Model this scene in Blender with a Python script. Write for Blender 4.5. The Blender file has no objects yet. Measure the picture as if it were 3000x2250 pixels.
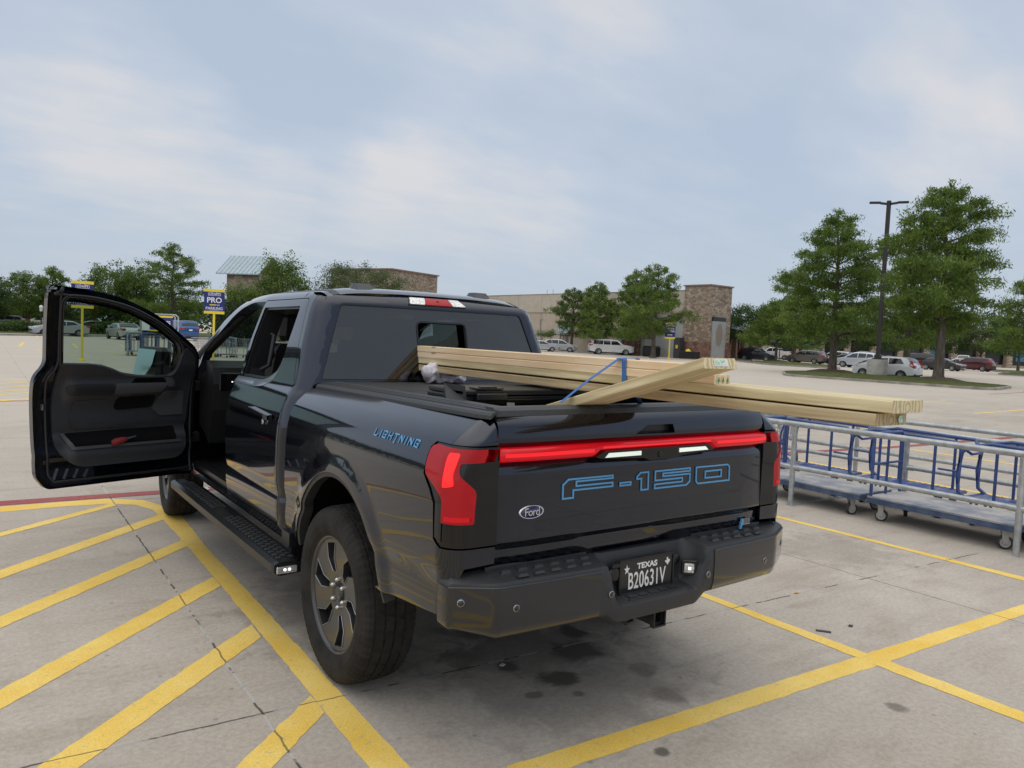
import bpy, math, random
import numpy as np
from mathutils import Vector, Matrix, noise as mnoise
from mathutils.geometry import delaunay_2d_cdt

S = bpy.context.scene
COL = S.collection
PI = math.pi
rad = math.radians

# ------------------------------------------------------------------ camera
CAM = Vector((-2.398, -3.363, 1.676))
yaw, pit, rol = rad(35.688), rad(3.507), rad(2.476)
fw = Vector((math.sin(yaw) * math.cos(pit), math.cos(yaw) * math.cos(pit), -math.sin(pit)))
r0 = Vector((math.cos(yaw), -math.sin(yaw), 0)); u0 = r0.cross(fw)
rv = math.cos(rol) * r0 + math.sin(rol) * u0
uv = -math.sin(rol) * r0 + math.cos(rol) * u0
cd = bpy.data.cameras.new('camera'); co = bpy.data.objects.new('camera', cd); COL.objects.link(co)
M = Matrix((rv, uv, -fw)).transposed().to_4x4(); M.translation = CAM
co.matrix_world = M
cd.sensor_width = 36; cd.lens = 2233.4 / 3000 * 36; cd.clip_start = 0.05; cd.clip_end = 3000
S.camera = co

# ------------------------------------------------------------------ view + world + sun
S.view_settings.view_transform = 'Standard'
S.view_settings.look = 'None'
S.view_settings.exposure = 0.2
S.view_settings.gamma = 1.0
SUN_EL, SUN_AZ = rad(50), rad(250)      # azimuth clockwise from +y
W = bpy.data.worlds.new('World'); S.world = W; W.use_nodes = True
nt = W.node_tree; nt.nodes.clear()
def N(tree, typ, **kw):
    n = tree.nodes.new(typ)
    for k, v in kw.items(): setattr(n, k, v)
    return n
def lk(tree, a, b): tree.links.new(a, b)
out = N(nt, 'ShaderNodeOutputWorld'); bg = N(nt, 'ShaderNodeBackground')
sky = N(nt, 'ShaderNodeTexSky', sky_type='NISHITA', sun_disc=False)
sky.sun_elevation = SUN_EL; sky.sun_rotation = SUN_AZ; sky.altitude = 100; sky.dust_density = 2.0; sky.ozone_density = 1.5
bg.inputs['Strength'].default_value = 0.1
# overcast layer: thin cloud with soft brighter and bluer patches, all in sky direction space
tc = N(nt, 'ShaderNodeTexCoord')
sep = N(nt, 'ShaderNodeSeparateXYZ'); lk(nt, tc.outputs['Generated'], sep.inputs[0])
def math_n(tree, op, a=None, b=None, clamp=False):
    m = N(tree, 'ShaderNodeMath', operation=op); m.use_clamp = clamp
    for i, v in enumerate((a, b)):
        if v is None: continue
        if isinstance(v, (int, float)): m.inputs[i].default_value = v
        else: lk(tree, v, m.inputs[i])
    return m.outputs[0]
zz = math_n(nt, 'MAXIMUM', sep.outputs['Z'], 0.0)
den = math_n(nt, 'ADD', zz, 0.16)
px = math_n(nt, 'DIVIDE', sep.outputs['X'], den); py = math_n(nt, 'DIVIDE', sep.outputs['Y'], den)
cmb = N(nt, 'ShaderNodeCombineXYZ'); lk(nt, px, cmb.inputs[0]); lk(nt, py, cmb.inputs[1])
mp = N(nt, 'ShaderNodeMapping'); lk(nt, cmb.outputs[0], mp.inputs[0])
mp.inputs['Rotation'].default_value = (0, 0, rad(-28)); mp.inputs['Scale'].default_value = (0.55, 1.15, 1)
mp.inputs['Location'].default_value = (0.9, 0.35, 0)
n1 = N(nt, 'ShaderNodeTexNoise'); lk(nt, mp.outputs[0], n1.inputs['Vector'])
n1.inputs['Scale'].default_value = 0.8; n1.inputs['Detail'].default_value = 6; n1.inputs['Roughness'].default_value = 0.47; n1.inputs['Distortion'].default_value = 0.25
n2 = N(nt, 'ShaderNodeTexNoise'); lk(nt, mp.outputs[0], n2.inputs['Vector'])
n2.inputs['Scale'].default_value = 4.2; n2.inputs['Detail'].default_value = 9; n2.inputs['Roughness'].default_value = 0.55
n3 = N(nt, 'ShaderNodeTexNoise'); lk(nt, tc.outputs['Generated'], n3.inputs['Vector']); n3.inputs['Scale'].default_value = 5.5; n3.inputs['Detail'].default_value = 7; n3.inputs['Roughness'].default_value = .55
jm = N(nt, 'ShaderNodeVectorMath', operation='MULTIPLY_ADD'); lk(nt, n3.outputs['Color'], jm.inputs[0]); jm.inputs[1].default_value = (.18, .18, .10); jm.inputs[2].default_value = (-.09, -.09, -.05)
ja = N(nt, 'ShaderNodeVectorMath', operation='ADD'); lk(nt, tc.outputs['Generated'], ja.inputs[0]); lk(nt, jm.outputs[0], ja.inputs[1])
jit = N(nt, 'ShaderNodeVectorMath', operation='NORMALIZE'); lk(nt, ja.outputs[0], jit.inputs[0])
def patch(d, lo, hi):
    v = N(nt, 'ShaderNodeVectorMath', operation='DOT_PRODUCT'); lk(nt, jit.outputs[0], v.inputs[0])
    v.inputs[1].default_value = Vector(d).normalized()
    m = N(nt, 'ShaderNodeMapRange', interpolation_type='SMOOTHSTEP'); lk(nt, v.outputs['Value'], m.inputs[0])
    m.inputs[1].default_value = lo; m.inputs[2].default_value = hi
    return m.outputs[0]
mixn = math_n(nt, 'ADD', math_n(nt, 'ADD', math_n(nt, 'MULTIPLY', n1.outputs['Fac'], 0.16), 0.120), math_n(nt, 'MULTIPLY', n2.outputs['Fac'], 0.37))
PATCHES = []   # (direction, cos lo, cos hi, weight)
PATCH_SRC = [((0.045,0.967,0.251),6,0.085),((0.091,0.967,0.238),6,0.085),((0.140,0.965,0.222),6,0.085),((0.197,0.960,0.201),6,0.085),
 ((0.257,0.949,0.183),6,0.085),((0.309,0.936,0.167),6,0.085),((0.360,0.916,0.177),6,0.085),((0.409,0.890,0.201),6,0.085),
 ((0.452,0.873,0.185),6,0.085),((0.491,0.849,0.194),6,0.085),((0.538,0.824,0.180),6,0.085),((0.586,0.789,0.182),6,0.085),
 ((0.635,0.755,0.167),6,0.085),((0.436,0.880,0.189),4,0.07),((0.289,0.943,0.165),4,0.04),((0.093,0.983,0.157),10,0.05),
 ((0.162,0.977,0.140),9,0.04),((0.427,0.817,0.387),8,0.065),((0.498,0.778,0.384),8,0.065),((0.562,0.743,0.364),8,0.065),
 ((0.616,0.691,0.378),8,0.065),((0.673,0.647,0.359),8,0.065),((0.811,0.504,0.298),7,0.07),((0.854,0.437,0.282),7,0.07),
 ((0.889,0.368,0.273),7,0.07),((0.887,0.400,0.231),7,0.07),((0.856,0.455,0.245),7,0.07),((0.895,0.356,0.270),3,0.1),
 ((0.864,0.484,0.141),6,0.05),((0.522,0.847,0.098),9,0.03),((0.076,0.948,0.310),7,-0.05),((0.190,0.934,0.302),8,-0.08),
 ((0.258,0.923,0.285),8,-0.07),((0.320,0.910,0.263),7,-0.08),((0.384,0.892,0.239),6,-0.07),((0.497,0.821,0.281),9,-0.08),
 ((0.598,0.762,0.249),7,-0.07),((0.724,0.647,0.240),9,-0.08),((0.765,0.580,0.279),8,-0.04),((0.815,0.546,0.195),7,-0.07),
 ((0.869,0.462,0.176),6,-0.06),((0.845,0.413,0.341),8,-0.05),((0.338,0.874,0.349),9,-0.05)]
acc = mixn
for d, r_, w in PATCH_SRC:
    pt = patch(d, math.cos(rad(r_ * 1.15)), 1.0)
    acc = math_n(nt, 'ADD', acc, math_n(nt, 'MULTIPLY', pt, w * .82))
cr = N(nt, 'ShaderNodeValToRGB'); lk(nt, acc, cr.inputs[0])
e = cr.color_ramp.elements
e[0].position = 0.28; e[0].color = (4.2, 4.95, 6.05, 1)
e[1].position = 0.64; e[1].color = (6.45, 6.38, 6.5, 1)
m_ = cr.color_ramp.elements.new(0.43); m_.color = (4.75, 5.4, 6.35, 1)
# horizon haze colour
hz = N(nt, 'ShaderNodeMapRange', interpolation_type='SMOOTHSTEP'); lk(nt, sep.outputs['Z'], hz.inputs[0])
hz.inputs[1].default_value = 0.0; hz.inputs[2].default_value = 0.24; hz.inputs[3].default_value = 0.75; hz.inputs[4].default_value = 0.0
mh = N(nt, 'ShaderNodeMixRGB'); lk(nt, hz.outputs[0], mh.inputs[0]); lk(nt, cr.outputs[0], mh.inputs[1]); mh.inputs[2].default_value = (4.45, 5.1, 5.85, 1)
ms = N(nt, 'ShaderNodeMixRGB'); ms.inputs[0].default_value = 0.92; lk(nt, sky.outputs[0], ms.inputs[1]); lk(nt, mh.outputs[0], ms.inputs[2])
zb_ = N(nt, 'ShaderNodeMapRange', interpolation_type='SMOOTHSTEP'); lk(nt, sep.outputs['Z'], zb_.inputs[0])
zb_.inputs[1].default_value = 0.52; zb_.inputs[2].default_value = 0.95; zb_.inputs[3].default_value = 0.0; zb_.inputs[4].default_value = 1.0
mz = N(nt, 'ShaderNodeMixRGB'); lk(nt, zb_.outputs[0], mz.inputs[0]); lk(nt, ms.outputs[0], mz.inputs[1]); mz.inputs[2].default_value = (12.2, 11.9, 11.3, 1)
lk(nt, mz.outputs[0], bg.inputs[0]); lk(nt, bg.outputs[0], out.inputs[0])

sl = bpy.data.lights.new('sun', 'SUN'); so = bpy.data.objects.new('sun', sl); COL.objects.link(so)
sl.energy = 0.7; sl.angle = rad(120); sl.color = (1, .92, .80)
sd = Vector((math.sin(SUN_AZ) * math.cos(SUN_EL), math.cos(SUN_AZ) * math.cos(SUN_EL), math.sin(SUN_EL)))
so.rotation_euler = sd.to_track_quat('Z', 'Y').to_euler(); so.location = (0, 0, 30)

# ------------------------------------------------------------------ generic helpers
def tag(o, label=None, cat=None, group=None, kind=None):
    if label: o['label'] = label
    if cat: o['category'] = cat
    if group: o['group'] = group
    if kind: o['kind'] = kind
    return o
def empty(name, loc=(0, 0, 0), rz=0, label=None, cat=None, group=None):
    o = bpy.data.objects.new(name, None); o.empty_display_size = .2; COL.objects.link(o)
    o.location = loc; o.rotation_euler = (0, 0, rz)
    return tag(o, label, cat, group)
def copy_tree(o, parent=None):
    c = o.copy(); COL.objects.link(c); c.parent = parent
    for ch in list(o.children): copy_tree(ch, c)
    return c
def mk(name, V, F, mat, parent=None, smooth=False, norms=None):
    me = bpy.data.meshes.new(name)
    me.from_pydata([tuple(v) for v in V], [], [tuple(int(i) for i in f) for f in F])
    mats = mat if isinstance(mat, (list, tuple)) else [mat]
    for m in mats: me.materials.append(m)
    if smooth: me.polygons.foreach_set('use_smooth', [True] * len(me.polygons))
    if norms is not None:
        me.normals_split_custom_set_from_vertices([tuple(n) for n in norms])
    me.update()
    o = bpy.data.objects.new(name, me); COL.objects.link(o)
    if parent is not None: o.parent = parent
    return o
class MB:
    """collects boxes, bars, tubes, prisms, lathes; build() links them as one mesh"""
    def __init__(s): s.V = []; s.F = []; s.S = []; s.MI = []
    def add(s, V, F, smooth=False, mi=0):
        n = len(s.V); s.V += [tuple(v) for v in V]; s.F += [tuple(i + n for i in f) for f in F]
        s.S += [smooth] * len(F); s.MI += [mi] * len(F); return s
    def box(s, a, b, mi=0, bev=0):
        (x0, y0, z0), (x1, y1, z1) = a, b
        if x0 > x1: x0, x1 = x1, x0
        if y0 > y1: y0, y1 = y1, y0
        if z0 > z1: z0, z1 = z1, z0
        if bev > 0:
            return s.prism([(x0 + bev, y0), (x1 - bev, y0), (x1, y0 + bev), (x1, y1 - bev), (x1 - bev, y1), (x0 + bev, y1), (x0, y1 - bev), (x0, y0 + bev)], z0, z1, mi, bev)
        V = [(x0, y0, z0), (x1, y0, z0), (x1, y1, z0), (x0, y1, z0), (x0, y0, z1), (x1, y0, z1), (x1, y1, z1), (x0, y1, z1)]
        return s.add(V, [(0, 3, 2, 1), (4, 5, 6, 7), (0, 1, 5, 4), (1, 2, 6, 5), (2, 3, 7, 6), (3, 0, 4, 7)], False, mi)
    def prism(s, P, z0, z1, mi=0, bev=0):
        n = len(P); c = Vector((sum(p[0] for p in P) / n, sum(p[1] for p in P) / n))
        if bev:
            Q = [(c.x + (p[0] - c.x) * max(0, 1 - bev / max(1e-6, abs(p[0] - c.x) + 1e-6) ) if False else p[0] + (bev * .7 if p[0] < c.x else -bev * .7), p[1] + (bev * .7 if p[1] < c.y else -bev * .7)) for p in P]
            rings = [(Q, z0), (P, z0 + bev), (P, z1 - bev), (Q, z1)]
        else: rings = [(P, z0), (P, z1)]
        V = [(p[0], p[1], z) for R, z in rings for p in R]
        F = [tuple(reversed(range(n)))]
        for k in range(len(rings) - 1):
            for i in range(n):
                j = (i + 1) % n; F.append((k * n + i, k * n + j, (k + 1) * n + j, (k + 1) * n + i))
        F.append(tuple(range((len(rings) - 1) * n, len(rings) * n)))
        return s.add(V, F, False, mi)
    def xf(s, fn, start):
        for i in range(start, len(s.V)): s.V[i] = tuple(fn(Vector(s.V[i])))
        return s
    def tube(s, pts, r, seg=10, mi=0, cap=True, rads=None):
        pts = [Vector(p) for p in pts]; n = len(pts); V = []; F = []
        T = [(pts[min(i + 1, n - 1)] - pts[max(i - 1, 0)]).normalized() for i in range(n)]
        up = Vector((0, 0, 1)) if abs(T[0].z) < .9 else Vector((1, 0, 0))
        a = T[0].cross(up).normalized()
        for i in range(n):
            a = (a - T[i] * a.dot(T[i])).normalized(); b = T[i].cross(a)
            rr = rads[i] if rads else r
            for k in range(seg):
                t = 2 * PI * k / seg; V.append(pts[i] + (a * math.cos(t) + b * math.sin(t)) * rr)
        for i in range(n - 1):
            for k in range(seg):
                k2 = (k + 1) % seg; F.append((i * seg + k, i * seg + k2, (i + 1) * seg + k2, (i + 1) * seg + k))
        s.add(V, F, True, mi)
        if cap:
            s.add(V[:seg], [tuple(reversed(range(seg)))], False, mi); s.add(V[-seg:], [tuple(range(seg))], False, mi)
        return s
    def bar(s, p, q, w, h, mi=0, up=(0, 0, 1)):
        p = Vector(p); q = Vector(q); t = (q - p).normalized(); up = Vector(up)
        if abs(t.dot(up)) > .95: up = Vector((1, 0, 0))
        a = t.cross(up).normalized() * w / 2; b = a.cross(t).normalized() * h / 2
        V = [p - a - b, p + a - b, p + a + b, p - a + b, q - a - b, q + a - b, q + a + b, q - a + b]
        return s.add(V, [(0, 1, 2, 3), (7, 6, 5, 4), (0, 4, 5, 1), (1, 5, 6, 2), (2, 6, 7, 3), (3, 7, 4, 0)], False, mi)
    def lathe(s, prof, c, axis='x', seg=32, mi=0, closed=False, smooth=True, radfn=None):
        """prof: list of (offset along axis, radius)"""
        V = []; F = []; n = len(prof); c = Vector(c)
        for k in range(seg):
            t = 2 * PI * k / seg; cs, sn = math.cos(t), math.sin(t)
            for j, (h, r) in enumerate(prof):
                if radfn: r = radfn(j, k, r)
                V.append(c + (Vector((h, r * cs, r * sn)) if axis == 'x' else Vector((r * cs, h, r * sn)) if axis == 'y' else Vector((r * cs, r * sn, h))))
        for k in range(seg):
            k2 = (k + 1) % seg
            for j in range(n - 1 if not closed else n):
                j2 = (j + 1) % n; F.append((k * n + j, k * n + j2, k2 * n + j2, k2 * n + j))
        return s.add(V, F, smooth, mi)
    def build(s, name, mat, parent=None):
        o = mk(name, s.V, s.F, mat, parent)
        o.data.polygons.foreach_set('use_smooth', s.S); o.data.polygons.foreach_set('material_index', s.MI)
        return o
def fix_normals(o):
    import bmesh
    bm = bmesh.new(); bm.from_mesh(o.data); bmesh.ops.recalc_face_normals(bm, faces=bm.faces); bm.to_mesh(o.data); bm.free(); return o

# ------------------------------------------------------------------ materials
def mat(name, col=(.5, .5, .5), rough=.5, metal=0, coat=0, spec=.5, emit=None, es=0, coat_r=.03, alpha=None):
    m = bpy.data.materials.new(name); m.use_nodes = True
    b = m.node_tree.nodes['Principled BSDF']
    b.inputs['Base Color'].default_value = (*col, 1); b.inputs['Roughness'].default_value = rough
    b.inputs['Metallic'].default_value = metal; b.inputs['Coat Weight'].default_value = coat
    b.inputs['Coat Roughness'].default_value = coat_r; b.inputs['Specular IOR Level'].default_value = spec
    if emit: b.inputs['Emission Color'].default_value = (*emit, 1); b.inputs['Emission Strength'].default_value = es
    return m
def noisy(m, c1, c2, scale=5, detail=6, rough=.6, lo=.35, hi=.65, bump=0, bscale=None, stretch=None, coord='Object', rr=None):
    t = m.node_tree; b = t.nodes['Principled BSDF']
    tc = N(t, 'ShaderNodeTexCoord'); v = tc.outputs[coord]
    if stretch:
        mp = N(t, 'ShaderNodeMapping'); lk(t, v, mp.inputs[0]); mp.inputs['Scale'].default_value = stretch; v = mp.outputs[0]
    n = N(t, 'ShaderNodeTexNoise'); lk(t, v, n.inputs['Vector']); n.inputs['Scale'].default_value = scale
    n.inputs['Detail'].default_value = detail; n.inputs['Roughness'].default_value = rough
    r = N(t, 'ShaderNodeValToRGB'); lk(t, n.outputs['Fac'], r.inputs[0])
    r.color_ramp.elements[0].position = lo; r.color_ramp.elements[0].color = (*c1, 1)
    r.color_ramp.elements[1].position = hi; r.color_ramp.elements[1].color = (*c2, 1)
    lk(t, r.outputs[0], b.inputs['Base Color'])
    if rr:
        q = N(t, 'ShaderNodeMapRange'); lk(t, n.outputs['Fac'], q.inputs[0]); q.inputs[3].default_value = rr[0]; q.inputs[4].default_value = rr[1]; lk(t, q.outputs[0], b.inputs['Roughness'])
    if bump:
        n3 = N(t, 'ShaderNodeTexNoise'); lk(t, v, n3.inputs['Vector']); n3.inputs['Scale'].default_value = bscale or scale * 4; n3.inputs['Detail'].default_value = 8
        bp = N(t, 'ShaderNodeBump'); bp.inputs['Strength'].default_value = bump; bp.inputs['Distance'].default_value = .01
        lk(t, n3.outputs['Fac'], bp.inputs['Height']); lk(t, bp.outputs[0], b.inputs['Normal'])
    return m
def glass(name, tint, rough=.0, ior=1.5, refl=1.0, gain=1.5):
    m = bpy.data.materials.new(name); m.use_nodes = True; t = m.node_tree; t.nodes.clear()
    o = N(t, 'ShaderNodeOutputMaterial'); mx = N(t, 'ShaderNodeMixShader'); tr = N(t, 'ShaderNodeBsdfTransparent'); gl = N(t, 'ShaderNodeBsdfGlossy')
    fr = N(t, 'ShaderNodeFresnel'); fr.inputs[0].default_value = ior
    tr.inputs[0].default_value = (*tint, 1); gl.inputs['Roughness'].default_value = rough; gl.inputs[0].default_value = (refl, refl, refl, 1)
    f = math_n(t, 'ADD', math_n(t, 'MULTIPLY', fr.outputs[0], gain), .0, True)
    lk(t, f, mx.inputs[0]); lk(t, tr.outputs[0], mx.inputs[1]); lk(t, gl.outputs[0], mx.inputs[2]); lk(t, mx.outputs[0], o.inputs[0])
    return m
Mt = {}
Mt['paint'] = mat('truck_paint', (.011, .0155, .030), .15, .85, 1.0, .5, coat_r=.01)
Mt['plastic'] = noisy(mat('black_plastic', (.018, .019, .021), .46, spec=.5), (.022, .023, .026), (.036, .038, .042), 260, 2, bump=.12, bscale=900)
Mt['plastic2'] = mat('smooth_black_plastic', (.012, .013, .015), .32, spec=.45)
Mt['gloss_black'] = mat('gloss_black', (.004, .004, .005), .10, coat=.25, spec=.35)
Mt['bumper'] = mat('bumper_paint', (.013, .015, .021), .3, .5, 1.0, coat_r=.05)
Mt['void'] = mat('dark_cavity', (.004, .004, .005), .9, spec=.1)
Mt['trim_in'] = noisy(mat('interior_trim', (.02, .022, .027), .5, spec=.45), (.017, .019, .025), (.026, .029, .036), 120, 2, bump=.08, bscale=700)
Mt['trim_in2'] = mat('interior_dark', (.009, .010, .012), .5, spec=.35)
Mt['trim_grey'] = mat('interior_grey', (.045, .047, .053), .45)
Mt['seat'] = mat('seat_leather', (.016, .017, .02), .5, spec=.4)
Mt['rubber'] = noisy(mat('tyre_rubber', (.03, .028, .027), .85, spec=.25), (.014, .013, .013), (.030, .027, .025), 9, 5, bump=.1, bscale=90)
Mt['rim'] = mat('wheel_alloy_dark', (.058, .059, .062), .28, .45, .35)
Mt['rim_cut'] = mat('wheel_machined', (.42, .44, .48), .3, .9)
Mt['chrome'] = mat('chrome', (.75, .76, .78), .12, 1)
Mt['satin'] = mat('satin_metal', (.5, .52, .56), .28, 1)
Mt['lug'] = mat('lug_nut', (.6, .57, .53), .2, 1)
Mt['gl_tint'] = glass('tinted_glass', (.09, .10, .10), .015, 1.55, gain=2.0)
Mt['gl_clear'] = glass('window_glass', (.40, .50, .45), .0, 1.45)
Mt['gl_side'] = glass('side_glass', (.30, .36, .33), .0, 1.45)
Mt['mirror'] = mat('mirror_glass', (.62, .78, .74), .02, 1)
def lamp_mat(name, dark, bright, es):
    m = mat(name, dark, .12, 0, 1, emit=bright, es=es); return m
Mt['red_lens'] = mat('red_lens', (.22, .0005, .004), .3, 0, .35, .2, emit=(1, .004, .016), es=.13)
Mt['red_bar'] = mat('red_light_bar', (.30, .0005, .004), .3, 0, .4, .2, emit=(1, .004, .018), es=.26)
def lens_ribs(m, es, sc=70):
    t = m.node_tree; b = t.nodes['Principled BSDF']; tc = N(t, 'ShaderNodeTexCoord'); w = N(t, 'ShaderNodeTexWave', wave_type='BANDS', bands_direction='Z'); lk(t, tc.outputs['Object'], w.inputs[0]); w.inputs['Scale'].default_value = sc
    n = N(t, 'ShaderNodeTexNoise'); lk(t, tc.outputs['Object'], n.inputs['Vector']); n.inputs['Scale'].default_value = 9
    f = math_n(t, 'MULTIPLY', math_n(t, 'ADD', math_n(t, 'MULTIPLY', w.outputs['Fac'], .7), .5), math_n(t, 'ADD', math_n(t, 'MULTIPLY', n.outputs['Fac'], 1.2), .35)); lk(t, math_n(t, 'MULTIPLY', f, es), b.inputs['Emission Strength'])
    bp = N(t, 'ShaderNodeBump'); bp.inputs['Strength'].default_value = .25; bp.inputs['Distance'].default_value = .002; lk(t, w.outputs['Fac'], bp.inputs['Height']); lk(t, bp.outputs[0], b.inputs['Normal'])
lens_ribs(Mt['red_lens'], .14)
Mt['red_lit'] = mat('red_lamp_lit', (.7, .003, .005), .4, 0, .2, emit=(1, .008, .008), es=1.0)
Mt['red_strip'] = mat('red_light_strip', (.5, .002, .006), .3, 0, .3, emit=(1, .006, .02), es=.58)
Mt['white_lit'] = mat('white_lamp_lit', (.8, .85, .8), .2, 0, 1, emit=(.85, 1, .88), es=.42)
Mt['clear_lens'] = noisy(mat('clear_lens', (.6, .6, .62), .12, .5, 1), (.42, .42, .44), (.9, .9, .9), 90, 2)
Mt['bulb'] = mat('bulb_lit', (1, 1, 1), .3, emit=(1, .98, .92), es=1.1)
Mt['blue_edge'] = mat('blue_lettering', (.09, .33, .62), .35, .0, .2)
Mt['blue_in'] = mat('letter_recess', (.004, .005, .008), .25, 0, .5)
Mt['badge_blue'] = mat('badge_blue', (.006, .016, .10), .3, 0, .5)
Mt['white'] = mat('white_paint', (.78, .78, .76), .5)
Mt['plate_black'] = mat('plate_black', (.008, .008, .009), .35, coat=.3)
Mt['tonneau'] = noisy(mat('tonneau_vinyl', (.022, .023, .025), .62, spec=.35), (.018, .019, .021), (.030, .031, .033), 30, 6, bump=.15, bscale=500)

# ------------------------------------------------------------------ smooth profiles and CDT panels
class Prof:
    def __init__(s, pts, sig=.012):
        pts = sorted(pts); a = np.array(pts, float); lo, hi = a[0, 0] - .3, a[-1, 0] + .3
        s.t = np.arange(lo, hi, .002)
        # linear extrapolation at both ends
        v = np.interp(s.t, a[:, 0], a[:, 1])
        k0 = (a[1, 1] - a[0, 1]) / (a[1, 0] - a[0, 0]); k1 = (a[-1, 1] - a[-2, 1]) / (a[-1, 0] - a[-2, 0])
        v = np.where(s.t < a[0, 0], a[0, 1] + k0 * (s.t - a[0, 0]), v); v = np.where(s.t > a[-1, 0], a[-1, 1] + k1 * (s.t - a[-1, 0]), v)
        w = int(3 * sig / .002) + 1; k = np.exp(-.5 * (np.arange(-w, w + 1) * .002 / sig) ** 2); k /= k.sum()
        vp = np.concatenate([v[0] + (v[1] - v[0]) * np.arange(-w, 0), v, v[-1] + (v[-1] - v[-2]) * np.arange(1, w + 1)])
        s.v = np.convolve(vp, k, 'valid')
    def __call__(s, x): return np.interp(x, s.t, s.v)
def dens(P, h):
    R = []
    for i in range(len(P)):
        a = np.array(P[i], float); b = np.array(P[(i + 1) % len(P)], float); n = max(1, int(math.ceil(np.linalg.norm(b - a) / h)))
        for k in range(n): R.append(tuple(a + (b - a) * k / n))
    return R
def rnd(P, r, seg=5):
    """round the corners of a polygon; r a number or per-vertex list"""
    R = []; n = len(P)
    for i in range(n):
        ri = r[i] if isinstance(r, (list, tuple)) else r
        p = Vector(P[i]); a = Vector(P[i - 1]) - p; b = Vector(P[(i + 1) % n]) - p
        d = min(ri, a.length * .45, b.length * .45)
        if d < 1e-4: R.append(tuple(p)); continue
        A = p + a.normalized() * d; B = p + b.normalized() * d
        for k in range(seg + 1):
            t = k / seg; R.append(tuple((1 - t) ** 2 * A + 2 * t * (1 - t) * p + t * t * B))
    return R
def inside(P, X, Y):
    P = np.array(P); r = np.zeros(len(X), bool); n = len(P); j = n - 1
    for i in range(n):
        xi, yi = P[i]; xj, yj = P[j]
        c = ((yi > Y) != (yj > Y)) & (X < (xj - xi) * (Y - yi) / (yj - yi + 1e-15) + xi); r ^= c; j = i
    return r
def tri2d(outline, holes, h):
    loops = [dens(outline, h)] + [dens(q, h) for q in holes]
    V = []; E = []
    for L in loops:
        b = len(V); V += L; E += [(b + i, b + (i + 1) % len(L)) for i in range(len(L))]
    B = np.array(V); x0, y0 = B.min(0); x1, y1 = B.max(0)
    gx, gy = np.meshgrid(np.arange(x0 + h / 2, x1, h), np.arange(y0 + h / 2, y1, h)); gx = gx.ravel(); gy = gy.ravel()
    k = inside(loops[0], gx, gy)
    for L in loops[1:]: k &= ~inside(L, gx, gy)
    gx = gx[k]; gy = gy[k]
    if len(gx):
        ok = np.ones(len(gx), bool)
        for s_ in range(0, len(B), 200):
            d = np.hypot(gx[:, None] - B[None, s_:s_ + 200, 0], gy[:, None] - B[None, s_:s_ + 200, 1]).min(1); ok &= d > h * .45
        V = V + list(zip(gx[ok], gy[ok]))
    r = delaunay_2d_cdt([Vector(v) for v in V], E, [], 0, 1e-6)
    P = np.array([tuple(v) for v in r[0]]); T = np.array([f for f in r[2] if len(f) == 3])
    c = P[T].mean(1); k = inside(loops[0], c[:, 0], c[:, 1])
    for L in loops[1:]: k &= ~inside(L, c[:, 0], c[:, 1])
    return P, T[k]
def panel(name, outline, f, m, parent=None, holes=(), h=.05, thick=.012, off=0, outv=None, smooth=True, mirror=False, both=False):
    """triangulated sheet over a 2-D outline mapped by f(u,v)->(x,y,z) arrays, exact normals, turned edge of depth 'thick'"""
    P, T = tri2d(outline, list(holes), h)
    u, v = P[:, 0], P[:, 1]; e_ = .0015
    X = np.stack(f(u, v), 1); du = np.stack(f(u + e_, v), 1) - np.stack(f(u - e_, v), 1); dv = np.stack(f(u, v + e_), 1) - np.stack(f(u, v - e_), 1)
    Nn = np.cross(du, dv); Nn /= np.linalg.norm(Nn, axis=1)[:, None] + 1e-12
    fn = np.cross(X[T[:, 1]] - X[T[:, 0]], X[T[:, 2]] - X[T[:, 0]])
    if outv is not None and (Nn @ np.array(outv)).mean() < 0: Nn = -Nn
    flip = (fn * Nn[T[:, 0]]).sum(1) < 0
    T[flip] = T[flip][:, ::-1]
    X = X + Nn * off
    V = X; F = [tuple(t) for t in T]; NN = Nn
    if thick:
        from collections import Counter
        ed = Counter()
        for t in T:
            for a, b in ((t[0], t[1]), (t[1], t[2]), (t[2], t[0])): ed[(min(a, b), max(a, b))] += 1
        be = [(a, b) for t in T for a, b in ((t[0], t[1]), (t[1], t[2]), (t[2], t[0])) if ed[(min(a, b), max(a, b))] == 1]
        n0 = len(V); ids = {}; ex = []; en = []
        for a, b in be:
            tang = X[b] - X[a]; sn = np.cross(tang, Nn[a]); sn /= np.linalg.norm(sn) + 1e-12
            i = n0 + len(ex); r_ = .0035
            ex += [X[a], X[b], X[b] - Nn[b] * thick, X[a] - Nn[a] * thick]; en += [sn, sn, sn, sn]
            F.append((i, i + 3, i + 2, i + 1))
        V = np.concatenate([V, np.array(ex)]); NN = np.concatenate([NN, np.array(en)])
    if both:
        nb = len(V); V = np.concatenate([V, X - Nn * thick]); NN = np.concatenate([NN, -Nn]); F += [tuple(int(i) + nb for i in t[::-1]) for t in T]
    if mirror:
        V = V * np.array([-1, 1, 1]); NN = NN * np.array([-1, 1, 1]); F = [tuple(reversed(q)) for q in F]
    return mk(name, V, F, m, parent, smooth, NN if smooth else None)
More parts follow.
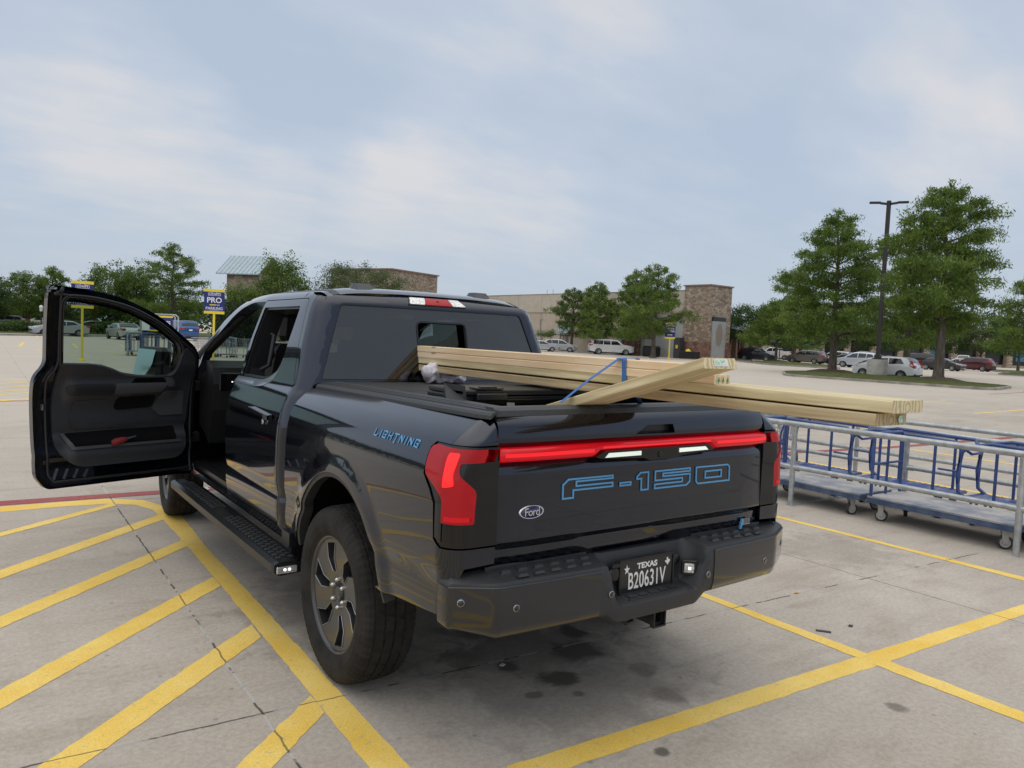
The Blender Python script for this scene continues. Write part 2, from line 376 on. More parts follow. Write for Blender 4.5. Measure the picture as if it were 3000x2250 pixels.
def text(name, body, m, size=1, ext=.002, parent=None, sx=1, loc=(0, 0, 0), mw=None, align='CENTER', bold=0, spacing=1):
    cu = bpy.data.curves.new(name, 'FONT'); cu.body = body; cu.size = size; cu.extrude = ext; cu.align_x = align; cu.align_y = 'CENTER'; cu.offset = bold
    cu.space_character = spacing; cu.resolution_u = 4
    o = bpy.data.objects.new(name, cu); COL.objects.link(o)
    dg = bpy.context.evaluated_depsgraph_get(); me = bpy.data.meshes.new_from_object(o.evaluated_get(dg))
    bpy.data.objects.remove(o)
    me.materials.clear(); me.materials.append(m)
    T = Matrix.Diagonal((sx, 1, 1, 1)); T = (mw if mw is not None else Matrix.Translation(loc)) @ T
    me.transform(T)
    q = bpy.data.objects.new(name, me); COL.objects.link(q)
    if parent is not None: q.parent = parent
    return q
def frame(o, x, y):
    """matrix whose local x,y axes are the given directions"""
    x = Vector(x).normalized(); y = Vector(y); y = (y - x * y.dot(x)).normalized(); z = x.cross(y)
    Mx = Matrix((x, y, z)).transposed().to_4x4(); Mx.translation = Vector(o); return Mx
# ================================================================== THE PICKUP TRUCK (rear axle centre above the world origin, nose towards +y)
truck = empty('pickup_truck', (0, 0, 0), 0, 'dark crew cab pickup truck with its driver door wide open and boards over the tailgate', 'pickup truck')
YT = -1.07      # tailgate plane
bedX = Prof([(.45, .955), (.55, .972), (.63, .988), (.70, .990), (.745, .982), (.80, .998), (.92, .999), (1.05, .997), (1.15, .990), (1.22, .975), (1.27, .950), (1.31, .912), (1.345, .862), (1.375, .812)], .011)
def arc_plan(u, u0, r):
    """inward shift c and rearward y for a side that turns a corner of radius r at u0"""
    th = np.clip((u - u0) / r, 0, PI / 2); ex = np.maximum(u - u0 - r * PI / 2, 0)
    c = r * (1 - np.cos(th)) + ex; y = -np.minimum(u, u0) - r * np.sin(th); return c, y
def flare(y, z, yc, zc, ry, rz, amp=.015, wid=.10):
    d = np.sqrt(((y - yc) / ry) ** 2 + ((z - zc) / rz) ** 2); t = (d - 1) * ry / wid
    t = np.clip(t, -.2, 1); s = 1 - t * t * (3 - 2 * t); return amp * np.where(z > .3, s, 0)
AR = (-.04, .45, .515, .56)
def bed_f(side, off=0, fl=True):
    def f(u, z):
        X = bedX(z) + off; c, y = arc_plan(u, .975, .09)
        if fl: X = X + flare(-u, z, *AR)
        # sculpted line behind the wheel
        X = X - .006 * np.exp(-((z - (.765 + (u - .68) * .10)) / .012) ** 2) * np.clip((u - .66) / .06, 0, 1) * np.clip((1.02 - u) / .04, 0, 1)
        bend = -np.clip(z - 1.28, 0, 1) * .35 * np.clip((u - .95) / .1, 0, 1)      # rear face leans forward at the top
        return side * (X - c), y - bend, z
    return f
def u_end(z, xt=.7945):
    lo, hi = .95, 1.3
    for _ in range(40):
        m = (lo + hi) / 2; c, _y = arc_plan(np.array([m]), .975, .09)
        if float(bedX(z)) - c[0] > xt: lo = m
        else: hi = m
    return lo
def arch_pts(a, t0, t1, n=28):
    return [(a[0] + a[2] * math.cos(t), a[1] + a[3] * math.sin(t)) for t in np.linspace(t0, t1, n)]
# polygon in (u = -y, z)
zs = [.83, .90, 1.0, 1.1, 1.2, 1.28, 1.33, 1.36, 1.372]
rear_edge = [(u_end(z), z) for z in zs]
arch = [(-y, z) for y, z in arch_pts(AR, rad(12), rad(168))]     # from front to rear (u increasing)
bed_out = [(-.655, .56), (-AR[0] - AR[2] * math.cos(rad(12)) - .0, .56)] + arch + [(AR[2] * math.cos(rad(12)) - AR[0], .605), (1.075, .655), (1.085, .83)] + rear_edge + [(-.655, 1.350), (-.655, .56)][:1]
sock = [(.955, .925), (1.0, .90), (u_end(.9), .895)] + [(u_end(z), z) for z in (1.0, 1.1, 1.2)] + [(u_end(1.262), 1.266), (1.0, 1.272), (.872, 1.272), (.852, 1.25), (.851, 1.15), (.905, 1.10), (.945, 1.05)]
sock_in = [(p[0] if p[0] < 1.1 else p[0] - .0, p[1]) for p in sock]
def poly_notch(out, cut): return out
# the lamp recess is a notch in the rear edge, so walk the rear edge with the recess outline in it
nb = [(u_end(z), z) for z in (.83, .87, .893)]
nt_ = [(u_end(z), z) for z in (1.275, 1.30, 1.33, 1.36, 1.372)]
rec = [(1.0, .897), (.957, .922), (.945, 1.05), (.905, 1.10), (.851, 1.15), (.852, 1.25), (.872, 1.272), (1.0, 1.274)]
bed_out = [(-.655, .575), (-.475, .575)] + arch[1:-1] + [(.475, .60), (.56, .60), (1.078, .655), (1.085, .80), (1.10, .825)] + nb + rec + nt_ + [(-.655, 1.350)]
for sd_ in (-1, 1):
    panel('bed_side', bed_out, bed_f(sd_), Mt['paint'], truck, h=.035, thick=.03, outv=(sd_, 0, 0))
# inner wheel housing and arch lip
for sd_ in (-1, 1):
    w = MB(); n = 26
    for k in range(n):
        t0, t1 = (PI - .30) * k / n, (PI - .30) * (k + 1) / n
        P0 = (AR[0] + (AR[2] + .0) * math.cos(t0), AR[1] + (AR[3] + .0) * math.sin(t0)); P1 = (AR[0] + AR[2] * math.cos(t1), AR[1] + AR[3] * math.sin(t1))
        w.add([(sd_ * .985, *P0), (sd_ * .985, *P1), (sd_ * .55, *P1), (sd_ * .55, *P0)], [(0, 1, 2, 3)])
    w.add([(sd_ * .62, AR[0] + AR[2], .58), (sd_ * .62, AR[0] - AR[2], .58), (sd_ * .62, AR[0] - AR[2], 1.05), (sd_ * .62, AR[0] + AR[2], 1.05)], [(0, 1, 2, 3)])
    w.box((sd_ * .60, AR[0] + AR[2] - .01, .42), (sd_ * .955, AR[0] + AR[2] + .03, .62))
    w.build('wheel_housing', Mt['void'], truck)
    lip = [(-y, z) for y, z in arch_pts(AR, rad(10), rad(170), 30)]
    li2 = [(-y, z) for y, z in arch_pts((AR[0], AR[1], AR[2] - .022, AR[3] - .022), rad(170), rad(10), 30)]
    panel('arch_lip', lip + li2, bed_f(sd_, -.006), Mt['plastic'], truck, h=.05, thick=.05, outv=(sd_, 0, 0))

# ---- tail lamps (recessed dark housing, red lens)
def lampset(sd_):
    ho = [(u_end(.893) + .001, .900)] + [(1.0, .902), (.963, .926), (.951, 1.05), (.909, 1.104), (.857, 1.152), (.858, 1.25), (.874, 1.268), (1.0, 1.270)] + [(u_end(z) , z) for z in (1.268, 1.2, 1.1, 1.0, .95)]
    hs = panel('tail_lamp', ho, bed_f(sd_, -.006, False), Mt['gloss_black'], truck, h=.03, thick=.05, outv=(sd_, -1, 0))
    ue = u_end(1.24)
    lens = rnd([(1.008, .992), (1.140, .988), (1.142, 1.108), (1.062, 1.170), (1.058, 1.212), (ue, 1.214), (ue, 1.260), (1.0, 1.264), (.90, 1.266), (.866, 1.255), (.866, 1.155), (.955, 1.115), (1.006, 1.085)], [.006, .008, .02, .015, .012, 0, 0, 0, .02, .02, .03, .02, .03])
    panel('lens', lens, bed_f(sd_, .006, False), Mt['red_lens'], hs, h=.022, thick=.022, outv=(sd_, -1, 0))
    lit = rnd([(1.002, 1.12), (1.05, 1.13), (1.040, 1.175), (1.046, 1.212), (1.046, 1.248), (1.0, 1.248), (1.0, 1.2)], .01)
    panel('lit_segment', lit, bed_f(sd_, .008, False), Mt['red_lit'], hs, h=.02, thick=.003, outv=(sd_, -1, 0))
    lit = rnd([(1.02, 1.000), (1.128, .998), (1.128, 1.014), (1.02, 1.018)], .006)
    panel('lit_segment', lit, bed_f(sd_, .0075, False), Mt['red_bar'], hs, h=.02, thick=.003, outv=(sd_, -1, 0))
    r = MB()
    rb = panel('ribs', [(.958, .93), (1.0, .92), (1.0, 1.06), (.955, 1.055)], bed_f(sd_, -.003, False), Mt['plastic2'], hs, h=.03, thick=.003, outv=(sd_, -1, 0))
for sd_ in (-1, 1): lampset(sd_)
# small badge lettering on both bed sides
GLY = {'L': [[(0, 1), (0, .08), (.62, 0), (.75, .22)]], 'I': [[(.1, 1), (.1, 0)]], 'G': [[(.75, .82), (.6, 1), (0, 1), (0, .12), (.68, 0), (.68, .5), (.34, .5)]], 'H': [[(0, 1), (0, 0)], [(.7, 1), (.7, 0)], [(0, .52), (.7, .52)]], 'T': [[(-.05, 1), (.8, 1)], [(.38, 1), (.38, -.28), (.25, -.18)]], 'N': [[(0, 0), (0, 1), (.68, .1), (.68, 1)]]}
def side_text(sd_):
    c = MB(); x = -.225; hgt = .027
    for ch in 'LIGHTNING':
        for st_ in GLY[ch]:
            for a, b in zip(st_[:-1], st_[1:]):
                A = Vector((x + a[0] * .041, 1.232 + a[1] * hgt)); B = Vector((x + b[0] * .041, 1.232 + b[1] * hgt)); d = (B - A).normalized(); nn = Vector((-d.y, d.x)) * .0020; A -= d * .0016; B += d * .002
                V = []
                for q in (A + nn, A - nn, B - nn, B + nn):
                    for o_ in (0, .003):
                        u_ = .600 + (q.x if sd_ < 0 else -q.x); r = bed_f(sd_, .001 + o_)(np.array([u_]), np.array([q.y])); V.append((r[0][0], r[1][0], r[2][0]))
                c.add(V, [(1, 3, 5, 7), (0, 2, 3, 1), (2, 4, 5, 3), (4, 6, 7, 5), (6, 0, 1, 7)])
        x += .028 if ch == 'I' else .0505
    return fix_normals(c.build('side_badge', Mt['blue_edge'], truck))
for sd_ in (-1, 1): side_text(sd_)

# ---- tailgate
tgY = Prof([(.77, 1.020), (.795, 1.040), (.83, 1.056), (.885, 1.062), (.898, 1.078), (.95, 1.076), (1.10, 1.072), (1.170, 1.070), (1.192, 1.060), (1.20, 1.048), (1.262, 1.048), (1.27, 1.068), (1.31, 1.066), (1.34, 1.060), (1.36, 1.048), (1.378, 1.028)], .005)
def tg_f(x, z):
    y = tgY(z)
    # shallow pull recess above the light bar
    w = 1 / (1 + np.exp(-(x + .07 + (1.325 - z) * .5) / .004)) * 1 / (1 + np.exp((x - .135 - (1.325 - z) * .1) / .004)) * np.clip((z - 1.287) / .040, 0, 1) * 1 / (1 + np.exp((z - 1.327) / .0018))
    y = y - .03 * np.clip((np.abs(x) - .6) / .2, 0, 1) ** 2 * .5
    return x, -y, z
tgo = rnd([(-.787, .793), (.787, .793), (.788, 1.376), (-.788, 1.376)], [.02, .02, .002, .002])
PH = [(-.092, 1.289), (.148, 1.287), (.136, 1.326), (-.022, 1.326)]
tg = panel('tailgate', tgo, tg_f, Mt['paint'], truck, holes=[PH], h=.022, thick=.03, outv=(0, -1, 0))
mb = MB(); mb.box((-.785, -1.035, .80), (.785, -.99, 1.37)); mb.build('inner_panel', Mt['plastic2'], tg)
yp = lambda z: float(-tgY(z))
c = MB(); B0 = (-.092, yp(1.289), 1.289); B1 = (.148, yp(1.287), 1.287); T0 = (-.022, yp(1.326), 1.326); T1 = (.136, yp(1.326), 1.326); I0 = (-.022, yp(1.326) + .085, 1.311); I1 = (.130, yp(1.326) + .085, 1.311)
c.add([B0, B1, I1, I0, T0, T1], [(0, 1, 2, 3), (0, 3, 4), (1, 5, 2), (3, 2, 5, 4)]); c.build('pull_recess', Mt['paint'], tg)
# black cap on the tailgate top, chamfered
c = MB()
for (a, b_) in (((-1.030, 1.377), (-1.022, 1.398)), ((-1.022, 1.398), (-1.002, 1.409)), ((-1.002, 1.409), (-.955, 1.409)), ((-.955, 1.409), (-.950, 1.36)), ((-1.026, 1.372), (-1.030, 1.377))):
    c.add([(-.787, a[0] - .0 + .0, a[1]), (.787, a[0], a[1]), (.787, b_[0], b_[1]), (-.787, b_[0], b_[1])], [(0, 1, 2, 3)])
for s_ in (-1, 1): c.add([(s_ * .787, -1.026, 1.372), (s_ * .787, -1.030, 1.377), (s_ * .787, -1.022, 1.398), (s_ * .787, -1.002, 1.409), (s_ * .787, -.955, 1.409), (s_ * .787, -.95, 1.36)], [(0, 1, 2, 3, 4, 5)])
c.build('top_cap', Mt['plastic'], tg)
# light bar
c = MB(); prof = [(-1.050, 1.205), (-1.076, 1.209), (-1.090, 1.216), (-1.094, 1.228), (-1.093, 1.246), (-1.086, 1.257), (-1.070, 1.262), (-1.05, 1.262)]
xs = np.concatenate([np.linspace(-.787, -.34, 12), np.linspace(-.31, .37, 16), np.linspace(.40, .787, 12)])
V = []; F = []; n = len(prof)
for x in xs:
    bend = .03 * max(0, (abs(x) - .6) / .2) ** 2 * .5; cut = 0
    for (y, z) in prof:
        zb = 1.205
        if -.33 < x < .39 : zb = 1.232            # the bar is thinner above the camera panel
        z2 = zb + (z - 1.205) * (1.262 - zb) / .057
        V.append((x, y + bend, z2))
for i in range(len(xs) - 1):
    for j in range(n - 1): F.append((i * n + j, (i + 1) * n + j, (i + 1) * n + j + 1, i * n + j + 1))
F.append(tuple(range(n))); F.append(tuple(reversed(range((len(xs) - 1) * n, len(xs) * n))))
c.add(V, F, True); fix_normals(c.build('light_bar', Mt['red_bar'], tg))
for (xa, xb, za, zb_2) in ((-.775, -.345, 1.229, 1.243), (-.30, .36, 1.2425, 1.250), (.405, .775, 1.229, 1.243)):
    c = MB(); V = []; xs_ = np.linspace(xa, xb, 20)
    for x in xs_:
        bend = .03 * max(0, (abs(x) - .6) / .2) ** 2 * .5; V += [(x, -1.0948 + bend, za), (x, -1.0948 + bend, zb_2)]
    c.add(V, [(2 * i, 2 * i + 2, 2 * i + 3, 2 * i + 1) for i in range(19)]); c.build('light_strip', Mt['red_strip'], tg)
# end lamps wrap beyond the tailgate on each side
# camera and reverse lamp panel under the bar
cp = MB(); P = [(-.335, 1.208), (-.285, 1.231), (.345, 1.231), (.392, 1.208), (.375, 1.202), (.18, 1.190), (.13, 1.178), (-.02, 1.178), (-.06, 1.190), (-.30, 1.200)]
cp.prism(P, 0, .052); o = cp.build('camera_panel', Mt['gloss_black'], tg); o.data.transform(frame((0, -1.040, 0), (1, 0, 0), (0, 0, 1)))
for (x0, x1) in ((-.285, -.083), (.153, .343)):
    c = MB(); P = [(x0, 1.204), (x1, 1.204), (x1, 1.222), (x0 + (.02 if x0 < 0 else 0), 1.222)] if x0 < 0 else [(x0, 1.204), (x1, 1.206), (x1 - .02, 1.222), (x0, 1.222)]
    c.prism(P, 0, .004); l = c.build('reverse_lamp', Mt['white_lit'], tg); l.data.transform(frame((0, -1.0925, 0), (1, 0, 0), (0, 0, 1)))
c = MB(); c.lathe([(0, .012), (-.008, .011), (-.009, .006), (-.004, .004), (-.004, 0)], (.035, -1.09, 1.200), 'y', 20); c.build('rear_camera', Mt['plastic2'], tg)
# big letters: blue outline, near-black inside
def letter(P, hole=None, dx=0, wdt=1):
    def body(Q, z0, z1, m, nm, inset=0):
        c = MB(); c.prism(Q, z0, z1); o = c.build(nm, m, tg); return o
def band(P, t):
    """closed outline strip of width t inside polygon P -> list of quads"""
    n = len(P); V = [Vector(p) for p in P]; A = sum(V[i].x * V[(i + 1) % n].y - V[(i + 1) % n].x * V[i].y for i in range(n))
    if A < 0: V = V[::-1]
    I = []
    for i in range(n):
        a = (V[i] - V[i - 1]).normalized(); b = (V[(i + 1) % n] - V[i]).normalized(); na = Vector((-a.y, a.x)); nb_ = Vector((-b.y, b.x))
        m = (na + nb_); m = m / max(.2, m.dot(na)); I.append(V[i] + m * t)
    return V, I
def lettering(shapes, name, t=.0065):
    q = MB(); r = MB()
    def Y(x, z, o): return float(-tgY(z)) - o
    for P in shapes:
        V, I = band(P, t); n = len(V)
        vv = []
        for o in (.001, .0055):
            vv += [(p.x, Y(p.x, p.y, o), p.y) for p in V] + [(p.x, Y(p.x, p.y, o), p.y) for p in I]
        F = []
        for i in range(n):
            j = (i + 1) % n
            F += [(2 * n + i, 2 * n + j, 3 * n + j, 3 * n + i), (i, j, 2 * n + j, 2 * n + i), (3 * n + i, 3 * n + j, n + j, n + i)]
        q.add(vv, F)
    o = q.build(name, Mt['blue_edge'], tg); return o
def warp(px_, pz): return px_, pz
zt, zb = 1.127, 1.046
Fp = [(-.488, zb), (-.428, zb), (-.428, zb + .026), (-.222, zb + .032), (-.222, zb + .053), (-.400, zb + .053), (-.420, zb + .058), (-.400, zb + .063), (-.218, zb + .064), (-.218, zt), (-.452, zt), (-.488, zt - .018)]
Fp = [(-.490, zb), (-.430, zb), (-.430, zb + .030), (-.218, zb + .030), (-.218, zb + .052), (-.415, zb + .052), (-.415, zb + .064), (-.218, zb + .064), (-.218, zt), (-.460, zt), (-.490, zt - .022)]
Dp = [(-.181, zb + .028), (-.114, zb + .028), (-.114, zb + .046), (-.181, zb + .046)]
Op = [(-.058, zb), (-.010, zb), (-.010, zt), (-.062, zt), (-.084, zt - .018), (-.084, zt - .032), (-.058, zt - .032)]
Vp = [(.024, zb), (.230, zb), (.254, zb + .016), (.254, zb + .056), (.080, zb + .056), (.080, zb + .062), (.254, zb + .062), (.254, zt), (.026, zt), (.026, zb + .034), (.198, zb + .034), (.198, zb + .024), (.024, zb + .024)]
Zo = [(.290, zb + .012), (.306, zb), (.528, zb), (.528, zt - .012), (.512, zt), (.290, zt)]
Zi = [(.352, zb + .022), (.470, zb + .022), (.470, zt - .022), (.352, zt - .022)]
lettering([Fp, Dp, Op, Vp, Zo], 'model_lettering')
lettering([list(reversed(Zi))], 'model_lettering')
for P in (Fp, Dp, Op, Vp):
    panel('letter_face', P, tg_f, Mt['blue_in'], tg, h=.03, thick=0, off=.0012, outv=(0, -1, 0))
panel('letter_face', Zo, tg_f, Mt['blue_in'], tg, holes=[Zi], h=.03, thick=0, off=.0012, outv=(0, -1, 0))
# oval badge
c = MB(); c.lathe([(0, .034), (-.006, .0335), (-.0075, .031), (-.005, .0295), (-.005, 0)], (0, 0, 0), 'y', 48)
bo = c.build('oval_badge', [Mt['chrome']], tg); bo.data.transform(Matrix.Translation((-.637, -1.072, 1.012)) @ Matrix.Diagonal((1.75, 1, .78, 1)).to_4x4())
c = MB(); c.lathe([(0, .0292), (-.003, .0288), (-.003, 0)], (0, 0, 0), 'y', 48)
b2 = c.build('badge_field', [Mt['badge_blue']], bo); b2.data.transform(Matrix.Translation((-.637, -1.076, 1.012)) @ Matrix.Diagonal((1.78, 1, .77, 1)).to_4x4())
text('badge_script', 'Ford', Mt['chrome'], .044, .0012, bo, sx=.98, mw=frame((-.637, -1.0805, 1.012), (1, 0, 0), (.25, 0, 1)), spacing=.88)
# small side emblem at lower right
c = MB(); c.box((.655, -1.068, .818), (.715, -1.064, .846)); em = c.build('corner_emblem', Mt['satin'], tg)
c = MB()
for k in range(4): c.box((.668, -1.0700, .8225 + k * .006), (.712, -1.0682, .8255 + k * .006))
c.build('emblem_bars', Mt['plate_black'], em)
c = MB(); c.add([(.640, -1.071, .800), (.652, -1.071, .800), (.664, -1.071, .848), (.650, -1.071, .848), (.640, -1.062, .800), (.652, -1.062, .800), (.664, -1.062, .848), (.650, -1.062, .848)], [(0, 1, 2, 3), (0, 3, 7, 4), (1, 5, 6, 2), (3, 2, 6, 7), (0, 4, 5, 1)]); c.build('emblem_bolt', Mt['blue_edge'], em)

# ---- bed interior, rails, cover
c = MB(); c.box((-.78, -.99, .88), (.78, .64, .90)); c.box((-.80, -.99, .88), (-.77, .64, 1.33)); c.box((.77, -.99, .88), (.80, .64, 1.33)); c.box((-.79, .60, .88), (.79, .645, 1.335)); c.build('bed_liner', Mt['plastic2'], truck)
def rail_z(y): return 1.352 + (0.655 - y) * (.020 / 1.72)
for sd_ in (-1, 1):
    prof = [(.835, -.004), (.834, .010), (.826, .020), (.812, .024), (.800, .0245), (.799, .030), (.785, .031), (.784, .026), (.776, .026), (.775, .032), (.761, .033), (.760, .028), (.752, .028), (.751, .034), (.735, .035), (.70, .036), (.69, .02)]
    V = []; F = []; n = len(prof); ys = np.linspace(.66, -1.035, 24)
    for y0_ in ys:
        for x, z in prof:
            y = y0_ if x > .79 else max(y0_, -.950)
            xx = x - (float(arc_plan(np.array([max(-y, 0)]), .975, .09)[0][0]) if y < -.94 else 0) * (x > .74); V.append((sd_ * xx, y, rail_z(y) + z))
    for i in range(len(ys) - 1):
        for j in range(n - 1): F.append((i * n + j, i * n + j + 1, (i + 1) * n + j + 1, (i + 1) * n + j))
    F.append(tuple(range((len(ys) - 1) * n, len(ys) * n)))
    fix_normals(MB().add(V, F).build('bed_rail_cap', Mt['plastic'], truck))
# tonneau: flat front panels still closed, rear panel folded up on top
c = MB(); c.box((-.70, .02, 1.360), (.70, .62, 1.386), bev=.008); c.box((-.70, -.46, 1.360), (.70, .012, 1.386), bev=.008)
tn = c.build('bed_cover', Mt['tonneau'], truck)
c = MB()
def fold():
    c.box((-.66, -.36, 1.402), (.68, -.05, 1.424), 0, .005)
    c.box((-.66, -.37, 1.426), (.68, -.06, 1.450), 0, .006)
    for z in (1.408, 1.418, 1.432, 1.444): c.box((-.60, -.3745, z - .0025), (.66, -.36, z + .0025))
    for x in (-.60, .50):
        c.box((x, -.392, 1.405), (x + .16, -.372, 1.436), 0, .004); c.box((x + .01, -.372, 1.452), (x + .15, -.30, 1.458)); c.box((x + .04, -.36, 1.458), (x + .12, -.33, 1.463))
fold(); fo = c.build('folded_panel', Mt['plastic2'], tn)
fo.data.transform(Matrix.Translation((0, -.22, -.010)))
c = MB(); c.box((-.12, -.42, 1.452), (-.0, -.385, 1.455)); c.box((.1, -.42, 1.452), (.36, -.40, 1.456)); o = c.build('cover_label', Mt['plastic'], tn); o.data.transform(Matrix.Translation((0, -.12, 0)))
c = MB(); c.add([(-.66, -.62, 1.395), (-.72, -.55, 1.395), (-.66, -.42, 1.46), (-.66, -.60, 1.46), (-.66, -.62, 1.38), (-.66, -.42, 1.40)], [(0, 1, 2, 3), (0, 4, 1), (1, 5, 2), (1, 4, 5)]); c.build('cover_flap', Mt['tonneau'], tn)
c = MB(); c.box((-.735, -.98, 1.392), (-.66, -.62, 1.399)); c.bar((-.70, -1.0, 1.397), (-.66, -.94, 1.418), .03, .004); c.build('cover_clamp', Mt['plastic'], tn)

# ---- bumper
Mt['edge_highlight'] = mat('bumper_highlight', (.06, .065, .075), .3, .3)
def bsec(x):
    ax = abs(x); t = min(1, max(0, (ax - .225) / .085)); t = t * t * (3 - 2 * t)
    e = min(1, max(0, (ax - .80) / .185))
    end = [(-.150, .802), (-.135, .799), (-.09, .794), (-.030, .783), (-.008, .777), (0, .760), (.004, .70), (.002, .615), (-.008, .577), (-.045, .556), (-.16, .556)]
    cen = [(-.155, .800), (-.125, .790), (-.112, .72), (-.108, .635), (-.095, .612), (-.020, .606), (0, .596), (0, .555), (-.010, .532), (-.04, .520), (-.16, .520)]
    R = []
    for (a, b) in zip(cen, end):
        d = a[0] + (b[0] - a[0]) * t; z = a[1] + (b[1] - a[1]) * t
        z += e * .055 * (1 - (z - .555) / .235)        # bottom rises at the corners
        R.append((d, z))
    return R
def plan(s):
    """bumper plan: arc-length like parameter s in [-1.11,1.11] -> point and outward direction"""
    a = abs(s); sg = 1 if s >= 0 else -1
    if a < .80: x, y = a, -1.172 + .030 * (a / .80) ** 2; dx, dy = .075 * a / .8, -1
    else:
        q = a - .80
        if q < .05: t = q / .05; th = .43 * t; x = .80 + q * .97; y = -1.142 + .012 * t * t
        elif q < .21: e_ = q - .05; th = .43; x = .8485 + e_ * .86; y = -1.130 + e_ * .40
        else: e_ = q - .21; th = .43 + min(1, e_ / .03) * 1.1; x = .986 + .004 * min(1, e_ / .03); y = -1.066 + e_
        dx, dy = math.sin(th), -math.cos(th)
    l = math.hypot(dx, dy); return sg * x, y, sg * dx / l, dy / l
ss = np.concatenate([np.linspace(-1.08, -.81, 22), np.linspace(-.80, -.34, 12), np.linspace(-.32, -.21, 12), np.linspace(-.19, .19, 8), np.linspace(.21, .32, 12), np.linspace(.34, .80, 12), np.linspace(.81, 1.08, 22)])
def bump_mesh(name, js, off, m, s0, s1, parent=truck, thick=None):
    V = []; F = []; q = [s for s in ss if s0 <= s <= s1]
    for s in q:
        x, y, dx, dy = plan(s); sec = bsec(s)
        for j in js:
            d, z = sec[j]; k = 1 if abs(s) < .8 else max(.25, 1 - (abs(s) - .8) / .20 * .75)
            V.append((x + dx * ((d * k) + off), y + dy * ((d * k) + off), z + (off if d < -.02 else 0)))
    n = len(js)
    for i in range(len(q) - 1):
        for j in range(n - 1): F.append((i * n + j, (i + 1) * n + j, (i + 1) * n + j + 1, i * n + j + 1))
    return mk(name, V, F, m, parent, True)
bp_ = bump_mesh('rear_bumper', list(range(11)), 0, Mt['plastic'], -1.09, 1.09)
bv = bp_.modifiers.new('auto', 'EDGE_SPLIT'); bv.split_angle = rad(38)
# glossy face skins standing 3 mm proud on both halves
for (a, b) in ((-1.09, -.325), (.325, 1.09)):
    fsk = bump_mesh('face_panel', [5, 6, 7, 8, 9], .003, Mt['bumper'], a, b, bp_)
for (a, b) in ((-1.02, -.335), (.335, 1.02)):
    q = [s for s in ss if a <= s <= b]; pts = []
    for s in q:
        x, y, dx, dy = plan(s); d, z = bsec(s)[5]; pts.append((x + dx * (d * .5 + .003), y + dy * (d * .5 + .003), z + .001))
    c = MB(); c.tube(pts, .0035, 6); c.build('face_highlight', Mt['edge_highlight'], bp_)  # paler tube painted in as the highlight along the face edge
# raised grips on the step pads
c = MB()
for sgn in (-1, 1):
    for r_ in range(2):
        for k in range(6 if r_ == 0 else 5):
            x = sgn * (.36 + k * .078 + r_ * .03); y = -1.072 - r_ * .046 - (.0)
            c.add([(x - .026, y - .015, .785), (x + .026, y - .015, .785), (x + .026, y + .015, .785), (x - .026, y + .015, .785), (x - .018, y - .010, .8015 - r_ * .006), (x + .018, y - .010, .8015 - r_ * .006), (x + .020, y + .012, .801 - r_ * .006), (x - .020, y + .012, .801 - r_ * .006)], [(4, 5, 6, 7), (0, 1, 5, 4), (1, 2, 6, 5), (2, 3, 7, 6), (3, 0, 4, 7)])
for sgn in (-1, 1): c.box((sgn * .32, -1.046, .785), (sgn * .82, -1.036, .812), 0, .002)
for k in range(5): c.box((-.14 + k * .062, -1.135, .605), (-.14 + k * .062 + .04, -1.100, .612))
c.box((-.16, -1.098, .604), (.16, -1.088, .614)); c.box((-.16, -1.150, .604), (.16, -1.143, .612))
c.build('step_grips', Mt['plastic'], bp_)
def on_face(s, z):
    x, y, dx, dy = plan(s); return Vector((x, y, z)), Vector((dx, dy, 0))
for s, z in ((-.965, .712), (-.745, .678), (-.287, .662), (.300, .656), (.735, .655), (.965, .70)):
    p_, d_ = on_face(s, z); c = MB(); c.lathe([(0, .0175), (.004, .0165), (.0035, .0125), (.0055, .0115), (.006, 0)], (0, 0, 0), 'x', 20)
    o = c.build('parking_sensor', Mt['bumper'], bp_); o.data.transform(frame(p_ + d_ * .003, d_, (-d_.y, d_.x, 0)))
    c = MB(); c.lathe([(0, .0135), (.0010, .0128), (.0010, .0108), (0, .0100)], (0, 0, 0), 'x', 20)
    o2 = c.build('sensor_ring', Mt['satin'], o); o2.data.transform(frame(p_ + d_ * .0068, d_, (-d_.y, d_.x, 0)))
# work lamp beside the plate
c = MB(); Mx = frame((.232, -1.118, .682), (1, -.75, 0), (0, -.15, 1))
c.box((-.034, -.034, -.01), (.034, .034, .004), 0, .004); o = c.build('work_lamp', Mt['plastic2'], bp_); o.data.transform(Mx)
c = MB(); c.box((-.022, -.022, .003), (.022, .022, .008), 0, .004); q = c.build('lens', Mt['clear_lens'], o); q.data.transform(Mx)
c = MB(); c.box((-.004, -.006, .008), (.008, .006, .010)); q = c.build('bulb', Mt['bulb'], o); q.data.transform(Mx)
# licence plate
PL = frame((.0, -1.083, .668), (1, 0, 0), (0, .02, 1))
c = MB(); c.box((-.160, -.084, -.004), (.160, .084, .003), 0, .003); pl = c.build('licence_plate', Mt['plate_black'], bp_); pl.data.transform(PL)
c = MB()
for a, b in (((-.166, -.090), (.166, -.080)), ((-.166, .080), (.166, .090)), ((-.166, -.080), (-.157, .080)), ((.157, -.080), (.166, .080))): c.box((a[0], a[1], 0), (b[0], b[1], .007))
q = c.build('plate_frame', Mt['plastic2'], pl); q.data.transform(PL)
PT = lambda x, y: PL @ Matrix.Translation((x, y, .0042))
text('plate_state', 'TEXAS', Mt['white'], .034, .0004, pl, sx=1.22, mw=PT(0, .052), bold=.0013)
text('plate_number', 'B20631V', Mt['white'], .100, .0004, pl, sx=.60, mw=PT(0, -.010), bold=.0012, spacing=1.05)
text('plate_motto', 'THE LONE STAR STATE', Mt['white'], .0185, .0004, pl, sx=.92, mw=PT(-.012, -.0665), bold=.0006)
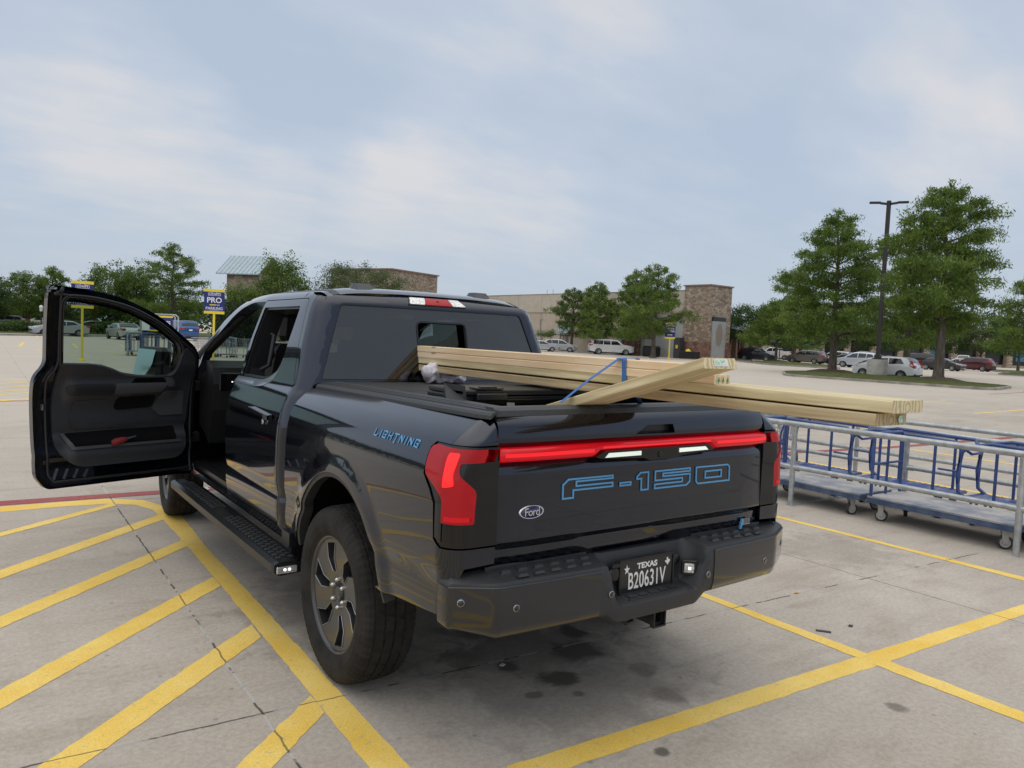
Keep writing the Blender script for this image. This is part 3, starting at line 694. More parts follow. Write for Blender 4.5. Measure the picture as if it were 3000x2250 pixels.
c = MB(); P = [(.023 * (1 if k % 2 == 0 else .4) * math.sin(k * PI / 5) * .75, .023 * (1 if k % 2 == 0 else .4) * math.cos(k * PI / 5) * .95) for k in range(10)][::-1]
c.prism([(p[0] - .121, p[1] + .045) for p in P], 0, .0006)
TXP = [(-.004, .018), (.005, .018), (.005, .009), (.018, .006), (.018, -.004), (.008, -.012), (.004, -.020), (-.002, -.016), (-.006, -.008), (-.012, -.006), (-.018, .002), (-.004, .003)]
c.prism([(p[0] * .9 + .124, p[1] * .9 + .052) for p in TXP], 0, .0006); c.box((.088, -.069, 0), (.096, -.063, .0006)); c.box((.136, -.069, 0), (.144, -.063, .0006))
q = c.build('plate_symbols', Mt['white'], pl); q.data.transform(PL @ Matrix.Translation((0, 0, .0036)))
c = MB(); c.box((.098, -.0685, .0034), (.134, -.0635, .004)); q = c.build('plate_strip', Mt['satin'], pl); q.data.transform(PL)
c = MB(); c.lathe([(0, .022), (-.006, .021), (-.008, .012), (-.008, 0)], (.195, -1.073, .715), 'y', 24); c.box((.185, -1.083, .711), (.205, -1.078, .719)); c.build('socket_cover', Mt['plastic2'], bp_); c = MB()
c.lathe([(0, .034), (-.008, .033), (-.010, .02), (-.010, 0)], (-.19, -1.078, .70), 'y', 24); c.box((-.215, -1.094, .735), (-.165, -1.084, .75)); c.build('socket_cover', Mt['plastic2'], bp_)
# hitch receiver and chain loops
c = MB()
hx0 = .020
for a, b in (((-.030, .470), (.030, .478)), ((-.030, .524), (.030, .532)), ((-.030, .478), (-.023, .524)), ((.023, .478), (.030, .524))): c.box((hx0 + a[0], -1.140, a[1]), (hx0 + b[0], -.80, b[1]))
for a, b in (((-.037, .463), (.037, .470)), ((-.037, .532), (.037, .539)), ((-.037, .470), (-.030, .532)), ((.030, .470), (.037, .532))): c.box((hx0 + a[0], -1.158, a[1]), (hx0 + b[0], -1.135, b[1]))
for sx_ in (-1, 1):
    pts = [(sx_ * .04, -1.0, .50), (sx_ * .07, -1.08, .482), (sx_ * .115, -1.09, .480), (sx_ * .13, -1.05, .50), (sx_ * .12, -1.0, .55)]
    c.tube(pts, .008, 8)
c.box((-.20, -1.03, .54), (.20, -.98, .60)); c.tube([(-.7, -.9, .57), (.7, -.9, .57)], .04, 10)
c.build('tow_hitch', Mt['plastic2'], truck)

# ---- wheels
def make_wheel(side):
    """side -1 = left. origin at hub centre, tyre 0.838 m tall"""
    tp = []   # profile (offset outwards, radius)
    tw = .130
    tp = [(.085, .262), (.112, .272), (.128, .300), (.136, .335), (.133, .372), (.124, .396), (.112, .409), (.098, .414),
          (.090, .4165), (.088, .410), (.082, .410), (.080, .4175), (.044, .419), (.042, .410), (.034, .410), (.032, .419),
          (-.004, .4195), (-.006, .410), (-.014, .410), (-.016, .419), (-.052, .4185), (-.054, .410), (-.062, .410), (-.064, .4175), (-.090, .4165), (-.112, .409), (-.130, .385), (-.136, .335), (-.12, .28), (-.085, .262)]
    c = MB(); SG = 144
    def rf(j, k, r):
        if 4 <= j <= 8 and k % 2 == 0: return r - .005
        if j in (11, 12, 15, 16, 19, 20) and (k + j) % 5 == 0: return r - .008
        if 23 <= j <= 26 and k % 2 == 0: return r - .005
        return r
    c.lathe([(side * a, r) for a, r in tp], (0, 0, 0), 'x', SG, closed=True, smooth=False, radfn=rf)
    ty = c.build('tyre', Mt['rubber']); fix_normals(ty)
    c = MB()  # barrel
    c.lathe([(side * a, r) for a, r in ((.108, .281), (.114, .279), (.114, .270), (.100, .262), (.060, .252), (-.10, .245), (-.10, .06), (-.06, .06))], (0, 0, 0), 'x', 64)
    rm = c.build('rim', Mt['rim']); fix_normals(rm)
    # spoke disc with six kinked openings
    def disc(u, v):
        r = np.sqrt(u * u + v * v); d = .082 + .020 * np.clip((r - .06) / .2, 0, 1) ** 1.2 - .03 * np.exp(-(r / .05) ** 4)
        return side * d, u * side * -1, v
    holes = []
    for k in range(6):
        a0 = k * PI / 3 + .12
        def pol(r, a): return (r * math.sin(a0 + a), r * math.cos(a0 + a))
        holes.append(rnd([pol(.246, -.20), pol(.246, .16), pol(.182, .33), pol(.108, .26), pol(.104, -.06), pol(.168, -.02)], .006, 3))
    ring = [(.262 * math.sin(t), .262 * math.cos(t)) for t in np.linspace(0, 2 * PI, 61)[:-1]]
    dk = panel('spokes', ring, disc, Mt['rim'], rm, holes=holes, h=.018, thick=.045, outv=(side, 0, 0)); dk.parent = rm
    # bright machined edges along the openings
    e_ = MB()
    for k in range(6):
        a0 = k * PI / 3 + .12
        def pt(r, a):
            x_, z_ = r * math.sin(a0 + a), r * math.cos(a0 + a); d = .082 + .020 * min(1, max(0, (r - .06) / .2)) ** 1.2
            return Vector((side * (d + .002), x_ * side * -1, z_))
        e_.tube([pt(.246, .175), pt(.182, .345), pt(.108, .28)], .0020, 6)
        e_.tube([pt(.246, -.215), pt(.168, -.035), pt(.104, -.08)], .0015, 6)
    e_.build('spoke_edges', Mt['rim_cut'], rm)
    for k in range(6):
        c = MB(); t = k * PI / 3 + .55; c.lathe([(side * .058, .011), (side * .090, .011), (side * .096, .007), (side * .100, 0)], (0, .066 * math.cos(t), .066 * math.sin(t)), 'x', 10); c.build('lug_nut', Mt['lug'], rm)
    c = MB(); c.lathe([(side * .05, .034), (side * .082, .034), (side * .088, .028), (side * .086, .024), (side * .088, 0)], (0, 0, 0), 'x', 32); c.build('hub_cap', Mt['rim'], rm)
    c = MB(); c.lathe([(side * .02, .17), (side * .03, .17), (side * .03, .05)], (0, 0, 0), 'x', 40); c.build('brake_disc', Mt['satin'], rm)
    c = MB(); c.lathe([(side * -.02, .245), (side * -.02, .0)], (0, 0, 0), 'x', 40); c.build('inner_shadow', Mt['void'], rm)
    return ty, rm
def put_wheel(side, y, turn=0):
    ty, rm = make_wheel(side)
    wh = MB(); wh.lathe([(side * .0, .055), (side * .07, .055), (side * .07, 0)], (0, 0, 0), 'x', 20)
    w = wh.build('wheel', Mt['plastic2'], truck); w.location = (side * .868, y, .419); w.rotation_euler = (rad(8) * side, 0, turn)
    ty.parent = w; rm.parent = w
    return w
put_wheel(-1, 0); put_wheel(1, 0); put_wheel(-1, 3.696, rad(-4)); put_wheel(1, 3.696, rad(-4))

# ---- cab shell
def drop(y):   # roof falls away to the front and a little to the rear
    return .03 * np.clip((y - 1.7) / .55, 0, 3) ** 2 + .02 * np.clip((1.0 - y) / .3, 0, 1) ** 2
cabX = Prof([(.45, .935), (.50, .955), (.56, .975), (.65, .988), (.70, .990), (.735, .978), (.80, .994), (.92, .998), (1.05, .997), (1.14, .990), (1.20, .978), (1.26, .958), (1.305, .935), (1.33, .915), (1.36, .900), (1.6, .845), (1.80, .785), (1.855, .760), (1.885, .735), (1.905, .700)], .009)
def cab_f(side, off=0, u0=-.815, r=.10):
    def f(u, z):
        y0 = -u; z2 = z + np.where(z > 1.4, drop(y0) * np.clip((z - 1.4) / .3, 0, 1), 0)
        X = cabX(z2) + off + flare(y0, z, 3.696, .45, .515, .54) * (y0 > 2.2)
        c_, y = arc_plan(u, u0, r)
        rake = np.clip((z - 1.38) / .44, 0, 1.3) * .10 * np.clip((u + 1.15) / .3, 0, 1)
        return side * (X - c_), y + rake, z
    return f
RD = rnd([(-1.822, .56), (-.80, .575), (-.795, 1.20), (-.845, 1.40), (-.885, 1.852), (-1.76, 1.846), (-1.845, 1.36), (-1.825, 1.28)], [.03, .05, .2, .15, .05, .02, .08, .05])
RW = rnd([(-1.725, 1.802), (-1.03, 1.808), (-1.060, 1.62), (-1.115, 1.425), (-1.30, 1.352), (-1.80, 1.345)], [.02, .03, .15, .10, .16, .02])
# opening of the front door (in the shell)
FD = rnd([(-2.90, .555), (-1.80, .555), (-1.80, 1.28), (-1.82, 1.40), (-1.745, 1.845), (-2.05, 1.842), (-2.30, 1.80), (-2.52, 1.715), (-2.76, 1.585), (-2.93, 1.46), (-2.93, 1.2)], [.05, .06, .05, .05, .02, .08, .1, .1, .1, .05, .05])
shell = [(-2.96, .50), (-.668, .50), (-.668, .50)] [:2] + [(-.668, 1.36)]
cu = -.815 + .10 * PI / 2 * .5 
def back_u(z): return -.815 + .052 + .052 * np.clip((z - 1.38) / .44, 0, 1)
shell = [(-2.96, .50), (-.66, .50), (-.66, 1.36), (-.735, 1.372)] + [(-.735 , 1.40), (-.735, 1.862), (-.80, 1.868), (-.88, 1.881), (-.95, 1.892)] + [(-y, 1.899 - float(drop(np.array(y)))) for y in (1.08, 1.2, 1.5, 1.8, 2.0, 2.2, 2.3)] + [(-2.5, 1.785), (-2.71, 1.705), (-2.96, 1.535)]
def grow(P, t):
    V, I = band(P, -t); return [tuple(p) for p in I]
cs = panel('cab_side', shell, cab_f(-1), Mt['paint'], truck, holes=[grow(RD, .005), grow(FD, -.002)], h=.04, thick=.06, outv=(-1, 0, 0))
rs = panel('cab_side', shell, cab_f(1), Mt['paint'], truck, holes=[RW, rnd([(-2.86, 1.40), (-1.88, 1.355), (-1.80, 1.80), (-2.2, 1.785), (-2.45, 1.70)], .04)], h=.05, thick=.05, outv=(1, 0, 0))
panel('side_glass', RW, cab_f(1, -.02), Mt['gl_side'], rs, h=.15, thick=0, outv=(1, 0, 0)); panel('side_glass', [(-2.86, 1.40), (-1.88, 1.355), (-1.80, 1.80), (-2.2, 1.785), (-2.45, 1.70)], cab_f(1, -.02), Mt['gl_side'], rs, h=.15, thick=0, outv=(1, 0, 0))
rdoor = panel('rear_door', RD, cab_f(-1), Mt['paint'], truck, holes=[RW], h=.03, thick=.04, outv=(-1, 0, 0))
# inner face of the rear door (dark) and window channel
panel('door_lining', grow(RD, -.03), cab_f(-1, -.10), Mt['trim_in2'], rdoor, holes=[grow(RW, .004)], h=.08, thick=.0, outv=(-1, 0, 0), both=True)
RWi = grow(RW, -.016)
panel('window_seal', RW, cab_f(-1, -.012), Mt['plastic2'], rdoor, holes=[RWi], h=.05, thick=.085, outv=(-1, 0, 0))
tr = rnd([(-1.862, 1.298), (-1.42, 1.303), (-1.32, 1.312), (-1.20, 1.345), (-1.13, 1.395), (-1.118, 1.42), (-1.30, 1.350), (-1.80, 1.343), (-1.855, 1.343)], [.004, .1, .05, .05, .02, .004, .1, .02, .004])
panel('belt_trim', tr, cab_f(-1, .003), Mt['satin'], rdoor, h=.04, thick=.005, outv=(-1, 0, 0))
# applique strips on the door frame behind the front door
# door handle: bezel cup, grip, lock cap
c = MB(); c.bar((-1.006, .905, 1.165), (-1.006, 1.215, 1.182), .03, .030); c.bar((-1.022, .885, 1.166), (-1.022, 1.225, 1.184), .012, .026)
hd = c.build('door_handle', Mt['paint'], rdoor)
c = MB(); c.bar((-1.0300, .885, 1.178), (-1.0300, 1.225, 1.196), .004, .006); c.bar((-1.029, .885, 1.166), (-1.029, .95, 1.169), .004, .03)
c.build('handle_trim', Mt['satin'], hd)
c = MB(); c.lathe([(0, .017), (-.006, .016), (-.006, 0)], (-1.0, 1.04, 1.128), 'x', 18); c.build('handle_lock', Mt['satin'], hd)

# back of the cab: frame around the glass, glass with an open sliding centre
def back_f(off=0):
    def f(x, z):
        X = cabX(z); cc = np.clip(X - np.abs(x), 0, .10); th_ = np.arccos(np.clip(1 - cc / .10, -1, 1)); y = .815 - .10 * np.sin(th_)
        y = y + np.clip((z - 1.38) / .44, 0, 1.3) * .10
        bow = -.03 * np.clip(1 - (x / (X - .10)) ** 2, 0, 1)
        roll = .05 * np.clip((z - 1.826) / .075, 0, 1.2) ** 2
        return x, y + bow + roll + off, z
    return f
bx = lambda z: float(cabX(z)) - .040
def bedge(z): return float(cabX(z)) - .0303
brk = rnd([(-.212, 1.846), (.209, 1.846), (.165, 1.896), (-.19, 1.896)], .01)
bo_ = [(-bedge(1.36), 1.36), (bedge(1.36), 1.36)] + [(bedge(z), z) for z in (1.5, 1.6, 1.7, 1.8, 1.84, 1.862)] + [(.66, 1.875), (.52, 1.896), (.35, 1.9055), (0, 1.909), (-.35, 1.9055), (-.52, 1.896), (-.66, 1.875)] + [(-bedge(z), z) for z in (1.862, 1.84, 1.8, 1.7, 1.6, 1.5)]
gw = rnd([(-.785, 1.392), (.785, 1.392), (.640, 1.826), (-.640, 1.826)], [.02, .02, .03, .03])
bk = panel('cab_back', bo_, back_f(), Mt['paint'], truck, holes=[gw], h=.04, thick=.03, outv=(0, -1, 0))
op = rnd([(-.158, 1.43), (.190, 1.43), (.185, 1.744), (-.163, 1.744)], [.02, .02, .035, .035])
rg = panel('rear_window', grow(gw, .0), back_f(.006), Mt['gl_tint'], truck, holes=[op], h=.06, thick=0, outv=(0, -1, 0))
panel('window_seal', grow(op, .006), back_f(.002), Mt['plastic2'], rg, holes=[grow(op, -.003)], h=.05, thick=.02, outv=(0, -1, 0))
panel('window_seal', grow(gw, .006), back_f(.001), Mt['gloss_black'], rg, holes=[grow(gw, -.006)], h=.05, thick=.004, outv=(0, -1, 0))
panel('slider_pane', [(-.60, 1.42), (-.158, 1.42), (-.163, 1.75), (-.56, 1.75)], back_f(.024), Mt['gl_tint'], rg, h=.1, thick=0, outv=(0, -1, 0))
# stop lamp over the window
for nm, P, m in (('stop_lamp', brk, Mt['gloss_black']),): sl_ = panel(nm, brk, back_f(-.004), m, truck, h=.03, thick=.02, outv=(0, -1, 0))
panel('clear_lens', rnd([(-.203, 1.853), (-.098, 1.853), (-.082, 1.894), (-.186, 1.894)], .008), back_f(-.009), Mt['clear_lens'], sl_, h=.02, thick=.008, outv=(0, -1, 0))
panel('clear_lens', rnd([(.102, 1.853), (.200, 1.853), (.160, 1.894), (.086, 1.894)], .008), back_f(-.009), Mt['clear_lens'], sl_, h=.02, thick=.008, outv=(0, -1, 0))
panel('red_lens', rnd([(-.094, 1.853), (.098, 1.853), (.083, 1.894), (-.079, 1.894)], .004), back_f(-.0095), Mt['red_lens'], sl_, h=.02, thick=.008, outv=(0, -1, 0))
c = MB(); c.lathe([(0, .020), (-.020, .018), (-.028, .012), (-.028, .008), (-.022, 0)], (0, .835, 1.865), 'y', 20); c.build('bed_camera', Mt['gloss_black'], sl_)
# roof
roofh = Prof([(-.01, .036), (.3, .034), (.52, .024), (.63, .010), (.70, -.010)], .02)
def roof_f(x, y):
    ax = np.abs(x); z = 1.906 + roofh(ax) - drop(y) * 1.0 - .018 * np.clip((1.0 - y) / .12, 0, 1.5) ** 2
    return x, y, z - 0
rf = panel('roof', [(-.7, .852), (-.35, .848), (0, .850), (.35, .848), (.7, .852), (.7, 2.28), (.35, 2.36), (0, 2.38), (-.35, 2.36), (-.7, 2.28)], roof_f, Mt['paint'], truck, h=.06, thick=.02, outv=(0, 0, 1))
panel('headliner', [(-.69, .86), (.69, .86), (.69, 2.28), (-.69, 2.28)], lambda x, y: (x, y, roof_f(x, y)[2] - .06), Mt['trim_in2'], truck, h=.2, thick=0, outv=(0, 0, 1), both=True)
for sd_ in (-1, 1):
    panel('roof_strip', [(sd_ * .668, .855), (sd_ * .630, .855), (sd_ * .630, 2.2), (sd_ * .668, 2.2)], lambda x, y: (x, y, roof_f(x, y)[2] - .0 + .002), Mt['plastic2'], rf, h=.05, thick=.004, outv=(0, 0, 1))
# cab corner strip running down beside the back glass
# roof housings
for x in (-.41, .445):
    c = MB(); P = [(-.075, .0), (-.060, -.07), (.060, -.07), (.075, 0), (.06, .07), (-.06, .07)]
    V = [(x + p[0], 1.04 + p[1], 1.925) for p in P] + [(x + p[0] * .72, 1.05 + p[1] * .6, 1.966) for p in P]
    c.add(V, [(6, 7, 8, 9, 10, 11)] + [(i, (i + 1) % 6, (i + 1) % 6 + 6, i + 6) for i in range(6)]); fix_normals(c.build('roof_housing', Mt['trim_grey'], rf))
# A pillars, windscreen, cowl
for sd_ in (-1, 1):
    c = MB(); c.tube([(sd_ * .705, 2.34, 1.815), (sd_ * .735, 2.55, 1.745), (sd_ * .785, 2.80, 1.62), (sd_ * .845, 3.0, 1.485), (sd_ * .905, 3.20, 1.345)], .022, 10); c.build('windscreen_pillar', Mt['paint'], truck)
    c = MB(); c.tube([(sd_ * .69, 2.26, 1.835), (sd_ * .74, 2.60, 1.69), (sd_ * .86, 3.05, 1.42)], .045, 8); c.build('pillar_lining', Mt['trim_in2'], truck)
c = MB(); c.add([(-.89, 3.20, 1.335), (.89, 3.20, 1.335), (.69, 2.36, 1.86), (-.69, 2.36, 1.86), (0, 3.32, 1.335), (0, 2.42, 1.875)], [(0, 4, 5, 3), (4, 1, 2, 5)], True); c.build('windscreen', Mt['gl_clear'], truck)
# nose: fenders, hood, front fascia
def fend_f(side):
    def f(u, z):
        y = -u; X = cabX(np.minimum(z, 1.25)) - np.clip(z - 1.2, 0, 1) ** 1.3 * .9 + flare(y, z, 3.696, .45, .515, .54) - .10 * np.clip((y - 4.2) / .45, 0, 1) ** 2
        return side * X, y, z
    return f
ar2 = [(-y, z) for y, z in arch_pts((3.696, .45, .515, .54), rad(168), rad(12))]
fo_ = [(-4.58, .52), (-4.20, .52)] + ar2[::-1][1:-1] + [(-3.19, .52), (-2.965, .52), (-2.965, 1.30), (-3.3, 1.31), (-4.1, 1.26), (-4.58, 1.18)]
for sd_ in (-1, 1):
    panel('fender', fo_, fend_f(sd_), Mt['paint'], truck, h=.05, thick=.03, outv=(sd_, 0, 0))
    w = MB()
    for k in range(18):
        t0, t1 = PI * k / 18, PI * (k + 1) / 18
        w.add([(sd_ * .97, 3.696 + .515 * math.cos(t0), .45 + .54 * math.sin(t0)), (sd_ * .97, 3.696 + .515 * math.cos(t1), .45 + .54 * math.sin(t1)), (sd_ * .55, 3.696 + .515 * math.cos(t1), .45 + .54 * math.sin(t1)), (sd_ * .55, 3.696 + .515 * math.cos(t0), .45 + .54 * math.sin(t0))], [(0, 1, 2, 3)])
    w.add([(sd_ * .56, 3.16, .30), (sd_ * .56, 4.23, .30), (sd_ * .56, 4.23, 1.0), (sd_ * .56, 3.16, 1.0)], [(0, 1, 2, 3)]); w.build('wheel_housing', Mt['void'], truck)
def hood_f(x, y):
    ax = np.abs(x); return x, y, 1.385 - .10 * np.clip((y - 3.1) / 1.5, 0, 1) ** 1.5 - .10 * (ax / .9) ** 3 + .015 * np.exp(-((ax - .55) / .08) ** 2)
panel('hood', [(-.90, 3.10), (.90, 3.10), (.84, 4.45), (.5, 4.6), (-.5, 4.6), (-.84, 4.45)], hood_f, Mt['paint'], truck, h=.09, thick=.03, outv=(0, 0, 1))
c = MB(); c.box((-.86, 4.50, .50), (.86, 4.66, 1.20), 0, .04); fa = c.build('front_fascia', Mt['paint'], truck)
c = MB(); c.box((-.6, 4.66, .75), (.6, 4.675, 1.12)); c.build('grille', Mt['gloss_black'], fa)
for sd_ in (-1, 1): c = MB(); c.box((sd_ * .62, 4.64, .80), (sd_ * .85, 4.672, 1.12)); c.build('headlight', Mt['clear_lens'], fa)
# floor / underbody, rocker, firewall
c = MB(); c.box((-.84, .70, .44), (.84, 3.12, .56)); c.box((-.55, -.70, .50), (.55, .72, .66)); c.box((-.5, 3.1, .40), (.5, 4.5, .8)); c.box((-.86, 3.10, .5), (.86, 3.16, 1.34)); c.box((-.84, .66, .5), (.84, .70, 1.33)); c.tube([(-.72, 0, .42), (.72, 0, .42)], .06, 12); c.build('underbody', Mt['void'], truck)
c = MB(); c.box((-.925, 1.70, .575), (-.84, 2.95, .59)); c.box((-.95, 1.83, .50), (-.90, 2.93, .60)); c.build('door_sill', Mt['plastic2'], truck)
# pillar between the doors, seen past the door opening
c = MB(); V = []
for z, x, y0, y1 in ((.58, .90, 1.72, 1.84), (1.30, .88, 1.74, 1.86), (1.40, .85, 1.76, 1.85), (1.83, .73, 1.70, 1.76)):
    V += [(-x, y0, z), (-x, y1, z), (-x + .09, y1, z), (-x + .09, y0, z)]
F = []
for k in range(3):
    for i in range(4): F.append((k * 4 + i, k * 4 + (i + 1) % 4, (k + 1) * 4 + (i + 1) % 4, (k + 1) * 4 + i))
c.add(V, F); fix_normals(c.build('door_pillar', Mt['trim_in2'], truck))
# running boards with tread pads and an end lamp
for sd_ in (-1, 1):
    c = MB(); P = [(.93, .44), (1.00, .455), (1.075, .452), (1.10, .438), (1.10, .395), (1.07, .375), (.93, .385)]
    V = []; 
    for y, k in ((.50, .95), (.53, 1), (2.93, 1), (2.96, .95)):
        for x, z in P: V.append((sd_ * (1.0 + (x - 1.0) * k), y, .42 + (z - .42) * k))
    n = len(P); F = [tuple(range(n)), tuple(range(3 * n, 4 * n))] + [(k * n + i, k * n + (i + 1) % n, (k + 1) * n + (i + 1) % n, (k + 1) * n + i) for k in range(3) for i in range(n)]
    rb_ = fix_normals(c.add(V, F).build('running_board', Mt['plastic2'], truck))
    for (ya, yb) in ((.55, 1.55), (1.85, 2.80)):
        c = MB(); k = 0; y = ya
        while y < yb:
            for r_ in range(3):
                x = sd_ * (.985 + r_ * .034); c.box((x - .012, y + (r_ % 2) * .03, .452), (x + .012, y + .035 + (r_ % 2) * .03, .4595))
            y += .06
        c.build('tread_pad', Mt['plastic'], rb_)
    c = MB(); c.box((sd_ * .975, .486, .392), (sd_ * 1.085, .498, .428), 0, .004); l_ = c.build('end_lamp', Mt['clear_lens'], rb_)
    c = MB()
    for k in (0, 1): c.lathe([(0, .008), (-.004, .007), (-.005, 0)], (sd_ * (1.018 + k * .024), .486, .412), 'y', 12)
    c.build('bulb', Mt['bulb'], l_)
c = MB(); c.box((-.99, .58, .50), (-.93, .70, .575)); c.box((-.97, .60, .44), (-.9, .66, .52)); c.build('rocker_bracket', Mt['plastic2'], truck)

# ---- interior
def seat(x, y, rear=False):
    c = MB(); 
    c.box((x - .26, y - .02, .80), (x + .26, y + .50, .95), 0, .05)
    n0 = len(c.V); c.box((x - .25, -.065, 0), (x + .25, .065, .64), 0, .05); c.xf(lambda v: Vector((v.x + (0 if v.z < .4 else (x - v.x) * .25 * (v.z - .4) / .24), y - .04 + v.y - v.z * .28, .92 + v.z)), n0)
    s_ = c.build('front_seat', Mt['seat'], truck)
    c = MB(); n0 = len(c.V); c.box((x - .135, -.05, 0), (x + .135, .05, .20), 0, .035); c.xf(lambda v: Vector((v.x, y - .235 + v.y - v.z * .18, 1.58 + v.z)), n0)
    c.tube([(x - .05, y - .21, 1.50), (x - .05, y - .235, 1.62)], .008, 6); c.tube([(x + .05, y - .21, 1.50), (x + .05, y - .235, 1.62)], .008, 6); c.build('head_rest', Mt['seat'], s_)
seat(-.42, 2.36); seat(.42, 2.36)
c = MB(); c.box((-.74, 1.00, .78), (.74, 1.42, .95), 0, .04); n0 = len(c.V); c.box((-.74, -.06, 0), (.74, .06, .62), 0, .04); c.xf(lambda v: Vector((v.x, .99 + v.y - v.z * .12, .92 + v.z)), n0); rsb = c.build('rear_bench', Mt['seat'], truck)
for x in (-.50, .50):
    c = MB(); c.box((x - .12, .84, 1.50), (x + .12, .92, 1.62), 0, .03); c.build('head_rest', Mt['seat'], rsb)
c = MB(); V = []
P = [(2.70, 1.02), (2.68, 1.22), (2.72, 1.345), (2.84, 1.395), (3.12, 1.38), (3.14, .9), (2.80, .75)]
n = len(P)
for x in (-.86, .86):
    for y, z in P: V.append((x, y, z))
c.add(V, [tuple(range(n)), tuple(range(n, 2 * n))] + [(i, (i + 1) % n, n + (i + 1) % n, n + i) for i in range(n)]); da = fix_normals(c.build('dashboard', Mt['trim_in2'], truck))
c = MB(); c.box((-.82, 2.672, 1.17), (-.66, 2.69, 1.31), 0, .01); c.build('air_vent', Mt['gloss_black'], da)
c = MB(); c.box((-.62, 2.66, 1.20), (-.20, 2.70, 1.40), 0, .01); c.box((-.16, 2.655, 1.08), (.22, 2.70, 1.40), 0, .01); c.build('display', Mt['gloss_black'], da)
c = MB(); c.box((-.73, 2.666, 1.235), (-.72, 2.67, 1.243)); c.box((-.69, 2.666, 1.235), (-.683, 2.67, 1.24)); c.build('switch_light', Mt['bulb'], da)
c = MB(); pts = [(-.42 + .19 * math.cos(t), 2.56 - .07 * math.sin(t), 1.36 + .18 * math.sin(t)) for t in np.linspace(0, 2 * PI, 29)]
c.tube(pts, .016, 8, cap=False); c.tube([(-.42, 2.73, 1.29), (-.42, 2.58, 1.355)], .04, 10); c.bar((-.60, 2.565, 1.36), (-.24, 2.565, 1.36), .03, .05); c.bar((-.42, 2.57, 1.36), (-.42, 2.62, 1.20), .05, .02); c.build('steering_wheel', Mt['seat'], truck)
c = MB(); c.tube([(-.735, 2.02, 1.70), (-.69, 1.95, 1.69), (-.70, 1.80, 1.48), (-.75, 1.80, 1.40)], .014, 8); c.tube([(-.77, 1.79, 1.66), (-.72, 1.72, 1.62), (-.75, 1.72, 1.42), (-.80, 1.78, 1.38)], .016, 8); c.build('grab_handle', Mt['trim_in'], truck)
c = MB(); c.box((-.13, 2.36, 1.70), (.13, 2.39, 1.775), 0, .015); c.tube([(0, 2.39, 1.74), (0, 2.45, 1.80)], .012, 6); c.build('rear_view_mirror', Mt['gloss_black'], truck)
c = MB(); c.box((-.84, .72, .56), (.84, 3.1, .585)); c.box((-.16, 1.6, .56), (.16, 2.7, .98), 0, .04); c.build('cab_floor', Mt['trim_in2'], truck)
c = MB(); c.tube([(-.79, 1.79, 1.70), (-.77, 1.80, 1.3), (-.80, 1.80, .7)], .018, 6); c.build('seat_belt', Mt['seat'], truck)

# ---- front door, built closed then swung open about its hinge
HX, HY = -.965, 2.93
ANG = rad(-73)
fdoor_out = rnd([(-2.925, .515), (-1.875, .515), (-1.815, .60), (-1.79, 1.28), (-1.84, 1.37), (-1.80, 1.884), (-2.05, 1.872), (-2.30, 1.825), (-2.55, 1.72), (-2.905, 1.475), (-2.935, 1.2)], [.03, .03, .03, .05, .06, .015, .12, .12, .1, .08, .05])
fwin = rnd([(-2.72, 1.270), (-2.36, 1.268), (-2.15, 1.355), (-1.925, 1.362), (-1.885, 1.805), (-2.06, 1.80), (-2.30, 1.755), (-2.54, 1.645), (-2.735, 1.50)], [.02, .08, .06, .02, .05, .1, .1, .1, .08])
def fd_f(off):
    g = cab_f(-1, off)
    def f(u, z):
        x, y, z = g(u, z); return x - HX, y - HY, z
    return f
fd = panel('front_door', fdoor_out, fd_f(0), Mt['paint'], truck, holes=[fwin], h=.04, thick=.055, outv=(-1, 0, 0))
fd.location = (HX, HY, 0); fd.rotation_euler = (0, 0, ANG)
# inner structure: shut face following the outline
inn = grow(fdoor_out, -.028)
def th(z): return .12
def jamb(name, P, o0, o1, m, parent):
    V = []; F = []
    f0, f1 = fd_f(o0), fd_f(o1); n = len(P)
    a = np.array(P); A = np.stack(f0(a[:, 0], a[:, 1]), 1); B = np.stack(f1(a[:, 0], a[:, 1]), 1)
    V = list(A) + list(B); F = [(i, (i + 1) % n, n + (i + 1) % n, n + i) for i in range(n)]
    o = mk(name, V, F, m, parent, False); return fix_normals(o)
D1 = dens(inn, .04); D0 = dens(fdoor_out, .04)
jamb('door_edge', D1, -.045, -.110, Mt['paint'], fd)
panel('door_shell', fdoor_out, fd_f(-.050), Mt['paint'], fd, holes=[grow(inn, -.02)], h=.04, thick=0, outv=(1, 0, 0), both=True)
panel('door_inner', inn, fd_f(-.110), Mt['paint'], fd, holes=[grow(fwin, .004)], h=.04, thick=0, outv=(1, 0, 0))
jamb('window_channel', dens(fwin, .04), -.02, -.112, Mt['plastic2'], fd)
# rubber seal: closed tube near the edge of the inner face
sp = np.array(dens(grow(fdoor_out, -.055), .04)); Q = np.stack(fd_f(-.114)(sp[:, 0], sp[:, 1]), 1)
c = MB(); c.tube([tuple(q) for q in Q] + [tuple(Q[0])], .009, 8, cap=False); c.build('door_seal', Mt['plastic2'], fd)
sp = np.array(dens(grow(fwin, .020), .04)); Q = np.stack(fd_f(-.116)(sp[:, 0], sp[:, 1]), 1)
c = MB(); c.tube([tuple(q) for q in Q if q[2] > 1.33], .010, 8, cap=False); c.build('window_seal', Mt['plastic2'], fd)
sp = np.array(dens(grow(fwin, .008), .04)); Q = np.stack(fd_f(-.121)(sp[:, 0], sp[:, 1]), 1)
c = MB(); c.tube([tuple(q) for q in Q if q[2] > 1.42], .003, 6, cap=False); c.build('bright_bead', Mt['trim_grey'], fd)
panel('window_glass', grow(fwin, .01), fd_f(-.035), Mt['gl_clear'], fd, h=.15, thick=0, outv=(-1, 0, 0))
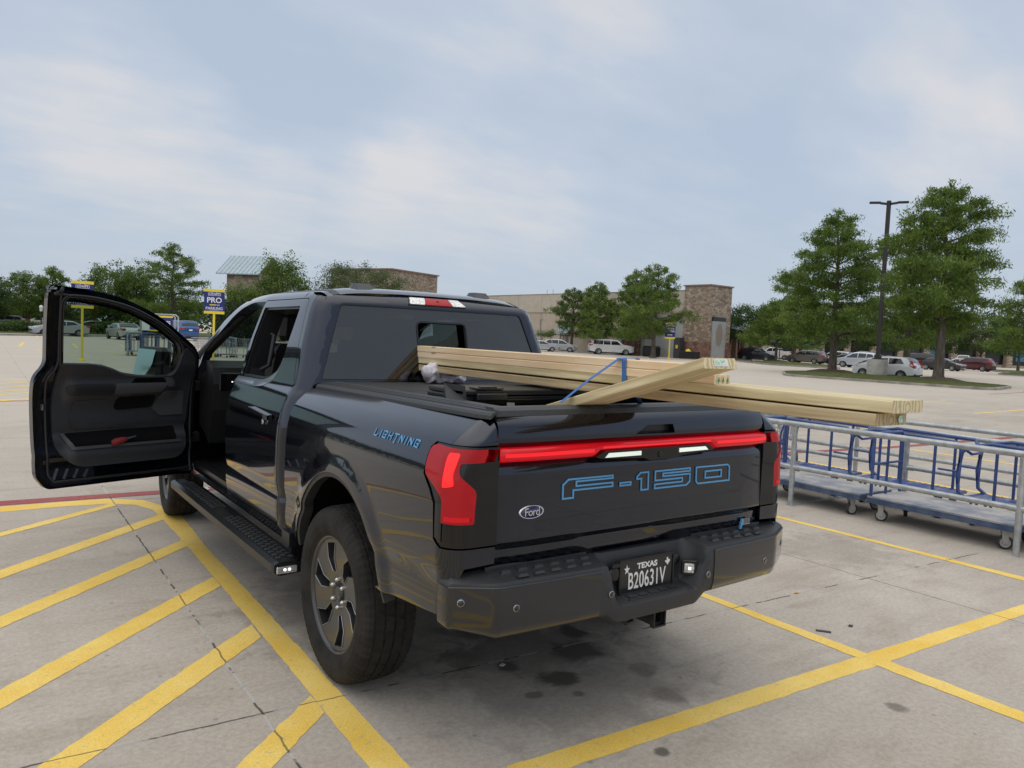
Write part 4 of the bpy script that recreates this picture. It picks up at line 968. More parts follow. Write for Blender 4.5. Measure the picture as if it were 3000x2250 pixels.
# upholstered card with raised armrest etc. (u measured along the door, v height)
card = rnd([(-2.80, .66), (-2.02, .66), (-1.90, .80), (-1.885, 1.10), (-1.905, 1.372), (-2.15, 1.368), (-2.34, 1.285), (-2.55, 1.275), (-2.70, 1.28), (-2.745, 1.50), (-2.83, 1.44), (-2.86, 1.20)], [.10, .2, .1, .05, .02, .1, .1, .1, .05, .08, .05, .05])
def card_f(off):
    def f(u, z):
        k = .018 + .045 * np.exp(-((z - 1.19) / .075) ** 2) * (1 / (1 + np.exp((u + 1.97) / .012)) ) * (1 / (1 + np.exp(-(u + 2.72) / .02))) \
            + .030 / (1 + np.exp((z - .845) / .008)) * (1 / (1 + np.exp((u + 1.99) / .012))) - .012 * np.exp(-((z - .90) / .035) ** 2) + .008 / (1 + np.exp(-(z - 1.285) / .006)) * 1
        k = k + .016 / (1 + np.exp(-(z - 1.06) / .006)) / (1 + np.exp((u + 2.36) / .01)) * 0
        x, y, zz_ = fd_f(-.114)(u, z); return x + k + off, y, zz_
    return f
cdp = panel('door_card', card, card_f(0), Mt['trim_in'], fd, h=.022, thick=.03, outv=(1, 0, 0))
panel('arm_rest', rnd([(-2.26, 1.150), (-1.965, 1.155), (-1.95, 1.215), (-2.0, 1.235), (-2.26, 1.232)], .02), card_f(.012), Mt['trim_in2'], cdp, h=.02, thick=.02, outv=(1, 0, 0))
panel('pull_handle', rnd([(-2.60, 1.165), (-2.27, 1.152), (-2.27, 1.235), (-2.66, 1.235)], .015), card_f(.016), Mt['trim_grey'], cdp, h=.02, thick=.02, outv=(1, 0, 0))
panel('switch_panel', rnd([(-2.64, 1.215), (-2.36, 1.212), (-2.41, 1.268), (-2.62, 1.268)], .01), card_f(.010), Mt['gloss_black'], cdp, h=.03, thick=.02, outv=(1, 0, 0))
panel('switch_bezel', rnd([(-2.715, 1.20), (-2.65, 1.20), (-2.63, 1.27), (-2.69, 1.27)], .01), card_f(.013), Mt['trim_grey'], cdp, h=.03, thick=.01, outv=(1, 0, 0))
panel('speaker_grille', rnd([(-2.80, .985), (-2.62, .985), (-2.565, 1.04), (-2.63, 1.16), (-2.80, 1.165)], .012), card_f(.010), Mt['trim_grey'], cdp, h=.03, thick=.02, outv=(1, 0, 0))
panel('grip_pocket', rnd([(-2.56, 1.05), (-2.28, 1.04), (-2.30, 1.13), (-2.58, 1.14)], .03), card_f(-.006 + .012), Mt['void'], cdp, h=.03, thick=.004, outv=(1, 0, 0))
panel('soft_insert', rnd([(-2.45, .915), (-2.03, .92), (-1.99, 1.0), (-2.02, 1.115), (-2.24, 1.12), (-2.31, 1.03), (-2.45, 1.02)], .02), card_f(.006), Mt['trim_in'], cdp, h=.03, thick=.006, outv=(1, 0, 0))
panel('map_pocket', rnd([(-2.74, .80), (-2.02, .80), (-1.965, .895), (-2.30, .90), (-2.74, .90)], .02), card_f(.004), Mt['void'], cdp, h=.03, thick=.004, outv=(1, 0, 0))
panel('pocket_rim', rnd([(-2.78, .785), (-2.0, .785), (-1.935, .895), (-1.96, .90), (-2.02, .805), (-2.76, .803)], .006), card_f(.012), Mt['trim_grey'], cdp, h=.03, thick=.012, outv=(1, 0, 0))
# red cloth with a grey handle in the pocket (brush)
c = MB(); n0 = len(c.V); c.lathe([(-.055, .004), (-.05, .018), (-.02, .026), (.02, .022), (.05, .016), (.055, .004)], (0, 0, 0), 'x', 10); c.lathe([(.05, .008), (.12, .0075), (.125, 0)], (0, 0, 0), 'x', 8, mi=1)
o = c.build('red_brush', [mat('red_cloth', (.16, .008, .014), .8), Mt['trim_grey']], None)
tag(o, 'red brush with a grey handle lying in the open door pocket', 'brush')
R_ = Matrix.Translation((HX, HY, 0)) @ Matrix.Rotation(ANG, 4, 'Z')
o.data.transform(R_ @ Matrix.Translation((float(card_f(.02)(np.array([-2.35]), np.array([.83]))[0][0]) + .0, -2.93 + 2.31, .823)) @ Matrix.Rotation(rad(90), 4, 'Z') @ Matrix.Rotation(rad(-12), 4, 'Y'))
# latch, slots, bolts on the shut face
c = MB()
xl = float(fd_f(-.06)(np.array([-1.84]), np.array([1.08]))[0][0])
c.box((xl - .01, 1.848 - HY - .02, 1.06), (xl + .075, 1.848 - HY - .012, 1.10)); c.build('door_latch', Mt['chrome'], fd)
c = MB()
f_ = fd_f(-.1125)
for k in range(4):
    u0_, L_ = -1.90 - k * .065, .055 - k * .008
    a = np.array([u0_ - .028, u0_]); b = np.array([.605 + L_, .585]); X, Y, Z = f_(a, b); c.bar((X[0], Y[0], Z[0]), (X[1], Y[1], Z[1]), .016, .004, up=(1, 0, 0))
c.build('shut_face_slots', Mt['satin'], fd)
# door mirror
f_ = fd_f(0); mx, my = float(f_(np.array([-2.71]), np.array([1.40]))[0][0]), -2.71 * -1 - HY
c = MB(); c.box((mx - .335, my - .078, 1.250), (mx - .03, my + .045, 1.485), 0, .03); c.bar((mx - .05, my, 1.32), (mx + .06, my + .01, 1.31), .08, .07, up=(0, 0, 1))
dm = c.build('door_mirror', Mt['plastic2'], fd)
c = MB(); P = rnd([(mx - .318, 1.272), (mx - .14, 1.270), (mx - .065, 1.35), (mx - .045, 1.468), (mx - .305, 1.470)], .02)
c.prism([(p[0], p[1]) for p in P], 0, .004); q = c.build('mirror_glass', Mt['mirror'], dm); q.data.transform(Matrix.Translation((0, my - .096, 1.37)) @ Matrix.Rotation(rad(-10), 4, 'X') @ Matrix.Translation((0, 0, -1.37)) @ Matrix.Rotation(rad(90), 4, 'X'))
# hinge bits
for z in (.75, 1.15): c = MB(); c.box((-.04, -.05, z), (.06, .05, z + .08), 0, .01); c.build('door_hinge', Mt['plastic2'], fd)

# ---- lumber, strap, cloth
def wood(name, c1, c2, ring):
    m = mat(name, c1, .62, spec=.3); t = m.node_tree; b = t.nodes['Principled BSDF']; tc = N(t, 'ShaderNodeTexCoord')
    mp = N(t, 'ShaderNodeMapping'); lk(t, tc.outputs['Object'], mp.inputs[0]); mp.inputs['Scale'].default_value = (1, .055, 1)
    w = N(t, 'ShaderNodeTexWave', wave_type='RINGS', rings_direction='Y'); lk(t, mp.outputs[0], w.inputs['Vector']); w.inputs['Scale'].default_value = 16; w.inputs['Distortion'].default_value = 5.5; w.inputs['Detail'].default_value = 3; w.inputs['Detail Scale'].default_value = 1.6
    r = N(t, 'ShaderNodeValToRGB'); lk(t, w.outputs['Fac'], r.inputs[0]); r.color_ramp.elements[0].color = (*c1, 1); r.color_ramp.elements[0].position = .15; r.color_ramp.elements[1].color = (*c2, 1); r.color_ramp.elements[1].position = .95
    n = N(t, 'ShaderNodeTexNoise'); mp2 = N(t, 'ShaderNodeMapping'); lk(t, tc.outputs['Object'], mp2.inputs[0]); mp2.inputs['Scale'].default_value = (60, 3, 60); lk(t, mp2.outputs[0], n.inputs['Vector']); n.inputs['Scale'].default_value = 4; n.inputs['Detail'].default_value = 4
    mx = N(t, 'ShaderNodeMixRGB', blend_type='MULTIPLY'); mx.inputs[0].default_value = .2; lk(t, r.outputs[0], mx.inputs[1]); lk(t, n.outputs['Fac'], mx.inputs[2])
    k = N(t, 'ShaderNodeTexVoronoi'); mp3 = N(t, 'ShaderNodeMapping'); lk(t, tc.outputs['Object'], mp3.inputs[0]); mp3.inputs['Scale'].default_value = (9, 1.9, 9); lk(t, mp3.outputs[0], k.inputs['Vector']); k.inputs['Scale'].default_value = 1.0
    kr = N(t, 'ShaderNodeValToRGB'); lk(t, k.outputs['Distance'], kr.inputs[0]); kr.color_ramp.elements[0].position = .035; kr.color_ramp.elements[0].color = ring + (1,); kr.color_ramp.elements[1].position = .075; kr.color_ramp.elements[1].color = (1, 1, 1, 1)
    m2 = N(t, 'ShaderNodeMixRGB', blend_type='MULTIPLY'); m2.inputs[0].default_value = .9; lk(t, mx.outputs[0], m2.inputs[1]); lk(t, kr.outputs[0], m2.inputs[2])
    lk(t, m2.outputs[0], b.inputs['Base Color']); return m
W_white = wood('whitewood', (.88, .71, .50), (.76, .55, .34), (.35, .22, .14))
W_green = wood('treated_wood', (.80, .70, .45), (.56, .45, .25), (.6, .4, .25))
W_green2 = wood('treated_wood_dark', (.60, .48, .29), (.40, .30, .17), (.5, .35, .25))
W_stamp = mat('green_stamp', (.05, .30, .16), .6); W_tag = noisy(mat('paper_tag', (.7, .75, .7), .6), (.20, .55, .38), (.75, .8, .75), 120, 1)
def board(name, L_, w, t, m, p, q, rollv=(0, 0, 1), seed=0, label='', group=None):
    """board from point p to q (centre line), w wide, t thick; local y along the board"""
    p = Vector(p); q = Vector(q); ln = (q - p).length; c = MB(); n0 = 0
    # slightly eased edges
    e_ = .003; P = [(-w / 2 + e_, -t / 2), (w / 2 - e_, -t / 2), (w / 2, -t / 2 + e_), (w / 2, t / 2 - e_), (w / 2 - e_, t / 2), (-w / 2 + e_, t / 2), (-w / 2, t / 2 - e_), (-w / 2, -t / 2 + e_)]
    V = []; ny = 14; rr_ = random.Random(seed)
    bow = rr_.uniform(-.003, .003)
    for i in range(ny):
        f = i / (ny - 1)
        for x, z in P: V.append((x, f * ln, z + bow * math.sin(PI * f)))
    F = [tuple(range(8)), tuple(reversed(range((ny - 1) * 8, ny * 8)))] + [(i * 8 + k, (i + 1) * 8 + k, (i + 1) * 8 + (k + 1) % 8, i * 8 + (k + 1) % 8) for i in range(ny - 1) for k in range(8)]
    c.add(V, F); o = fix_normals(c.build(name, m))
    y = (q - p).normalized(); x = y.cross(Vector(rollv)).normalized(); z = x.cross(y)
    o.matrix_world = Matrix.Translation(p) @ Matrix((x, y, z)).transposed().to_4x4()
    return tag(o, label, 'lumber board', group)
GB = 'boards stacked through the back window'
XB_ = -.1255
b1 = board('lumber_board', 0, .180, .038, W_green2, (XB_ + .0455, 1.75, 1.470), (XB_ + .0455, -2.145, 1.474), seed=1, label='lowest greenish board of the stack, its end tagged with a small green square', group=GB)
b2_ = board('lumber_board', 0, .180, .038, W_green, (XB_ + .0475, 1.75, 1.5105), (XB_ + .0475, -2.192, 1.5175), seed=2, label='greenish board lying second from the bottom of the stack, reaching farthest behind the truck', group=GB)
b3 = board('lumber_board', 0, .089, .034, W_white, (XB_ + .000, 1.75, 1.547), (XB_ - .002, -1.53, 1.5535), seed=3, label='pale board third from the bottom of the stack, green tree stamp on its end', group=GB)
b4 = board('lumber_board', 0, .089, .034, W_white, (XB_ - .001, 1.75, 1.5825), (XB_ + .003, -1.49, 1.5885), seed=4, label='topmost pale board of the stack under the blue strap', group=GB)
c = MB(); n0 = 0; c.box((-.012, -.002, -.011), (.012, 0, .011)); o = c.build('end_tag', W_tag, b1); o.matrix_parent_inverse = Matrix.Identity(4); o.location = (-.045, (Vector((0, 1.75, 1.47)) - Vector((.01, -2.15, 1.474))).length + .0025, 0)
c = MB()
for x in (-.03, -.005, .02): c.add([(x - .008, 0, -.008), (x + .008, 0, -.008), (x, 0, .01)], [(0, 1, 2)]); c.box((x - .0015, -.0005, -.014), (x + .0015, .0, -.008))
o = c.build('end_stamp', W_stamp, b3); o.location = (0, (Vector((XB_, 1.75, 1.547)) - Vector((XB_ - .002, -1.53, 1.5535))).length + .001, 0)
# the tilted board leaning out over the tailgate
A_ = Vector((-.280, -1.640, 1.617)); Lo = Vector((-.284, -.98, 1.427)); D_ = (Lo - A_).normalized()
bd = board('leaning_board', 0, .172, .038, W_green, A_ + D_ * 2.15, A_, seed=7, label='tilted greenish board rising over the tailgate with a white and green label on its end')
c = MB(); c.box((-.030, 0, -.013), (.045, .001, .013)); c2 = c.build('end_label', mat('label_white', (.75, .77, .75), .5), bd); c2.location = (-.012, 2.151, .002)
c = MB(); c.box((-.012, .0011, -.008), (.040, .0016, .008)); q = c.build('label_print', W_tag, c2)
# strap
Mt['strap'] = noisy(mat('blue_strap', (.03, .12, .38), .6), (.025, .10, .33), (.05, .16, .45), 300, 1)
def ribbon(pts, w, wd):
    V = []; F = []
    for i, p in enumerate(pts):
        p = Vector(p); d = Vector(wd[i] if isinstance(wd, list) else wd).normalized() * w / 2
        t = (Vector(pts[min(i + 1, len(pts) - 1)]) - Vector(pts[max(i - 1, 0)])).normalized(); nn = t.cross(d).normalized() * .0008
        V += [p - d - nn, p + d - nn, p + d + nn, p - d + nn]
    for i in range(len(pts) - 1):
        for k in range(4): F.append((i * 4 + k, i * 4 + (k + 1) % 4, (i + 1) * 4 + (k + 1) % 4, (i + 1) * 4 + k))
    F += [(3, 2, 1, 0), tuple(range((len(pts) - 1) * 4, len(pts) * 4))]
    return V, F
c = MB(); ys = -1.02
c.add(*ribbon([(-.42, -.955, 1.418), (-.30, -.98, 1.51), (-.176, -1.025, 1.604)], .022, [(.3, 1, .0), (.25, 1, .0), (.2, 1, 0)]))
c.add(*ribbon([(-.176, -1.025, 1.605), (-.168, -1.03, 1.609), (-.08, -1.04, 1.609), (-.076, -1.04, 1.600), (-.074, -1.04, 1.46), (.03, -.96, 1.412), (.05, -.95, 1.36)], .026, (0, 1, 0)))
c.add(*ribbon([(-.168, -1.055, 1.609), (-.1735, -1.055, 1.603), (-.174, -1.06, 1.56), (-.176, -1.065, 1.51), (-.172, -1.06, 1.462), (-.16, -1.05, 1.448)], .026, [(0, 1, .1), (0, 1, .2), (0, 1, .25), (0, 1, .1), (0, 1, -.1), (0, 1, 0)]))
fix_normals(c.build('tie_down_strap', Mt['strap'])); tag(bpy.data.objects['tie_down_strap'], 'blue webbing strap looped over the stacked boards behind the truck cab', 'strap')
# folded cloth under the boards at the window
rr_ = random.Random(5); V = []; F = []; nu, nv = 60, 34
for i in range(nu):
    for j in range(nv):
        u = i / (nu - 1); t = 2 * PI * j / nv
        x = -.205 + .27 * u; rz_ = .036 + .018 * math.exp(-(u / .28) ** 2) + .004 * u; ry = .055 + .02 * math.sin(3 * u + 1)
        k = 1 + .22 * mnoise.noise(Vector((u * 7, math.cos(t) * 1.5, math.sin(t) * 1.5))) + .13 * math.sin(3 * t + 7 * u) + .07 * math.sin(7 * t - 11 * u)
        zc_ = 1.386 + rz_ * .85 + (.020 * math.exp(-((u - .12) / .12) ** 2) + .006 * math.sin(u * 19))
        e_ = 1.0 if .03 < u < .97 else .9
        yb_ = .615 - .035 * math.exp(-(u / .2) ** 2)
        V.append((x, yb_ - .04 + ry * math.cos(t) * k * e_, max(1.388, zc_ + rz_ * math.sin(t) * k * e_)))
for i in range(nu - 1):
    for j in range(nv): F.append((i * nv + j, i * nv + (j + 1) % nv, (i + 1) * nv + (j + 1) % nv, (i + 1) * nv + j))
F += [tuple(range(nv)), tuple(range((nu - 1) * nv, nu * nv))]
o = mk('towel', V, F, noisy(mat('towel_cloth', (.6, .55, .62), .95, spec=.1), (.66, .61, .68), (.84, .80, .86), 40, 5, bump=.5, bscale=300), None, True); fix_normals(o)
tag(o, 'bunched pale lilac towel wedged under the boards at the back window', 'towel')
# ================================================================== GROUND
def ground_mat():
    m = bpy.data.materials.new('concrete_paving'); m.use_nodes = True; t = m.node_tree; b = t.nodes['Principled BSDF']
    g = N(t, 'ShaderNodeNewGeometry'); P = g.outputs['Position']
    def noise(scale, det=6, ro=.6, dist=0, v=None, st=None):
        vv = v or P
        if st: mp = N(t, 'ShaderNodeMapping'); lk(t, vv, mp.inputs[0]); mp.inputs['Scale'].default_value = st; vv = mp.outputs[0]
        n = N(t, 'ShaderNodeTexNoise'); lk(t, vv, n.inputs['Vector']); n.inputs['Scale'].default_value = scale; n.inputs['Detail'].default_value = det; n.inputs['Roughness'].default_value = ro; n.inputs['Distortion'].default_value = dist; return n.outputs['Fac']
    def rng(v, a, b_, c=0, d=1, smooth=True):
        r = N(t, 'ShaderNodeMapRange', interpolation_type='SMOOTHSTEP' if smooth else 'LINEAR'); lk(t, v, r.inputs[0])
        for i, x in zip((1, 2, 3, 4), (a, b_, c, d)): r.inputs[i].default_value = x
        return r.outputs[0]
    def mix(f, a, b_, mode='MIX'):
        x = N(t, 'ShaderNodeMixRGB', blend_type=mode)
        if isinstance(f, float): x.inputs[0].default_value = f
        else: lk(t, f, x.inputs[0])
        for i, q in ((1, a), (2, b_)):
            if isinstance(q, tuple): x.inputs[i].default_value = (*q, 1)
            else: lk(t, q, x.inputs[i])
        return x.outputs[0]
    base = mix(rng(noise(.45, 5), .3, .7), (.41, .368, .322), (.53, .482, .428))
    base = mix(rng(noise(3.2, 7, .65), .35, .7), base, (.46, .41, .355))
    base = mix(math_n(t, 'MULTIPLY', rng(noise(1.1, 6, .6, .4, st=(1, 2.2, 1)), .52, .72), .5), base, (.33, .275, .225))
    base = mix(.5, base, mix(rng(noise(38, 5, .75), .3, .7), (.66, .65, .64), (1.16, 1.15, 1.13)), 'MULTIPLY')
    base = mix(.38, base, mix(rng(noise(210, 2, .7), .25, .75), (.6, .6, .6), (1.25, 1.25, 1.25)), 'MULTIPLY')
    # long faint drag and tyre marks
    base = mix(math_n(t, 'MULTIPLY', rng(noise(1.6, 6, .6, .2, st=(.35, 3.2, 1)), .50, .74), .35), base, (.27, .225, .19))
    base = mix(math_n(t, 'MULTIPLY', rng(noise(2.2, 7, .7, .2, st=(2.6, .4, 1)), .56, .76), .30), base, (.58, .52, .45))
    # distant slabs paler
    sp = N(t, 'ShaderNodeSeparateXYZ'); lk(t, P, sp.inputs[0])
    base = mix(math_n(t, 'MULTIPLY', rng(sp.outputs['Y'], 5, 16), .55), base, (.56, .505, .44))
    # small dark gum and tar spots
    v = N(t, 'ShaderNodeTexVoronoi'); lk(t, P, v.inputs['Vector']); v.inputs['Scale'].default_value = 1.15; v.inputs['Randomness'].default_value = 1
    d = math_n(t, 'ADD', v.outputs['Distance'], math_n(t, 'MULTIPLY', noise(25, 3), .03))
    base = mix(math_n(t, 'MULTIPLY', rng(d, .030, .042, 1, 0), .75), base, (.06, .055, .055))
    v2 = N(t, 'ShaderNodeTexVoronoi'); lk(t, P, v2.inputs['Vector']); v2.inputs['Scale'].default_value = 5.5
    base = mix(math_n(t, 'MULTIPLY', rng(v2.outputs['Distance'], .05, .08, 1, 0), .35), base, (.11, .10, .095))
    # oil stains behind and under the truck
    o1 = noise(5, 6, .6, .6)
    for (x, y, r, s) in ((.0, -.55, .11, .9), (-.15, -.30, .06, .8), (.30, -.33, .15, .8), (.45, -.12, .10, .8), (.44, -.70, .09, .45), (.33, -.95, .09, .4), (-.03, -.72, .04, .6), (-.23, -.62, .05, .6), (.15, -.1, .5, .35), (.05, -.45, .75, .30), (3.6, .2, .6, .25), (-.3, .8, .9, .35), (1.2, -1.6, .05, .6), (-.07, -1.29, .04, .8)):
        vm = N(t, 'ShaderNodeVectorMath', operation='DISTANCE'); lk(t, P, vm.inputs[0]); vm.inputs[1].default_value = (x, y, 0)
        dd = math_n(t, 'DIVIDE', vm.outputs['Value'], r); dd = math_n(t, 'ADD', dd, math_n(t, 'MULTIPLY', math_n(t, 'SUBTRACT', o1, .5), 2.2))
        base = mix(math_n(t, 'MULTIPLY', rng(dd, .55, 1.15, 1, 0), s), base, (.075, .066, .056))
    # slab joints
    nz = math_n(t, 'MULTIPLY', math_n(t, 'SUBTRACT', noise(9, 5), .5), .028)
    def joint(axis, c0, k, wid, base, wt):
        other = 'Y' if axis == 'X' else 'X'
        q = math_n(t, 'SUBTRACT', sp.outputs[axis], math_n(t, 'ADD', math_n(t, 'MULTIPLY', sp.outputs[other], k), c0))
        q = math_n(t, 'ABSOLUTE', math_n(t, 'ADD', q, nz))
        core = rng(q, wid * .5, wid, 1, 0)
        col = mix(rng(noise(3.6, 4), .46, .52), (.045, .042, .038), wt)
        return mix(math_n(t, 'MULTIPLY', core, .85), base, col)
    for i in range(-3, 12):
        c = -1.352 + 4.41 * i; base = joint('X', c, .0135 if i < 1 else -.01, .0075 if i == 0 else .006, base, (.46, .46, .46) if i == 0 else (.10, .09, .085))
    for i in range(-2, 8):
        c = -.235 + 4.6 * i; base = joint('Y', c, -.055, .008, base, (.36, .35, .34) if i == 0 else (.10, .09, .085))
    lk(t, base, b.inputs['Base Color']); b.inputs['Roughness'].default_value = .85; b.inputs['Specular IOR Level'].default_value = .3
    bp = N(t, 'ShaderNodeBump'); bp.inputs['Strength'].default_value = .25; bp.inputs['Distance'].default_value = .004
    lk(t, noise(150, 4, .7), bp.inputs['Height']); lk(t, bp.outputs[0], b.inputs['Normal'])
    return m
GM = ground_mat()
def grid_sheet(name, xs, ys, z, m):
    V = [(x, y, z) for y in ys for x in xs]; nx = len(xs)
    F = [(j * nx + i, j * nx + i + 1, (j + 1) * nx + i + 1, (j + 1) * nx + i) for j in range(len(ys) - 1) for i in range(nx - 1)]
    return mk(name, V, F, m)
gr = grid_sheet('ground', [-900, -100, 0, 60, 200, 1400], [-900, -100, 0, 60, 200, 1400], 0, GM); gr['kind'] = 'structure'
def line_mat(name, c1, c2, under=(.40, .355, .31)):
    m = bpy.data.materials.new(name); m.use_nodes = True; t = m.node_tree; b = t.nodes['Principled BSDF']
    g = N(t, 'ShaderNodeNewGeometry'); P = g.outputs['Position']
    def nz(s, d=6): n = N(t, 'ShaderNodeTexNoise'); lk(t, P, n.inputs['Vector']); n.inputs['Scale'].default_value = s; n.inputs['Detail'].default_value = d; n.inputs['Roughness'].default_value = .65; return n.outputs['Fac']
    r = N(t, 'ShaderNodeValToRGB'); lk(t, nz(2.2), r.inputs[0]); r.color_ramp.elements[0].color = (*c1, 1); r.color_ramp.elements[0].position = .35; r.color_ramp.elements[1].color = (*c2, 1); r.color_ramp.elements[1].position = .65
    f = N(t, 'ShaderNodeMapRange', interpolation_type='SMOOTHSTEP'); lk(t, nz(24, 8), f.inputs[0]); f.inputs[1].default_value = .58; f.inputs[2].default_value = .68
    x = N(t, 'ShaderNodeMixRGB'); lk(t, math_n(t, 'MULTIPLY', f.outputs[0], .55), x.inputs[0]); lk(t, r.outputs[0], x.inputs[1]); x.inputs[2].default_value = (*under, 1)
    n2 = nz(120, 3); y = N(t, 'ShaderNodeMixRGB', blend_type='MULTIPLY'); y.inputs[0].default_value = .5; lk(t, x.outputs[0], y.inputs[1])
    q = N(t, 'ShaderNodeMapRange'); lk(t, n2, q.inputs[0]); q.inputs[1].default_value = .2; q.inputs[2].default_value = .8; q.inputs[3].default_value = .55; q.inputs[4].default_value = 1.3; lk(t, q.outputs[0], y.inputs[2])
    # the slab joint still shows through the paint
    sp = N(t, 'ShaderNodeSeparateXYZ'); lk(t, P, sp.inputs[0]); cur = y.outputs[0]
    for ax, c0, k, ot in (('X', -1.352, .0135, 'Y'), ('Y', -.235, -.055, 'X'), ('X', 3.058, -.01, 'Y')):
        d = math_n(t, 'SUBTRACT', sp.outputs[ax], math_n(t, 'ADD', math_n(t, 'MULTIPLY', sp.outputs[ot], k), c0))
        d = math_n(t, 'ABSOLUTE', math_n(t, 'ADD', d, math_n(t, 'MULTIPLY', math_n(t, 'SUBTRACT', nz(9, 5), .5), .028)))
        f2 = N(t, 'ShaderNodeMapRange', interpolation_type='SMOOTHSTEP'); lk(t, d, f2.inputs[0]); f2.inputs[1].default_value = .002; f2.inputs[2].default_value = .007; f2.inputs[3].default_value = .8; f2.inputs[4].default_value = 0
        z = N(t, 'ShaderNodeMixRGB'); lk(t, f2.outputs[0], z.inputs[0]); lk(t, cur, z.inputs[1]); z.inputs[2].default_value = (.10, .075, .04, 1); cur = z.outputs[0]
    lk(t, cur, b.inputs['Base Color']); b.inputs['Roughness'].default_value = .75
    bp = N(t, 'ShaderNodeBump'); bp.inputs['Strength'].default_value = .3; bp.inputs['Distance'].default_value = .004; lk(t, nz(90, 6), bp.inputs['Height']); lk(t, bp.outputs[0], b.inputs['Normal'])
    return m
YM = line_mat('yellow_line_paint', (.80, .52, .08), (.87, .64, .18)); RM = line_mat('red_line_paint', (.30, .055, .06), (.34, .09, .09)); WMt = line_mat('white_line_paint', (.5, .48, .45), (.55, .53, .5))
class Lines:
    def __init__(s): s.V = []; s.F = []; s.r = random.Random(3)
    def poly(s, P):
        n = len(s.V); s.V += [(x, y) for x, y in P]; s.F.append(tuple(range(n, n + len(P))))
    def strip(s, L, R, step=.045, jit=.0022):
        """ragged-edged strip between two polylines"""
        def rs(P, n):
            P = np.array(P, float); d = np.r_[0, np.cumsum(np.hypot(*np.diff(P, axis=0).T))]; t = np.linspace(0, d[-1], n)
            return np.c_[np.interp(t, d, P[:, 0]), np.interp(t, d, P[:, 1])]
        ln = np.hypot(*(np.array(L[-1]) - np.array(L[0]))); n = int(min(160, max(2, ln / step)))
        A = rs(L, n); B = rs(R, n); j = jit if ln < 12 else 0
        b = len(s.V)
        for a, c in zip(A, B):
            s.V += [(a[0] + s.r.gauss(0, j), a[1] + s.r.gauss(0, j)), (c[0] + s.r.gauss(0, j), c[1] + s.r.gauss(0, j))]
        for i in range(n - 1): s.F.append((b + 2 * i, b + 2 * i + 1, b + 2 * i + 3, b + 2 * i + 2))
    def seg(s, p, q, w):
        p = Vector(p); q = Vector(q); d = (q - p).normalized(); nn = Vector((-d.y, d.x)) * w / 2
        s.strip([tuple(p + nn), tuple(q + nn)], [tuple(p - nn), tuple(q - nn)])
    def build(s, name, m, z):
        o = mk(name, [(x, y, z) for x, y in s.V], s.F, m); o['kind'] = 'structure'
        for f in o.data.polygons:
            if f.normal.z < 0: f.flip()
        return o
L1 = Lines(); L2 = Lines()
# hatched bay to the left of the truck: edge band, curved head, slanted bars
L1.strip([(-.862, 3.739), (-.928, 2.563), (-.942, 1.731), (-.957, .999), (-.978, .243), (-.99, -.224), (-.995, -.556), (-1.002, -.859), (-1.03, -3.2)], [(-1.035, 3.74), (-1.04, 2.62), (-1.062, 1.7), (-1.088, .66), (-1.108, 0), (-1.118, -.32), (-1.137, -.777), (-1.17, -3.2)])
L1.strip([(-2.157, 4.583), (-1.345, 4.58), (-1.048, 4.383), (-.948, 4.114), (-.862, 3.742)], [(-2.163, 4.362), (-1.735, 4.380), (-1.345, 4.339), (-1.143, 4.203), (-1.044, 3.946), (-1.035, 3.743)])
L1.strip([(-5.5, 4.60), (-2.16, 4.583)], [(-5.5, 4.38), (-2.163, 4.362)])
for a, b, c, d in [((-1.289, 4.37), (-2.186, 3.618), (-1.297, 4.231), (-2.192, 3.404)), ((-1.021, 3.733), (-2.217, 2.571), (-1.02, 3.54), (-2.223, 2.385)), ((-1.047, 2.804), (-2.245, 1.641), (-1.039, 2.619), (-2.251, 1.442)),
                   ((-1.064, 1.803), (-2.275, .638), (-1.068, 1.597), (-2.281, .446)), ((-1.093, .866), (-2.182, -.141), (-1.102, .66), (-2.061, -.215)), ((-1.117, -.106), (-1.565, -.517), (-1.118, -.282), (-1.448, -.588))]:
    A, B, C_, D_2 = map(Vector, (a, b, c, d)); k = 3.2 if a[1] > 0 else 6
    xj = 1.0
    L2.strip([tuple(A), tuple(A + (B - A) * k)], [tuple(C_), tuple(C_ + (B - A) * k)])
for k in range(1, 6): L2.strip([(-1.12, -.1 - .97 * k), (-4.6, -3.3 - .97 * k)], [(-1.12, -.28 - .97 * k), (-4.6, -3.48 - .97 * k)])
L1.strip([(-.687, -1.045), (1.585, -1.171), (3.508, -1.274), (9, -1.57)], [(-.466 - .25, -1.166), (1.545, -1.292), (3.263, -1.366), (9, -1.69)])
L1.strip([(-1.0, -1.03), (-.687, -1.045)], [(-1.0, -1.15), (-.716, -1.166)])
L2.strip([(1.67, 4.4), (1.675, -.112), (1.689, -1.154), (1.698, -1.20)], [(1.58, 4.4), (1.598, -.125), (1.584, -1.14), (1.584, -1.19)])
L2.strip([(1.698, -1.27), (1.68, -4.5)], [(1.576, -1.27), (1.575, -4.5)])
L2.strip([(4.235, 4.4), (4.225, -.023), (4.235, -.998), (4.24, -1.30)], [(4.15, 4.4), (4.15, .009), (4.125, -1.047), (4.12, -1.30)])
L2.strip([(7.9, 4.4), (7.9, -4.3)], [(7.78, 4.4), (7.78, -4.3)]); 
for x in (11.2, 14.0): L2.seg((x, 4.0), (x - .1, -3.3), .11)
